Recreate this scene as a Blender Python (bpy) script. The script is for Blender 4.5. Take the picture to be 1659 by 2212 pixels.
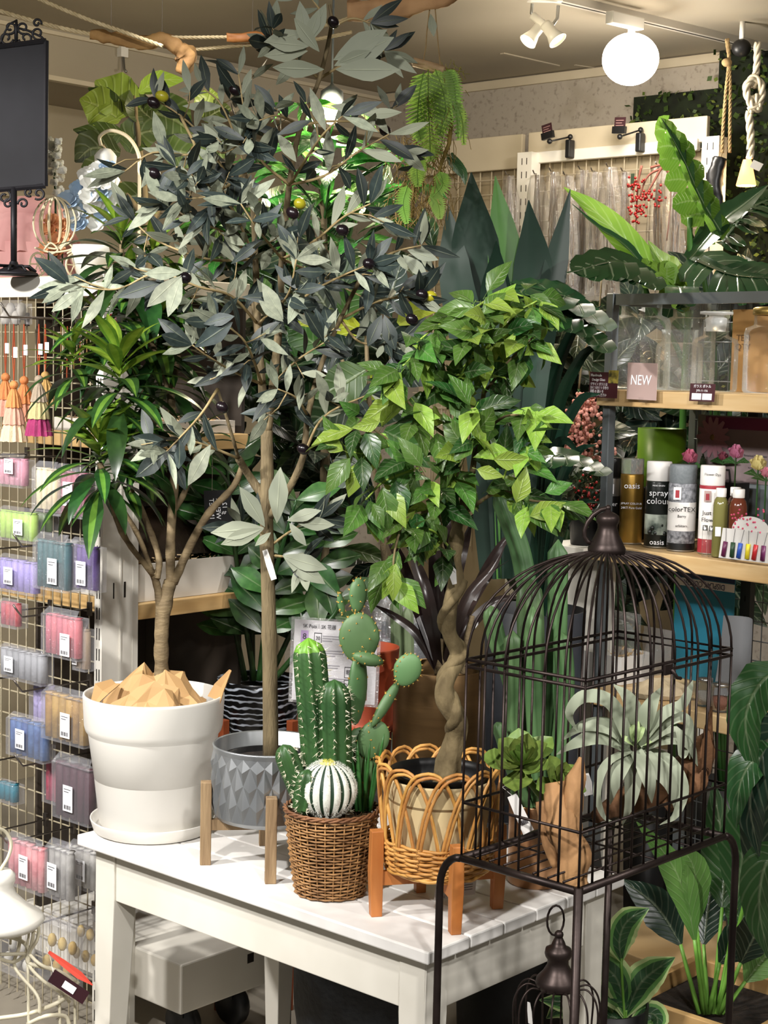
import bpy, math, random
from mathutils import Vector, Matrix, Euler, noise
for o in list(bpy.data.objects): bpy.data.objects.remove(o)
scene = bpy.context.scene
COL = scene.collection
# ---------------------------------------------------------------- camera
FPX, IW, IH = 3500.0, 1659.0, 2212.0
EYE = Vector((0, 0, 1.55))
PITCH, ROLL = math.radians(5.28), math.radians(1.28)
_fw = Vector((0, math.cos(PITCH), -math.sin(PITCH)))
_up0 = Vector((0, math.sin(PITCH), math.cos(PITCH)))
_rt = Vector((1, 0, 0)) * math.cos(ROLL) + _up0 * math.sin(ROLL)
_up = -Vector((1, 0, 0)) * math.sin(ROLL) + _up0 * math.cos(ROLL)
cam_d = bpy.data.cameras.new('camera'); cam = bpy.data.objects.new('camera', cam_d); COL.objects.link(cam)
cam_d.sensor_fit = 'VERTICAL'; cam_d.sensor_height = 36; cam_d.lens = FPX / IH * 36; cam_d.clip_start = .05
m3 = Matrix((_rt, _up, -_fw)).transposed()
cam.matrix_world = Matrix.Translation(EYE) @ m3.to_4x4()
scene.camera = cam
scene.view_settings.view_transform = 'Standard'; scene.view_settings.look = 'None'
scene.view_settings.gamma = 1; scene.view_settings.use_curve_mapping = False
scene.view_settings.exposure = .85
# ---------------------------------------------------------------- world and shop lights
wd = bpy.data.worlds.new('world'); scene.world = wd; wd.use_nodes = True
wd.node_tree.nodes['Background'].inputs[0].default_value = (1.0, .97, .93, 1)
wd.node_tree.nodes['Background'].inputs[1].default_value = .13
def spot(loc, aim, power, size=60, blend=.5, col=(1, .965, .925), r=.06):
    d = bpy.data.lights.new('track_spot', 'SPOT'); o = bpy.data.objects.new('track_spot', d); COL.objects.link(o)
    d.energy = power; d.spot_size = math.radians(size); d.spot_blend = blend; d.color = col; d.shadow_soft_size = r
    o.location = loc; o.rotation_euler = (Vector(aim) - Vector(loc)).to_track_quat('-Z', 'Y').to_euler()
    return o
def lamp(loc, power, col=(1, .9, .75), r=.05):
    d = bpy.data.lights.new('bulb_light', 'POINT'); o = bpy.data.objects.new('bulb_light', d); COL.objects.link(o)
    d.energy = power; d.color = col; d.shadow_soft_size = r; o.location = loc
    return o
spot((-1.15, .75, 2.52), (-.15, 2.75, .85), 185, 50)         # track spots over the aisle behind the camera
spot((.55, .45, 2.52), (.2, 2.7, 1.0), 85, 55)
spot((-.45, .55, 2.5), (-.25, 3.1, 2.0), 75, 48)
spot((-2.05, 2.1, 2.52), (-.75, 3.6, 1.1), 190, 60)
spot((2.1, 2.4, 2.52), (.95, 4.1, 1.35), 130, 55)
spot((1.9, 1.2, 2.52), (.9, 3.4, .3), 80, 55)
spot((-.55, 3.35, 2.52), (-.1, 3.85, 1.3), 40, 60)
# ---------------------------------------------------------------- placing by sight lines
def ray(px, py):
    return (_fw + _rt * ((px - IW / 2) / FPX) - _up * ((py - IH / 2) / FPX))
def V(px, py, d):
    r = ray(px, py); return EYE + r * (d / r.y)
def onplane(px, py, p, n):
    r = ray(px, py); return EYE + r * ((p - EYE).dot(n) / r.dot(n))
def GP(px, py, z): return onplane(px, py, Vector((0, 0, z)), Vector((0, 0, 1)))
def PX(p):
    q = Vector(p) - EYE; d = q.dot(_fw); return IW / 2 + FPX * q.dot(_rt) / d, IH / 2 - FPX * q.dot(_up) / d
def ms(d): return d / FPX                                   # metres per pixel at depth d
YAW = .73
R = Vector((math.sin(YAW), math.cos(YAW), 0)); L = Vector((-math.cos(YAW), math.sin(YAW), 0)); UP = Vector((0, 0, 1))
def rot_yaw(a): return Matrix.Rotation(a, 3, 'Z')
# ---------------------------------------------------------------- materials
def lin(h):
    h = h.lstrip('#'); c = [int(h[i:i + 2], 16) / 255 for i in (0, 2, 4)]
    return tuple(x / 12.92 if x <= .04045 else ((x + .055) / 1.055) ** 2.4 for x in c) + (1,)
MATS = {}
def pm(name, c1, c2=None, rough=.55, metal=0., scale=6., stretch=(1, 1, 1), bump=0., bscale=None, spec=.5, trans=0., tl=0., rand=0.,
       detail=3., wave=False, ior=1.45, emit=0., lo=.35, hi=.65, sheen=0., alpha=1., vein=None, band=None):
    if name in MATS: return MATS[name]
    m = bpy.data.materials.new(name); m.use_nodes = True; nt = m.node_tree; N = nt.nodes; K = nt.links
    b = N['Principled BSDF']; out = N['Material Output']
    tc = N.new('ShaderNodeTexCoord'); mp = N.new('ShaderNodeMapping'); mp.inputs['Scale'].default_value = stretch
    K.new(tc.outputs['Object'], mp.inputs['Vector'])
    if wave:
        tx = N.new('ShaderNodeTexWave'); tx.inputs['Scale'].default_value = scale; tx.inputs['Distortion'].default_value = 6; tx.inputs['Detail'].default_value = detail; tx.inputs['Detail Scale'].default_value = 1.5
        if band: tx.bands_direction = band
    else:
        tx = N.new('ShaderNodeTexNoise'); tx.inputs['Scale'].default_value = scale; tx.inputs['Detail'].default_value = detail
    K.new(mp.outputs[0], tx.inputs['Vector'])
    rp = N.new('ShaderNodeValToRGB'); rp.color_ramp.elements[0].position = lo; rp.color_ramp.elements[1].position = hi
    rp.color_ramp.elements[0].color = lin(c1); rp.color_ramp.elements[1].color = lin(c2 or c1)
    K.new(tx.outputs['Fac'], rp.inputs[0]); cs = rp.outputs[0]
    if rand:
        oi = N.new('ShaderNodeObjectInfo'); hs = N.new('ShaderNodeHueSaturation')
        mr = N.new('ShaderNodeMapRange'); mr.inputs[3].default_value = 1 - rand; mr.inputs[4].default_value = 1 + rand
        mh = N.new('ShaderNodeMapRange'); mh.inputs[3].default_value = .5 - rand * .06; mh.inputs[4].default_value = .5 + rand * .06
        K.new(oi.outputs['Random'], mr.inputs[0]); K.new(oi.outputs['Random'], mh.inputs[0])
        K.new(mr.outputs[0], hs.inputs['Value']); K.new(mh.outputs[0], hs.inputs['Hue']); K.new(cs, hs.inputs['Color']); cs = hs.outputs[0]
    vh = None
    if vein is not None:
        def mth(op, x, y=None):
            n = N.new('ShaderNodeMath'); n.operation = op
            for i, q in enumerate((x, y)):
                if q is None: continue
                if isinstance(q, (int, float)): n.inputs[i].default_value = q
                else: K.new(q, n.inputs[i])
            return n.outputs[0]
        uvn = N.new('ShaderNodeUVMap'); sx = N.new('ShaderNodeSeparateXYZ'); K.new(uvn.outputs[0], sx.inputs[0])
        a_ = mth('ABSOLUTE', mth('SUBTRACT', sx.outputs[0], .5))
        mid = N.new('ShaderNodeMapRange'); mid.inputs[1].default_value = .015; mid.inputs[2].default_value = .05; mid.inputs[3].default_value = 1; mid.inputs[4].default_value = 0; K.new(a_, mid.inputs[0])
        vh = mid.outputs[0]
        if vein:
            w_ = mth('SINE', mth('MULTIPLY', mth('SUBTRACT', sx.outputs[1], mth('MULTIPLY', a_, .45)), vein * 6.283)); w2 = mth('MAXIMUM', mth('SUBTRACT', w_, .55), 0.)
            vh = mth('ADD', mid.outputs[0], w2)
        mxv = N.new('ShaderNodeMix'); mxv.data_type = 'RGBA'; mxv.blend_type = 'SCREEN'; fv = mth('MULTIPLY', vh, .16); K.new(fv, mxv.inputs[0]); K.new(cs, mxv.inputs[6]); mxv.inputs[7].default_value = (.5, .55, .35, 1); cs = mxv.outputs[2]
        vb = N.new('ShaderNodeBump'); vb.inputs['Strength'].default_value = .45; vb.inputs['Distance'].default_value = .003; K.new(vh, vb.inputs['Height']); K.new(vb.outputs[0], b.inputs['Normal'])
    K.new(cs, b.inputs['Base Color'])
    b.inputs['Roughness'].default_value = rough; b.inputs['Metallic'].default_value = metal; b.inputs['IOR'].default_value = ior
    b.inputs['Specular IOR Level'].default_value = spec; b.inputs['Transmission Weight'].default_value = trans; b.inputs['Alpha'].default_value = alpha
    if sheen: b.inputs['Sheen Weight'].default_value = sheen
    if emit: K.new(cs, b.inputs['Emission Color']); b.inputs['Emission Strength'].default_value = emit
    if bump:
        bt = N.new('ShaderNodeTexNoise'); bt.inputs['Scale'].default_value = bscale or scale * 4; bt.inputs['Detail'].default_value = 4
        K.new(mp.outputs[0], bt.inputs['Vector'])
        bn = N.new('ShaderNodeBump'); bn.inputs['Strength'].default_value = bump; bn.inputs['Distance'].default_value = .004
        K.new(bt.outputs['Fac'], bn.inputs['Height']); K.new(bn.outputs[0], b.inputs['Normal'])
    if tl:
        t = N.new('ShaderNodeBsdfTranslucent'); K.new(cs, t.inputs['Color']); mx = N.new('ShaderNodeMixShader'); mx.inputs[0].default_value = tl
        K.new(b.outputs[0], mx.inputs[1]); K.new(t.outputs[0], mx.inputs[2]); K.new(mx.outputs[0], out.inputs['Surface'])
    MATS[name] = m; return m
def film(name, tint, fac=.25, rough=.15, edge=0., dif=.5):
    """thin clear plastic film: mostly see-through with a glossy coat"""
    if name in MATS: return MATS[name]
    m = bpy.data.materials.new(name); m.use_nodes = True; nt = m.node_tree; N = nt.nodes; K = nt.links
    N.remove(N['Principled BSDF']); out = N['Material Output']
    t = N.new('ShaderNodeBsdfTransparent'); g = N.new('ShaderNodeBsdfGlossy'); d = N.new('ShaderNodeBsdfDiffuse')
    t.inputs[0].default_value = (.97, .97, .97, 1); g.inputs['Roughness'].default_value = rough; d.inputs[0].default_value = lin(tint)
    n = N.new('ShaderNodeTexNoise'); n.inputs['Scale'].default_value = 30; n.inputs['Distortion'].default_value = 1
    bn = N.new('ShaderNodeBump'); bn.inputs['Strength'].default_value = .5; bn.inputs['Distance'].default_value = .01
    K.new(n.outputs['Fac'], bn.inputs['Height']); K.new(bn.outputs[0], g.inputs['Normal'])
    a = N.new('ShaderNodeMixShader'); a.inputs[0].default_value = dif; K.new(g.outputs[0], a.inputs[1]); K.new(d.outputs[0], a.inputs[2])
    x = N.new('ShaderNodeMixShader'); x.inputs[0].default_value = fac; K.new(t.outputs[0], x.inputs[1]); K.new(a.outputs[0], x.inputs[2])
    if edge:
        lw = N.new('ShaderNodeFresnel'); lw.inputs[0].default_value = 1.22; mr = N.new('ShaderNodeMapRange'); mr.inputs[3].default_value = fac; mr.inputs[4].default_value = edge; K.new(lw.outputs[0], mr.inputs[0]); K.new(mr.outputs[0], x.inputs[0])
    K.new(x.outputs[0], out.inputs['Surface']); MATS[name] = m; return m
# ---------------------------------------------------------------- mesh builder
def frame(d, up=UP):
    d = Vector(d).normalized(); s = d.cross(up)
    if s.length < 1e-4: s = d.cross(Vector((1, 0, 0)))
    s.normalize(); return s, d, s.cross(d).normalized()        # x, y(dir), z(normal)
WL = {}
def wloc(o): return WL.get(o.name, Vector((0, 0, 0))) if o else Vector((0, 0, 0))
class MB:
    def __init__(s): s.v = []; s.f = []; s.mi = []; s.cur = 0; s.uv = {}
    def face(s, *i): s.f.append(tuple(i)); s.mi.append(s.cur)
    def quadbox(s, o, a, b, c):
        n = len(s.v); o = Vector(o)
        for k in (0, 1):
            for p in (o, o + a, o + a + b, o + b): s.v.append(p + c * k)
        for q in ((3, 2, 1, 0), (4, 5, 6, 7), (0, 1, 5, 4), (1, 2, 6, 5), (2, 3, 7, 6), (3, 0, 4, 7)): s.face(*[n + i for i in q])
        return s
    def box(s, c, sx, sy, sz, ax=None, ay=None, az=None):
        ax = (ax or Vector((1, 0, 0))).normalized(); ay = (ay or Vector((0, 1, 0))).normalized(); az = (az or UP).normalized()
        return s.quadbox(Vector(c) - ax * sx / 2 - ay * sy / 2 - az * sz / 2, ax * sx, ay * sy, az * sz)
    def tube(s, pts, r, n=6, closed=False, caps=True):
        pts = [Vector(p) for p in pts]; k = len(pts)
        if not hasattr(r, '__len__'): r = [r] * k
        base = len(s.v); prev = None
        for i, p in enumerate(pts):
            if closed: t = pts[(i + 1) % k] - pts[i - 1]
            else: t = pts[min(i + 1, k - 1)] - pts[max(i - 1, 0)]
            if t.length < 1e-9: t = UP.copy()
            t.normalize()
            if prev is None: x = t.cross(UP if abs(t.z) < .95 else Vector((1, 0, 0)))
            else: x = prev - t * prev.dot(t)
            x.normalize(); prev = x; y = t.cross(x)
            for j in range(n):
                a = 2 * math.pi * j / n; s.v.append(p + x * (math.cos(a) * r[i]) + y * (math.sin(a) * r[i]))
        for i in range(k if closed else k - 1):
            a, b = base + i * n, base + ((i + 1) % k) * n
            for j in range(n): s.face(a + j, a + (j + 1) % n, b + (j + 1) % n, b + j)
        if caps and not closed:
            s.face(*[base + j for j in range(n)][::-1]); s.face(*[base + (k - 1) * n + j for j in range(n)])
        return s
    def lathe(s, prof, c, n=24, ax=None, sx=1., sy=1., tilt=None, cap=False):
        base = len(s.v); c = Vector(c); M = tilt or Matrix.Identity(3)
        for (r, z) in prof:
            for j in range(n):
                a = 2 * math.pi * j / n; s.v.append(c + M @ Vector((math.cos(a) * r * sx, math.sin(a) * r * sy, z)))
        for i in range(len(prof) - 1):
            a, b = base + i * n, base + (i + 1) * n
            for j in range(n): s.face(a + j, a + (j + 1) % n, b + (j + 1) % n, b + j)
        if cap:
            s.face(*[base + j for j in range(n)][::-1]); s.face(*[base + (len(prof) - 1) * n + j for j in range(n)])
        return s
    def ball(s, c, r, seg=10, ring=6, sc=(1, 1, 1), tilt=None):
        return s.lathe([(max(1e-4, math.sin(math.pi * i / ring)) * r, -math.cos(math.pi * i / ring) * r * sc[2]) for i in range(ring + 1)], c, seg, sx=sc[0], sy=sc[1], tilt=tilt)
    def blade(s, pts, ws, nrm=None, fold=.15, nw=4, cup=0., thick=0., wavy=0., ph=0., m_under=None, cols=None):
        """leaf blade: midrib points, half widths, facing normal; fold = V along the midrib"""
        pts = [Vector(p) for p in pts]; k = len(pts)
        nrm = Vector(nrm) if nrm is not None else UP
        def layer(off, flip):
            base = len(s.v)
            for i, p in enumerate(pts):
                t = (pts[min(i + 1, k - 1)] - pts[max(i - 1, 0)]).normalized()
                x = t.cross(nrm)
                if x.length < 1e-4: x = t.cross(Vector((1, 0, 0)))
                x.normalize(); z = x.cross(t)
                for j in range(nw + 1):
                    q = 2 * j / nw - 1
                    h = ws[i] * (abs(q) * fold + cup * q * q) + (wavy * ws[i] * math.sin(i * 1.9 + ph + (0 if q > 0 else 2)) * q * q if wavy else 0)
                    s.uv[len(s.v)] = (j / nw, i / (k - 1)); s.v.append(p + x * (q * ws[i]) + z * (h + off))
            w = nw + 1
            for i in range(k - 1):
                for j in range(nw):
                    a = base + i * w + j
                    if cols and not flip: s.cur = cols[j]
                    s.face(*((a, a + 1, a + w + 1, a + w) if not flip else (a, a + w, a + w + 1, a + 1)))
        layer(0, False)
        if thick:
            o = s.cur
            if m_under is not None: s.cur = m_under
            layer(-thick, True); s.cur = o
        return s
    def mesh(s, name, off, mats, smooth):
        me = bpy.data.meshes.new(name); me.from_pydata([tuple(p - off) for p in s.v], [], s.f)
        for m in (mats if isinstance(mats, (list, tuple)) else [mats]): me.materials.append(m)
        if any(s.mi): me.polygons.foreach_set('material_index', s.mi)
        if smooth: me.polygons.foreach_set('use_smooth', [True] * len(s.f))
        if s.uv:
            ul = me.uv_layers.new(name='UVMap'); fl = []
            for q in s.f:
                for i in q: fl += s.uv.get(i, (0, 0))
            ul.data.foreach_set('uv', fl)
        me.update(); return me
    def build(s, name, mats, parent=None, smooth=False, label=None, cat=None, group=None, kind=None, bevel=0.):
        if parent is None:
            xs = [p.x for p in s.v]; ys = [p.y for p in s.v]; zs = [p.z for p in s.v]
            off = Vector(((min(xs) + max(xs)) / 2, (min(ys) + max(ys)) / 2, min(zs)))
        else: off = wloc(parent)
        o = bpy.data.objects.new(name, s.mesh(name, off, mats, smooth)); COL.objects.link(o)
        if parent is None: o.location = off
        else: o.parent = parent
        WL[o.name] = off.copy()
        if bevel:
            bv = o.modifiers.new('bevel', 'BEVEL'); bv.width = bevel; bv.segments = 2; bv.limit_method = 'ANGLE'
        setp(o, label, cat, group, kind); return o
def setp(o, label=None, cat=None, group=None, kind=None):
    if label: o['label'] = label
    if cat: o['category'] = cat
    if group: o['group'] = group
    if kind: o['kind'] = kind
    return o
def thing(name, label, cat, loc, group=None):
    o = bpy.data.objects.new(name, None); COL.objects.link(o); o.location = loc; o.empty_display_size = .05
    WL[o.name] = Vector(loc); return setp(o, label, cat, group)
def struct(name, mb, mats, parent=None, smooth=False, label=None, bevel=0.):
    return mb.build(name, mats, parent, smooth, label, None, None, None if parent else 'structure', bevel)
def inst(name, me, M, parent):
    o = bpy.data.objects.new(name, me); COL.objects.link(o); o.parent = parent
    o.matrix_basis = Matrix.Translation(-wloc(parent)) @ M; return o
TEXTS = []
def text(body, name, mat, parent, p, xdir, ydir, h, align='CENTER', shear=0., sx=1., lift=.0008):
    c = bpy.data.curves.new(name, 'FONT'); c.body = body; c.size = h; c.align_x = align; c.align_y = 'CENTER'; c.shear = shear; c.extrude = .0002
    c.resolution_u = 2
    c.materials.append(mat); o = bpy.data.objects.new(name, c); COL.objects.link(o)
    x = Vector(xdir).normalized(); y = Vector(ydir); y = (y - x * y.dot(x)).normalized(); z = x.cross(y)
    M = Matrix((x * sx, y, z)).transposed().to_4x4(); M.translation = Vector(p) + z * lift - wloc(parent)
    o.parent = parent; o.matrix_basis = M; TEXTS.append(o); return o
def spline(ctrl, n=8):
    """Catmull-Rom through control points"""
    P = [Vector(c) for c in ctrl]; P = [P[0] * 2 - P[1]] + P + [P[-1] * 2 - P[-2]]; out = []
    for i in range(1, len(P) - 2):
        for k in range(n):
            t = k / n; a, b, c, d = P[i - 1:i + 3]
            out.append(.5 * ((2 * b) + (c - a) * t + (2 * a - 5 * b + 4 * c - d) * t * t + (3 * b - a - 3 * c + d) * t ** 3))
    out.append(P[-2]); return out
def lerp(a, b, t): return a + (b - a) * t
def interp(vals, n):
    out = []
    for i in range(n):
        x = i / (n - 1) * (len(vals) - 1); k = min(int(x), len(vals) - 2); out.append(lerp(vals[k], vals[k + 1], x - k))
    return out
rnd = random.Random(7)
def rv(a=1.): return Vector((rnd.uniform(-a, a), rnd.uniform(-a, a), rnd.uniform(-a, a)))
def vis_up(): return -_fw
# ---------------------------------------------------------------- unit leaves (length 1 along +Y, normal +Z), shared between copies
def unit_leaf(name, half, droop=0., fold=.2, n=7, nw=4, mats=None, under=None, tip=1.2, fat=.42, curl=0., wavy=0., stalk=0., cols=None):
    mb = MB(); pts = []; ws = []; a = 0; p = Vector((0, 0, 0))
    if stalk: pts.append(p.copy()); ws.append(half * .04)
    p = Vector((0, stalk, 0))
    for i in range(n + 1):
        t = i / n; pts.append(p.copy())
        w = (t / fat) ** .75 if t < fat else max(0, (1 - ((t - fat) / (1 - fat)) ** tip))
        ws.append(half * max(.02, w)); a += droop / n; p = p + Vector((0, math.cos(a), -math.sin(a))) * ((1 - stalk) / n)
    mb.blade(pts, ws, UP, fold, nw, curl, .006 if under is not None else 0., wavy, 0., 1 if under is not None else None, cols)
    return mb.mesh(name, Vector((0, 0, 0)), [mats, under] if under is not None else (mats if isinstance(mats, list) else [mats]), True)
def leafM(base, d, nrm, size, wsc=1.):
    y = Vector(d).normalized(); x = y.cross(Vector(nrm))
    if x.length < 1e-4: x = y.cross(Vector((1, 0, .3)))
    x.normalize(); z = x.cross(y)
    M = Matrix((x * size * wsc, y * size, z * size)).transposed().to_4x4(); M.translation = Vector(base); return M
class Leaves:
    """adds leaves to a plant: the first `cap` as parts of their own, the rest joined in one stuff part"""
    def __init__(s, plant, cap=290, name='leaf'): s.p = plant; s.n = 0; s.cap = cap; s.rest = {}; s.name = name
    def add(s, me, M):
        s.n += 1
        if s.n <= s.cap: return inst(s.name, me, M, s.p)
        s.rest.setdefault(me.name, (me, []))[1].append(M)
    def done(s):
        if not s.rest: return
        mb = MB(); mats = []; 
        for me, Ms in s.rest.values():
            o = len(mats); mats += list(me.materials)
            for M in Ms:
                b = len(mb.v); mb.v += [M @ v.co for v in me.vertices]
                if me.uv_layers:
                    ud = me.uv_layers[0].data
                    for lp in me.loops: mb.uv[b + lp.vertex_index] = tuple(ud[lp.index].uv)
                for q in me.polygons: mb.f.append(tuple(b + i for i in q.vertices)); mb.mi.append(o + q.material_index)
        mb.build('more_leaves', mats, s.p, True, kind='stuff')
# ================================================================= the room
def UV(u, v, z): return R * u + L * v + UP * z
uR = Vector((1.26, 5.33, 0)).dot(R); vL = Vector((-1.22, 5.17, 0)).dot(L); CEIL = 2.6
vW = vL + .5
def RW(px, py, off=0.): return onplane(px, py, R * (uR - off), R)
def LWp(px, py, off=0.): return onplane(px, py, L * (vL - off), L)
m_ceil = pm('ceiling_paint', '#a79d8a', '#9a907d', .8, scale=1.2)
m_conc = pm('speckled_concrete', '#8d8478', '#a69d90', .85, scale=60, lo=.30, hi=.45, bump=.5, bscale=40)
m_wallL = pm('left_wall_paint', '#a3977f', '#b0a48c', .8, scale=2)
m_floor = pm('floor_tile', '#8b8477', '#a29a8c', .45, scale=3, bump=.05)
m_white = pm('white_enamel', '#e6e2d8', '#d9d5ca', .4, scale=4)
m_cream = pm('cream_board', '#c6baa2', '#b9ad95', .6, scale=3)
m_black = pm('black_plastic', '#121213', '#1b1b1c', .4)
struct('floor', MB().quadbox(UV(-2.2, -3.2, -.1), R * (uR + 2.4), L * (vW + 3.4), UP * .1), m_floor)
struct('ceiling', MB().quadbox(UV(-2.2, -3.2, CEIL), R * (uR + 2.4), L * (vW + 3.4), UP * .1), m_ceil)
struct('wall_right', MB().quadbox(UV(uR, -3.2, 0), R * .1, L * (vW + 3.2), UP * CEIL), m_conc)
struct('wall_left', MB().quadbox(UV(-2.2, vW, 0), R * (uR + 2.2), L * .1, UP * CEIL), m_wallL)
struct('trim_1', MB().quadbox(UV(-2.2, vL, 2.44), R * (uR + 2.2), L * .5, UP * .16), m_ceil)         # dropped bulkhead
struct('trim_2', MB().quadbox(UV(-2.2, vL - .02, 2.425), R * (uR + 2.2), L * .03, UP * .015).quadbox(UV(-2.2, vL - .012, CEIL - .03), R * (uR + 2.2), L * .012, UP * .012), m_cream)
struct('trim_3', MB().quadbox(UV(uR - .015, -3.2, CEIL - .035), R * .015, L * (vL + 3.2), UP * .03), m_cream)
struct('trim_4', MB().quadbox(UV(-2.2, vW - .02, 2.10), R * (uR + 2.2), L * .02, UP * .02).quadbox(UV(-2.2, vW - .02, 1.9), R * (uR + 2.2), L * .02, UP * .012), m_cream)
# ceiling board joints seen as faint raised seams
a, b = GP(1080, 115, CEIL), GP(1200, 142, CEIL); t = (b - a).normalized()
sm = MB()
sm.quadbox(a, b - a, t.cross(UP) * .02, -UP * .004); c = GP(1240, 140, CEIL); d = GP(1310, 150, CEIL); sm.quadbox(c, d - c, (d - c).normalized().cross(UP) * .008, -UP * .003)
struct('trim_5', sm, m_ceil)
# ---- hedge panel on the right wall
m_hedge = pm('hedge_backing', '#0d1208', '#1a2410', .9, scale=20)
hl = [pm('hedge_leaf_dark', '#2f3f1a', '#425423', .6, tl=.15, rand=.4), pm('hedge_leaf_light', '#5a6a2c', '#7d8740', .6, tl=.15, rand=.4)]
hp = thing('hedge_panel', 'dark green artificial hedge covering the wall behind the knotted rope', 'hedge', RW(1500, 600, .02))
p0 = RW(1376, 212, .0); v0 = p0.dot(L); zt = p0.z
struct_top = zt + .10
hb = MB().quadbox(UV(uR - .02, v0 - 1.5, .9), R * .015, L * 1.5, UP * (zt - .9)); hb.quadbox(UV(uR - .02, v0 - 1.5, zt), R * .015, L * 1.17, UP * .12)
hb.build('backing', m_hedge, hp)
hm = MB()
for i in range(5200):
    v = v0 - rnd.random() * 1.5; z = .95 + rnd.random() * (zt + .11 - .95)
    if z > zt and v > v0 - .33: continue
    p = UV(uR - .03 - rnd.random() * .035, v, z); d = (rv() - R * .5).normalized(); s = rnd.uniform(.016, .028); x = d.cross(rv()).normalized() * s * .4
    n = len(hm.v); hm.v += [p, p + d * s * .5 + x, p + d * s, p + d * s * .5 - x]; hm.cur = rnd.random() > .72; hm.face(n, n + 1, n + 2, n + 3)
hm.build('hedge_leaves', hl, hp, kind='stuff')
# ---- white display rack in front of the right wall: header boards, slotted posts, rail, wire grid
OFF = .32
rk = thing('wall_rack', 'tall white slotted rack with header boards along the concrete wall', 'display rack', Vector(RW(1300, 600, OFF).to_tuple()[:2] + (0,)))
def rkbox(x0, x1, yt, yb, off, th, mat, name, px_ref=None):
    a = RW(x0, yt, off); b = RW(x1, yt, off); va, vb = a.dot(L), b.dot(L)
    xm = px_ref or (x0 + x1) / 2; t = RW(xm, yt, off).z; bt = RW(xm, yb, off).z
    return MB().quadbox(UV(uR - off, vb, bt), R * th, L * (va - vb), UP * (t - bt)).build(name, mat, rk, bevel=.003)
rkbox(1142, 1527, 268, 322, OFF, .02, m_cream, 'header_board')
rkbox(900, 1128, 300, 372, OFF, .02, m_cream, 'header_board')
rkbox(1120, 1505, 315, 340, OFF + .012, .025, m_white, 'rail')
m_slot = pm('slot_dark', '#17120e', '#241c15', .7)
def slotted(name, p, ax, ay, w, dpt, z0, z1, parent, cols=2, pitch=.03, mat=None, sl=.014, front=None):
    """upright: box with rows of narrow dark slots on its front face; p = front-left bottom corner, ax along the face, ay into depth"""
    o = MB().quadbox(p + UP * z0, ax * w, ay * dpt, UP * (z1 - z0)).build(name, mat or m_white, parent)
    s = MB(); z = z0 + .02
    while z < z1 - .03:
        for c in range(cols):
            q = p + ax * (w * (c + 1) / (cols + 1) - .0015) + UP * z - ay * .0006; s.quadbox(q, ax * .003, ay * .0008, UP * sl)
        z += pitch
    s.build('slots', m_slot, o, kind='stuff'); return o
for x, yt in ((1118, 330), (1517, 296)):
    p = RW(x, yt, OFF + .05); b = RW(x, yt, OFF + .05)
    slotted('slotted_post', Vector((p.x, p.y, 0)) , -L, R, .06, .05, 0, p.z, rk, pitch=.045, sl=.022)
# wire grid behind the hanging bundles and a back panel
g = MB(); va = RW(900, 380, OFF - .01).dot(L); vb = RW(1517, 380, OFF - .01).dot(L)
z1 = RW(1200, 345, OFF).z
for i in range(int((va - vb) / .05)): g.tube([UV(uR - OFF + .02, vb + i * .05, .9), UV(uR - OFF + .02, vb + i * .05, z1)], .0018, 4)
for i in range(20): g.tube([UV(uR - OFF + .017, vb, z1 - i * .05), UV(uR - OFF + .017, va, z1 - i * .05)], .0018, 4)
g.build('wire_grid', m_cream, rk)
MB().quadbox(UV(uR - OFF + .05, vb, .3), R * .015, L * (va - vb), UP * (z1 - .3)).build('back_panel', pm('rack_back', '#a89a80', '#9a8d74', .8), rk)
# ================================================================= white plank table
m_tab = pm('worn_white_paint', '#d9d6d2', '#eeece8', .5, scale=9, stretch=(1, 1, 1), bump=.12, bscale=30)
m_tabside = pm('white_table_side', '#d6d2c6', '#e2ded3', .5, scale=6, bump=.08)
m_joint = pm('dark_joint', '#4a4038', '#5e5348', .9)
TF = Vector((.0874, 2.53, 0)); TY = .726; TZ = .606
TR = Vector((math.sin(TY), math.cos(TY), 0)); TL = Vector((-math.cos(TY), math.sin(TY), 0)); TA, TB = .911, .570
def TP(r, l, z): return TF + TR * r + TL * l + UP * z
tb = thing('plank_table', 'white painted plank table with worn edges and tapered legs', 'table', TP(.28, .45, 0))
np_ = 6; edges = [0, .108, .2, .292, .384, .476, .57]
for i in range(np_):
    g0 = 0 if i == 0 else .0012; w = edges[i + 1] - edges[i] - g0 - (.0012 if i < np_ - 1 else 0)
    MB().quadbox(TP(edges[i] + g0, 0, TZ - .022), TR * w, TL * TA, UP * (.022 + (.0006 if i % 2 else 0))).build('plank', m_tab, tb, bevel=.003)
MB().quadbox(TP(.035, .035, TZ - .028), TR * (TB - .07), TL * (TA - .07), UP * .006).build('sub_top', m_joint, tb)
I = .03
for nm, o, a, c in (('apron', TP(I, I + .055, 0), TL * (TA - 2 * I - .11), TR * .02), ('apron', TP(TB - I - .02, I + .055, 0), TL * (TA - 2 * I - .11), TR * .02),
                    ('apron', TP(I + .055, I, 0), TR * (TB - 2 * I - .11), TL * .02), ('apron', TP(I + .055, TA - I - .02, 0), TR * (TB - 2 * I - .11), TL * .02)):
    MB().quadbox(o + UP * (TZ - .028 - .095), a, c, UP * .095).build(nm, m_tabside, tb, bevel=.002)
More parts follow.
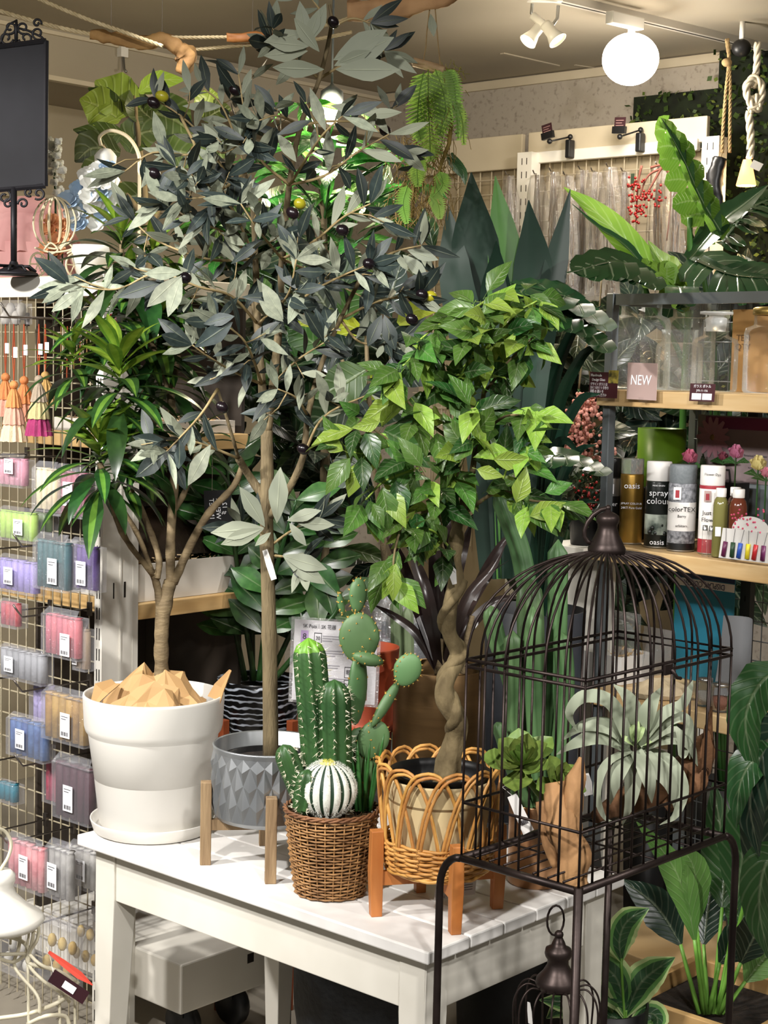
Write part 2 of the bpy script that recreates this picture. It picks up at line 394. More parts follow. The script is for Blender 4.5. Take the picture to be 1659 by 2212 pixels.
for r, l, sr, sl in ((I - .004, I - .004, 1, 1), (TB - I + .004, I - .004, -1, 1), (I - .004, TA - I + .004, 1, -1), (TB - I + .004, TA - I + .004, -1, -1)):
    q = MB(); w = .058
    for z, ww in ((TZ - .028, w), (TZ - .13, w), (0, .036)):
        for (i, j) in ((0, 0), (1, 0), (1, 1), (0, 1)): q.v.append(TP(r + sr * i * ww, l + sl * j * ww, z))
    for k in (0, 4):
        for j in range(4): q.face(k + j, k + (j + 1) % 4, k + 4 + (j + 1) % 4, k + 4 + j)
    q.face(0, 1, 2, 3); q.face(8, 9, 10, 11); q.build('leg', m_tabside, tb, bevel=.002)
# ================================================================= left gondola (white slotted shelving)
GD = 3.5
GC = V(221, 1200, GD); GC = Vector((GC.x, GC.y, 0)); GTOP = 1.725
m_shelfwood = pm('maple_shelf', '#c9a874', '#b8945f', .5, scale=5, stretch=(1, 1, 8), bump=.05)
def GR(px, py, off=0.): return onplane(px, py, GC - R * off, R)
gd = thing('gondola', 'white slotted gondola with wire grid end beside the white planter', 'shelving', GC + L * .3 + R * .3)
slotted('end_post', GC + L * .026, -L, R, .026, .085, .0, GTOP, gd, pitch=.0455, sl=.026)
s = MB().quadbox(GC - L * .001 + R * .085, -L * .0 + R * .015, L * .026, UP * GTOP); s.build('post_fold', m_white, gd)
for r_, w_ in ((.03, .003), (.06, .005)): MB().quadbox(GC - L * .0012 + R * r_ + UP * 1.02, R * w_, L * .001, UP * .035).build('post_slot', m_slot, gd)
MB().quadbox(GC - L * .003 + R * .048, R * .004, L * .003, UP * GTOP).build('post_rib', m_white, gd)
slotted('far_post', GC + L * .78, -L, R, .026, .085, .0, GTOP, gd, pitch=.0455, sl=.026)
MB().quadbox(GC + L * .026 + UP * (GTOP - .047) - R * .002, L * .754, R * .03, UP * .045).build('top_rail', m_white, gd, bevel=.002)
MB().quadbox(GC + L * .03 + UP * .16 + R * .02, L * .74, R * .012, UP * .10).build('end_kick_panel', m_white, gd)
# wire grid end
m_wire = pm('cream_wire', '#b3a98f', '#a69c82', .4)
g = MB(); gz = [1.655 - i * .0555 for i in range(30)]
for i in range(24): g.tube([GC + L * (.045 + i * .033) - R * .0 + UP * .05, GC + L * (.045 + i * .033) + UP * (GTOP - .03)], .0017, 5)
g.build('grid_uprights', m_wire, gd)
g = MB()
for z in gz:
    if z > .1: g.tube([GC + L * .026 + R * .004 + UP * z, GC + L * .78 + R * .004 + UP * z], .0017, 5)
g.build('grid_rungs', m_wire, gd)
# shelves of the long side, running back along the aisle
for z, d, x0 in ((1.0, .36, .0), (1.375, .36, .0), (GTOP, .40, .0)):
    MB().quadbox(GC + R * (.10 if z < GTOP else 0) + UP * (z - .035), R * (.33 if z < GTOP else .43), L * (d * 2), UP * .035).build('shelf', m_shelfwood if z < GTOP else m_cream, gd, bevel=.002)
MB().quadbox(GC + R * .10 + L * .37 + UP * .05, R * .33, L * .012, UP * 1.62).build('centre_panel', pm('dark_panel', '#2b241d', '#3a3128', .7), gd)
MB().quadbox(GC + R * .435 + L * .03 + UP * .3, R * .01, L * .72, UP * (GTOP - .34)).build('dark_backdrop', pm('dark_panel', '#2b241d', '#3a3128', .7), gd)  # sheet added across the far end to darken the view through the grid
# low base deck with casters
bd = MB().quadbox(GC + R * .10 - L * .16 + UP * .10, R * .26, L * .6, UP * .115); bd.build('base_deck', m_white, gd, bevel=.004)
MB().quadbox(GC + R * .30 - L * .1605 + UP * .165, R * .02, L * .001, UP * .022).build('base_hole', m_slot, gd)
for rr in (.16, .31):
    c = GC + R * rr - L * .10 + UP * .05
    cs = MB().lathe([(.001, -.016), (.044, -.016), (.05, -.008), (.05, .008), (.044, .016), (.001, .016)], c, 20, tilt=Matrix((L, UP, R)).transposed())
    o = cs.build('caster', m_black, gd, True); MB().quadbox(c - R * .02 + UP * .02 - L * .02, R * .04, L * .04, UP * .035).build('fork', m_black, o)
# ================================================================= grey steel shelf unit on the right
SA = math.atan2(-.75, .66); SD = Vector((.66, -.75, 0)).normalized(); SN = Vector((SD.y, -SD.x, 0))   # SN: outwards (towards the viewer side)
if SN.y > 0: SN = -SN
S0 = V(1301, 900, 4.0); S0 = Vector((S0.x, S0.y, 0))
def SH(px, py, off=0.): return onplane(px, py, S0 + SN * off, SN)
m_grey = pm('grey_steel', '#5d6366', '#6a7073', .45, metal=.3, scale=3)
m_pale = pm('pale_wood_shelf', '#c9ad80', '#bb9a69', .45, scale=4, stretch=(1, 1, 10), bump=.04)
su = thing('steel_shelf_unit', 'grey steel shelf unit with pale wooden shelves holding jars and cans', 'shelving', S0 + SD * .4 - SN * .2)
ST = SH(1301, 634).z; SLEN = .8; SDEP = .34
for k, (s_, dd) in enumerate(((0, 0), (SLEN, 0), (0, SDEP), (SLEN, SDEP))):
    MB().quadbox(S0 + SD * (s_ - .0) - SN * (dd + .025), SD * .022, SN * .025, UP * ST).build('upright', m_grey, su, bevel=.002)
for dd in (.025, SDEP + .025):
    MB().quadbox(S0 + SD * .022 - SN * dd + UP * (ST - .028), SD * (SLEN - .022), SN * .02, UP * .026).build('top_rail', m_grey, su)
MB().quadbox(S0 - SN * SDEP + UP * (ST - .028), SD * .02, SN * (SDEP - .025), UP * .026).build('side_rail', m_grey, su)
SZ1 = SH(1345, 842, .0).z; SZ2 = SH(1330, 1178, .0).z
for z in (SZ1, SZ2, SZ2 - .36, .12):
    MB().quadbox(S0 + SD * .0 - SN * (SDEP + .02) + UP * (z - .04), SD * SLEN, SN * (SDEP + .045), UP * .04).build('shelf', m_pale, su, bevel=.003)
g = MB()
for i in range(18): g.tube([S0 + SD * (.03 + i * .045) - SN * SDEP + UP * .15, S0 + SD * (.03 + i * .045) - SN * SDEP + UP * ST], .0016, 4)
for i in range(32): g.tube([S0 + SD * .02 - SN * SDEP + UP * (.17 + i * .05), S0 + SD * SLEN - SN * SDEP + UP * (.17 + i * .05)], .0016, 4)
g.build('wire_back', m_grey, su)
slotted('mid_post', S0 + SD * .2 - SN * (SDEP - .02), SD, -SN, .03, .02, .1, ST, su, cols=1, mat=pm('dark_post', '#33373a', '#3d4144', .5), pitch=.05)
# ================================================================= pots and stands on the table
def on_table(px, py): return GP(px, py, TZ)
m_soil = pm('dark_soil', '#15110d', '#2a2119', .95, scale=60, bump=.8)
m_blackpot = pm('black_nursery_pot', '#0c0c0d', '#141415', .45)
# ---- white planter with saucer
WP = on_table(330, 1790)
m_wp = pm('white_planter', '#d6d3cb', '#dedbd4', .35, scale=3, spec=.4)
wp = thing('white_planter', 'large white plastic planter with wide rim band and saucer', 'planter', WP)
MB().lathe([(.001, .014), (.104, .014), (.107, .02), (.126, .190), (.127, .195), (.135, .205), (.1375, .215), (.1405, .272), (.1400, .277), (.1370, .278), (.1345, .274), (.132, .215), (.11, .06), (.001, .05)], WP, 56).build('pot', m_wp, wp, True)
MB().lathe([(.001, 0.001), (.112, 0.001), (.118, .004), (.125, .026), (.1245, .0285), (.122, .027), (.114, .012), (.001, .012)], WP, 56).build('saucer', m_wp, wp, True)
MB().lathe([(.001, .238), (.1335, .238)], WP, 24).build('filling', m_soil, wp)
# ---- crumpled brown paper in the planter
m_kraft = pm('kraft_paper', '#a98558', '#c09a69', .7, scale=6, bump=.15, bscale=25)
def crumple(name, c, rx, ry, h, seed, lab, n=8):
    mb = MB(); off = Vector((seed * 3.1, seed * 1.7, seed))
    for i in range(n + 1):
        for j in range(n + 1):
            x, y = 2 * i / n - 1, 2 * j / n - 1; r = min(1, math.hypot(x, y)); q = Vector((x * rx, y * ry, 0))
            k = noise.noise(Vector((x, y, 0)) * 2.3 + off); k2 = abs(noise.noise(Vector((x, y, .5)) * 4.4 + off))
            z = h * (max(0, 1 - r ** 2.2) * (.75 + .5 * k) + k2 * .4 - .1 * r)
            mb.v.append(Vector(c) + q + Vector((k * .02 + rnd.uniform(-.003, .003), k2 * .02 + rnd.uniform(-.004, .004), max(z, .001))))
    for i in range(n):
        for j in range(n):
            a = i * (n + 1) + j; q = (a, a + 1, a + n + 2, a + n + 1)
            if (i + j) % 2: mb.face(q[0], q[1], q[2]); mb.face(q[0], q[2], q[3])
            else: mb.face(q[0], q[1], q[3]); mb.face(q[1], q[2], q[3])
    o = mb.build(name, m_kraft, None, False, lab, 'paper', 'crumpled paper in the white planter')
    return o
crumple('crumpled_paper', WP + Vector((-.005, .035, .245)), .10, .055, 0.10, 3, 'tall crumpled brown paper ball around the stem in white planter')
crumple('crumpled_paper', WP + Vector((.00, -.055, .245)), .085, .045, 0.07, 5, 'low crumpled brown paper wad at the front rim of white planter')
mb = MB()
for (a, b, w) in (((480, 1510), (497, 1445), 12), ):
    pass
pts = [V(468, 1512, WP.y - .02), V(478, 1485, WP.y - .02), V(498, 1448, WP.y - .03)]
mb.blade(pts, [.018, .014, .003], Vector((-.6, -.8, .1)), .5, 4, 0, .002).build('paper_scrap', m_kraft, None, False, 'pointed scrap of brown paper sticking out over planter rim', 'paper', 'crumpled paper in the white planter')
pts = [V(200, 1525, WP.y - .03), V(222, 1492, WP.y - .03), V(250, 1476, WP.y)]
MB().blade(pts, [.006, .02, .012], Vector((-.3, -.8, .5)), .4, 4, 0, .002).build('paper_scrap', m_kraft, None, False, 'folded scrap of brown paper at the left rim of planter', 'paper', 'crumpled paper in the white planter')
# ---- diamond metal pot on a grey-brown stand
MP = on_table(577, 1864)
m_zinc = pm('brushed_zinc', '#8c9093', '#b3b6b8', .38, metal=.75, scale=14, stretch=(1, 1, .25), bump=.1)
m_oldwood = pm('weathered_wood', '#7d6549', '#9a8160', .7, scale=12, stretch=(6, 6, .6), bump=.3)
mp = thing('metal_pot', 'zinc metal pot with embossed diamond pattern on wooden stand', 'planter', MP)
z0, z1, r0 = .088, .226, .1035
mb = MB(); NA, NR = 24, 1.7; hh = (z1 - .006 - z0 - .012) / NR
def cyl(th, z, dr=0.): 
    rr = r0 * (1 - .02 * (1 - (z - z0) / (z1 - z0))) + dr; return MP + Vector((math.cos(th) * rr, math.sin(th) * rr, z))
for k in range(-1, 7):
    zc = z0 + .012 + hh / 2 * k
    for a in range(NA):
        th = 2 * math.pi * (a + (k % 2) * .5) / NA; w = math.pi / NA; n = len(mb.v)
        cl = lambda z: min(max(z, z0 + .012), z1 - .006)
        mb.v += [cyl(th, cl(zc + hh / 2)), cyl(th + w, cl(zc)), cyl(th, cl(zc - hh / 2)), cyl(th - w, cl(zc)), cyl(th, cl(zc - hh * .14), .0055 if z0 + .012 < zc < z1 - .006 else 0)]
        for q in range(4): mb.face(n + q, n + 4, n + (q + 1) % 4)
mb.build('embossed_wall', m_zinc, mp)
MB().lathe([(.001, z0), (.085, z0), (.096, z0 + .004), (.1012, z0 + .0125)], MP, 40).lathe([(r0, z1 - .0065), (r0 + .001, z1), (r0 + .002, z1 + .003), (r0, z1 + .005), (r0 - .003, z1 + .003), (r0 - .005, z0 + .02), (.001, z0 + .015)], MP, 40).build('rim_and_base', m_zinc, mp, True)
MB().lathe([(.085, .12), (.087, .203), (.089, .205), (.083, .205), (.081, .195), (.001, .192)], MP, 36).build('inner_pot', m_blackpot, mp, True)
MB().lathe([(.08, .1955), (.03, .199), (.001, .199)], MP, 20).build('soil', m_soil, mp, True)
def stand(parent, c, dirs, rad, lw, ld, ztop, zbar, mat, taper=0., barh=.02):
    for d in dirs:
        d = Vector(d).normalized(); s = Vector((-d.y, d.x, 0)); q = MB(); cc = c + d * (rad + ld / 2)
        for z, k in ((0, 1 - taper), (zbar, 1 + taper * .4), (ztop, 1 - taper * .2)):
            for i, j in ((-1, -1), (1, -1), (1, 1), (-1, 1)): q.v.append(cc + s * (i * lw / 2 * (1 if not taper else k)) + d * ((j * ld / 2 * (k if taper else 1)) + (ld * .5 * (k - 1) if taper else 0)) + UP * z)
        for k in (0, 4):
            for j in range(4): q.face(k + j, k + (j + 1) % 4, k + 4 + (j + 1) % 4, k + 4 + j)
        q.face(3, 2, 1, 0); q.face(8, 9, 10, 11); q.build('leg', mat, parent, bevel=.0015)
    for i in range(0, 4, 2):
        d = Vector(dirs[i]).normalized(); s = Vector((-d.y, d.x, 0)); dz = .0 if i == 0 else -.0
        MB().quadbox(c - d * rad - s * lw * .3 + UP * (zbar - barh + (0 if i == 0 else .0005)), d * 2 * rad, s * lw * .6, UP * (barh * (.98 if i else 1))).build('crossbar', mat, parent)
def ddir(c, px, py): v = on_table(px, py) - c; v.z = 0; return v.normalized()
dl = ddir(MP, 450, 1866); df = Vector((-dl.y, dl.x, 0)); df = df if df.y < 0 else -df
stand(mp, MP, [dl, -dl, df, -df], .1055, .0205, .0205, .158, .086, m_oldwood)
# ---- woven cactus basket
CB = on_table(713, 1926)
m_wick = pm('brown_wicker', '#7c5836', '#a2784c', .6, scale=30, bump=.3, rand=.2)
cb = thing('wicker_basket', 'small brown woven wicker basket holding a group of cacti', 'basket', CB)
def brad(z): t = z / .155; return .0605 + (.083 - .0605) * t ** .8
mb = MB(); NS = 30
for a in range(NS):
    th = 2 * math.pi * a / NS; mb.tube([CB + Vector((math.cos(th) * brad(z), math.sin(th) * brad(z), z)) for z in (.003, .04, .08, .12, .15)], .0016, 5)
mb.build('stakes', m_wick, cb, True)
mb = MB(); NZ = 27
for i in range(NZ):
    z = .004 + i * .1475 / (NZ - 1); pts = []
    for a in range(NS * 2):
        th = 2 * math.pi * a / (NS * 2); rr = brad(z) + .0022 * math.cos(math.pi * a + i * math.pi) * (1 if a % 2 == 0 else 0) * 0 + .0024 * math.cos(a * math.pi / 2 * 1.0 * 2 / 2 + i * math.pi)
        pts.append(CB + Vector((math.cos(th) * rr, math.sin(th) * rr, z + .0008 * math.sin(th * 3 + i))))
    mb.tube(pts, .0019, 5, closed=True)
mb.build('weave', m_wick, cb, True)
mb = MB()
for i in range(3):
    mb.tube([CB + Vector((math.cos(t * .1309) * (.083 + .003 * math.cos(t * 1.3 + i * 2.1)), math.sin(t * .1309) * (.083 + .003 * math.cos(t * 1.3 + i * 2.1)), .153 + .003 * math.sin(t * 1.3 + i * 2.1))) for t in range(48)], .0023, 5, closed=True)
mb.build('braided_rim', m_wick, cb, True)
MB().lathe([(.001, .004), (.056, .004), (.077, .13), (.077, .138), (.001, .142)], CB, 28).build('liner', pm('moss_fill', '#2e2317', '#4d3b26', .95, scale=50, bump=1.), cb, True)
mb = MB()
for i in range(260):
    a = rnd.random() * 6.28; r = math.sqrt(rnd.random()) * .076; p = CB + Vector((math.cos(a) * r, math.sin(a) * r, .14)); d = rv(.012); d.z = abs(d.z) * .5
    mb.tube([p, p + d + UP * .004, p + d * 2], .0006, 3, caps=False)
mb.build('dried_moss', pm('dried_moss', '#3d2d1c', '#6b5536', .9), cb, kind='stuff')
# ---- rattan basket on orange wooden stand
RB = on_table(943, 1969)
m_rat = pm('honey_rattan', '#b07a3c', '#cf9a55', .45, scale=20, stretch=(1, 1, 1), bump=.15, rand=.15)
m_teak = pm('orange_stand_wood', '#a8642f', '#bd7a41', .45, scale=6, stretch=(5, 5, .7), bump=.08)
rb = thing('rattan_basket', 'honey coloured open rattan basket with looped rim on orange legs', 'planter', RB)
zb, zw, zt = .084, .128, .268
def rr_(z): return lerp(.088, .1075, min(1, max(0, (z - zb) / (zt - zb))) ** .7)
NSR = 24; mb = MB()
for i in range(11):
    z = zb + .004 + i * .0046
    mb.tube([RB + Vector((math.cos(2 * math.pi * a / 72) * (rr_(z) + .0028 * math.cos(2 * math.pi * a / 6 + i * math.pi)), math.sin(2 * math.pi * a / 72) * (rr_(z) + .0028 * math.cos(2 * math.pi * a / 6 + i * math.pi)), z + .0012 * math.sin(a * .5 + i))) for a in range(72)], .0029, 6, closed=True)
mb.build('woven_band', m_rat, rb, True)
mb = MB()
for i in range(5): mb.tube([RB + Vector((math.cos(2 * math.pi * a / 60) * (.088 - i * .004 + .002 * math.cos(a + i * 2)), math.sin(2 * math.pi * a / 60) * (.088 - i * .004 + .002 * math.cos(a + i * 2)), zb - .002 + .003 * math.sin(a * .7 + i * 2) - i * .001)) for a in range(60)], .0032, 6, closed=True)
mb.build('braided_foot', m_rat, rb, True)
NA2 = 14
for k in range(NA2):
    for c_ in range(2):
        pts = []; a0 = 2 * math.pi * k / NA2 + c_ * .035; span = 2 * math.pi * 3.1 / NA2
        for t in range(17):
            q = t / 16; th = a0 + (q - .5) * span * (1 - .04 * c_); z = zw - .03 + (zt - zw + .03 - c_ * .0065) * (1 - abs(2 * q - 1) ** 2.6)
            off = .0032 * (1 if q < .5 else -1) * (1 - abs(2 * q - 1)) + .004 * c_ * 0
            pts.append(RB + Vector((math.cos(th) * (rr_(z) + off), math.sin(th) * (rr_(z) + off), z)))
        MB().tube(pts, .0031, 6).build('cane_loop', m_rat, rb, True)
MB().lathe([(.001, zb + .006), (.076, zb + .006), (.0785, zb + .03), (.0915, .236), (.0915, .240), (.0890, .240), (.088, .2), (.001, .19)], RB, 40).build('liner', pm('beige_liner', '#cdb98c', '#d8c59b', .6), rb, True)
MB().lathe([(.070, .15), (.0855, .246), (.0875, .250), (.084, .250), (.082, .238), (.079, .205), (.001, .2)], RB, 36).build('inner_pot', m_blackpot, rb, True)
MB().lathe([(.08, .208), (.04, .214), (.001, .214)], RB, 20).build('soil', m_soil, rb, True)
dl = ddir(RB, 803, 1978); df = Vector((-dl.y, dl.x, 0)); df = df if df.y < 0 else -df
stand(rb, RB, [dl, -dl, df, -df], .099, .0205, .022, .150, .078, m_teak, taper=.12, barh=.024)
# ---- copper pot behind the cage
CP = on_table(1156, 1905)
m_cop = pm('satin_copper', '#b98a63', '#c79a73', .28, metal=.9, scale=4)
cp = thing('copper_pot', 'plain satin copper cylinder pot behind the bird cage', 'planter', CP)
MB().lathe([(.001, 0.001), (.049, 0.001), (.0515, .004), (.0525, .15), (.0515, .152), (.0505, .15), (.049, .13), (.001, .13)], CP, 40).build('pot', m_cop, cp, True)
MB().lathe([(.0485, .133), (.001, .137)], CP, 20).build('soil', m_soil, cp)
# ---- bench behind the table with brass, terracotta pots
m_dark = pm('dark_bench', '#1b1714', '#27211c', .7)
bn = thing('low_bench', 'dark slab bench behind the white table under the brass pot', 'bench', TP(.73, .7, 0))
MB().quadbox(TP(.605, .46, .60), TR * .26, TL * .50, UP * .02).build('slab', m_dark, bn)
for r_, l_ in ((.61, .70), (.84, .70), (.61, .93), (.84, .93)): MB().quadbox(TP(r_, l_, 0), TR * .022, TL * .022, UP * .60).build('leg', m_dark, bn)
m_brass = pm('brushed_brass', '#4d3a22', '#5a452a', .36, metal=.8, scale=40, stretch=(.1, .1, 1), bump=.05)
p = V(951, 1440, 3.45); BP = Vector((p.x, p.y, .62)); h = p.z - .62
bp = thing('brass_pot', 'brushed brass cylinder pot holding a dark purple plant', 'planter', BP)
MB().lathe([(.001, 0.001), (.096, 0.001), (.099, .005), (.1, h - .002), (.0985, h), (.096, h - .003), (.094, h - .03), (.001, h - .035)], BP, 44).build('pot', m_brass, bp, True)
MB().lathe([(.0935, h - .034), (.001, h - .025)], BP, 20).build('soil', m_soil, bp)
m_terra = pm('orange_terracotta', '#9d3f22', '#b04d2b', .5, scale=3)
p = V(788, 1396, 3.6); TC = Vector((p.x, p.y, .62)); h = p.z - .62
tc_ = thing('terracotta_pot', 'bright terracotta orange cylinder pot behind the printed sign', 'planter', TC)
MB().lathe([(.001, 0.001), (.062, 0.001), (.066, .105), (.072, .105), (.074, .13), (.070, .131), (.078, h - .006), (.0785, h), (.074, h), (.070, h - .08), (.001, h - .09)], TC, 40).build('pot', m_terra, tc_, True)
# ---- marbled bowl on a tall orange stand
p = V(560, 1464, 3.83); MBW = Vector((p.x, p.y, 0)); zr = p.z
m_marb = pm('black_white_marbling', '#08090b', '#aab2bd', .25, scale=14, stretch=(1, 1, 1.6), wave=True, lo=.7, hi=.95, detail=2, band='Z')
mw = thing('marbled_pot', 'black pot with white marbled swirls holding the dark leafy plant', 'planter', MBW)
MB().lathe([(.001, zr - .15), (.075, zr - .15), (.088, zr - .13), (.1, zr - .02), (.101, zr), (.097, zr), (.094, zr - .03), (.001, zr - .04)], MBW, 44).build('bowl', m_marb, mw, True)
MB().lathe([(.0935, zr - .038), (.001, zr - .03)], MBW, 20).build('soil', m_soil, mw)
stand(mw, MBW, [TL, -TL, TR, -TR], .104, .02, .02, zr - .085, zr - .152, pm('red_brown_wood', '#7d3a1d', '#8f4826', .5, scale=8, stretch=(5, 5, 1)), barh=.02)
# ---- big dark planters under and behind the table
m_stone = pm('black_stone_glaze', '#0d1015', '#2b313a', .55, scale=16, detail=6, lo=.42, hi=.72, bump=.5)
p = V(800, 2100, 3.2); q = Vector((p.x, p.y, 0))
MB().lathe([(.001, 0.001), (.10, 0.001), (.125, .05), (.155, .25), (.158, .36), (.15, .43), (.142, .435), (.14, .40), (.001, .38)], q, 40).build('stone_planter', m_stone, None, True, 'large mottled black stone planter standing under the white table', 'planter')
p = V(1140, 2100, 3.5); q = Vector((p.x, p.y, 0))
MB().lathe([(.001, 0.001), (.12, 0.001), (.155, .08), (.165, .3), (.16, .42), (.15, .5), (.14, .5), (.135, .47), (.001, .45)], q, 40).build('black_planter', pm('matt_black_pot', '#0b0b0c', '#151516', .6, scale=10, bump=.2), None, True, 'big matt black planter on the floor behind the right table leg', 'planter')
# ---- laminated product sign on a wire holder
sg = thing('printed_sign', 'laminated white information sheet on a wire holder behind the cacti', 'sign', on_table(728, 1733))
q0 = on_table(728, 1733); SY = q0.y - .0
a = V(637, 1337, SY); b = V(817, 1349, SY); c = V(630, 1511, SY); u_ = (b - a); w_ = (c - a); nn = w_.cross(u_).normalized()
MB().quadbox(a, u_, w_, nn * .0006).build('sheet', pm('sign_paper', '#efecf1', '#f4f2f5', .5), sg)
m_lam = film('laminate', '#dddddd', .22)
MB().quadbox(a - u_ * .04 - w_ * .03 - nn * .0004, u_ * 1.08, w_ * 1.06, nn * .0014).build('laminate', m_lam, sg)
m_ink = pm('print_ink', '#3a383c', '#444247', .6); m_lilac = pm('lilac_print', '#b79bc9', '#bda3ce', .6)
def spt(x, y, l=.0012): return a + u_ * x + w_ * y + nn * l * -1 * (-1)
face_n = nn if nn.y < 0 else -nn
def spt(x, y, l=.0016): return a + u_ * x + w_ * y + face_n * l
MB().quadbox(spt(.08, .13), u_ * .09, w_ * .15, face_n * .0002).build('lilac_tag', m_lilac, sg)
text('8', 'digit', m_ink, sg, spt(.125, .205, .002), u_, -w_, .018)
text('SK Pots｜SK 花器', 'heading', m_ink, sg, spt(.3, .075), u_, -w_, .011, sx=.85)
for (x, y, w) in ((.34, .18, .28), (.34, .21, .3), (.34, .24, .12), (.3, .36, .32), (.3, .39, .3), (.3, .42, .2), (.36, .54, .2), (.36, .57, .18), (.36, .6, .1), (.34, .7, .3), (.34, .73, .28), (.64, .7, .2), (.62, .22, .25), (.62, .4, .28)):
    MB().quadbox(spt(x, y), u_ * w, w_ * .012, face_n * .0001).build('text_line', pm('faint_print', '#9d9aa0', '#a5a2a8', .6), sg)
for (x, y, s_) in ((.24, .15, '30'), (.24, .55, '耐'), (.62, .55, '軽'), (.62, .71, 'DIY')):
    m = MB()
    for o_, d_, e_ in (((x, y), (.09, 0), (0, .008)), ((x, y + .13), (.09, 0), (0, .008)), ((x, y), (.006, 0), (0, .13)), ((x + .085, y), (.006, 0), (0, .13))):
        m.quadbox(spt(*o_), u_ * (d_[0] + e_[0]), w_ * (d_[1] + e_[1]), face_n * .0001)
    m.build('boxed_icon', m_ink, sg); text(s_, 'icon_text', m_ink, sg, spt(x + .045, y + .068, .002), u_, -w_, .012, sx=.8)
for (x, w, cc) in ((.30, .28, '#4d3b34'), (.72, .18, '#5d4a55')): MB().quadbox(spt(x, .75), u_ * w, w_ * .2, face_n * .0001).build('photo_print', pm('photo_print' + str(x), cc, '#8a5a3a', .5, scale=40), sg)
m_chr = pm('bright_wire', '#9a9a98', '#adadab', .25, metal=1.)
mid = a + u_ * .5 + w_ - face_n * .004
MB().tube([Vector((mid.x, mid.y, TZ + .002)), mid + UP * .05], .0016, 5).build('wire_post', m_chr, sg, True)
MB().lathe([(.001, .0005), (.03, .0005), (.03, .003), (.001, .004)], Vector((mid.x, mid.y, TZ)), 20).build('foot', m_chr, sg, True)
# ================================================================= plants of the table
def pxpath(ctrl, D, n=6): return spline([V(c[0], c[1], D + (c[2] if len(c) > 2 else 0.)) for c in ctrl], n)
def limb(plant, ctrl, D, r0, r1, mat, name='branch', n=6, sides=7, knob=0.):
    """a tapering branch through sighted points; radii in pixels"""
    pts = pxpath(ctrl, D, n); k = ms(D); N = len(pts)
    rs = [lerp(r0, r1, i / (N - 1)) * k * (1 + (knob * noise.noise(pts[i] * 40) if knob else 0)) for i in range(N)]
    MB().tube(pts, rs, sides).build(name, mat, plant, True); return pts
def along(pts, step, start=0.):
    acc = -start; last = pts[0]; out = []
    for i in range(1, len(pts)):
        seg = pts[i] - pts[i - 1]; l = seg.length
        if l < 1e-9: continue
        d = seg / l; pos = 0
        while acc + (l - pos) >= step:
            pos += step - acc; acc = 0; out.append((pts[i - 1] + d * pos, d))
        acc += l - pos
    return out
CAMN = lambda p: (EYE - p).normalized()
# ---- olive tree
m_bark = pm('olive_bark', '#5b4f38', '#74664a', .85, scale=25, stretch=(3, 3, .5), bump=.6)
m_twig = pm('olive_twig', '#8f7d55', '#a8946a', .7, scale=20)
m_ol_d = pm('olive_leaf_dark', '#1e2826', '#2e3936', .5, scale=4, rand=.35, vein=0)
m_ol_s = pm('olive_leaf_silver', '#777e6d', '#949a85', .65, scale=5, rand=.2, vein=0)
ol_a = unit_leaf('olive_leaf', .14, .35, .12, 7, 4, m_ol_d, m_ol_s, 1.6, .45)
ol_b = unit_leaf('olive_leaf_pale', .15, .25, .08, 7, 4, m_ol_s, m_ol_s, 1.6, .5)
ol_c = unit_leaf('olive_leaf_deep', .17, .5, .15, 7, 4, m_ol_d, m_ol_d, 1.7, .5)
OD = MP.y
olive = thing('olive_tree', 'tall artificial olive tree with grey green leaves in zinc pot', 'tree', Vector((MP.x, MP.y, TZ + .199)))
tr = [(585, 1615), (583, 1450), (580, 1300), (576, 1150), (577, 1020), (576, 930)]
p = pxpath(tr, OD); p[0] = Vector((p[0].x, p[0].y, TZ + .195)); k = ms(OD)
rs = []
for i in range(len(p)):
    t = i / (len(p) - 1); rs.append(lerp(17.5, 13, t) * k * (1 + (.10 if i in (9, 17, 24) else 0)))
MB().tube(p, rs, 14).build('trunk', m_bark, olive, True)
ob = [([(576, 935), (566, 830), (557, 700), (552, 560), (545, 440), (530, 375, -.05)], 10.5, 4), ([(577, 935), (590, 830), (603, 700, .04), (610, 560, .05), (625, 400, .03), (650, 270), (690, 170, -.03), (715, 60, -.05), (712, 10, -.05)], 10.5, 3),
      ([(580, 1120), (625, 1055, -.04), (655, 985, -.06), (665, 900, -.06), (690, 800, -.05), (735, 690, -.02), (790, 580)], 9, 4), ([(574, 1080), (540, 1030), (515, 990, -.03)], 10, 8.5),
      ([(515, 990, -.03), (495, 920, -.06), (470, 840, -.1)], 4, 3)]
for c, a, b in ob: limb(olive, c, OD, a, b, m_bark, 'branch', knob=.15)
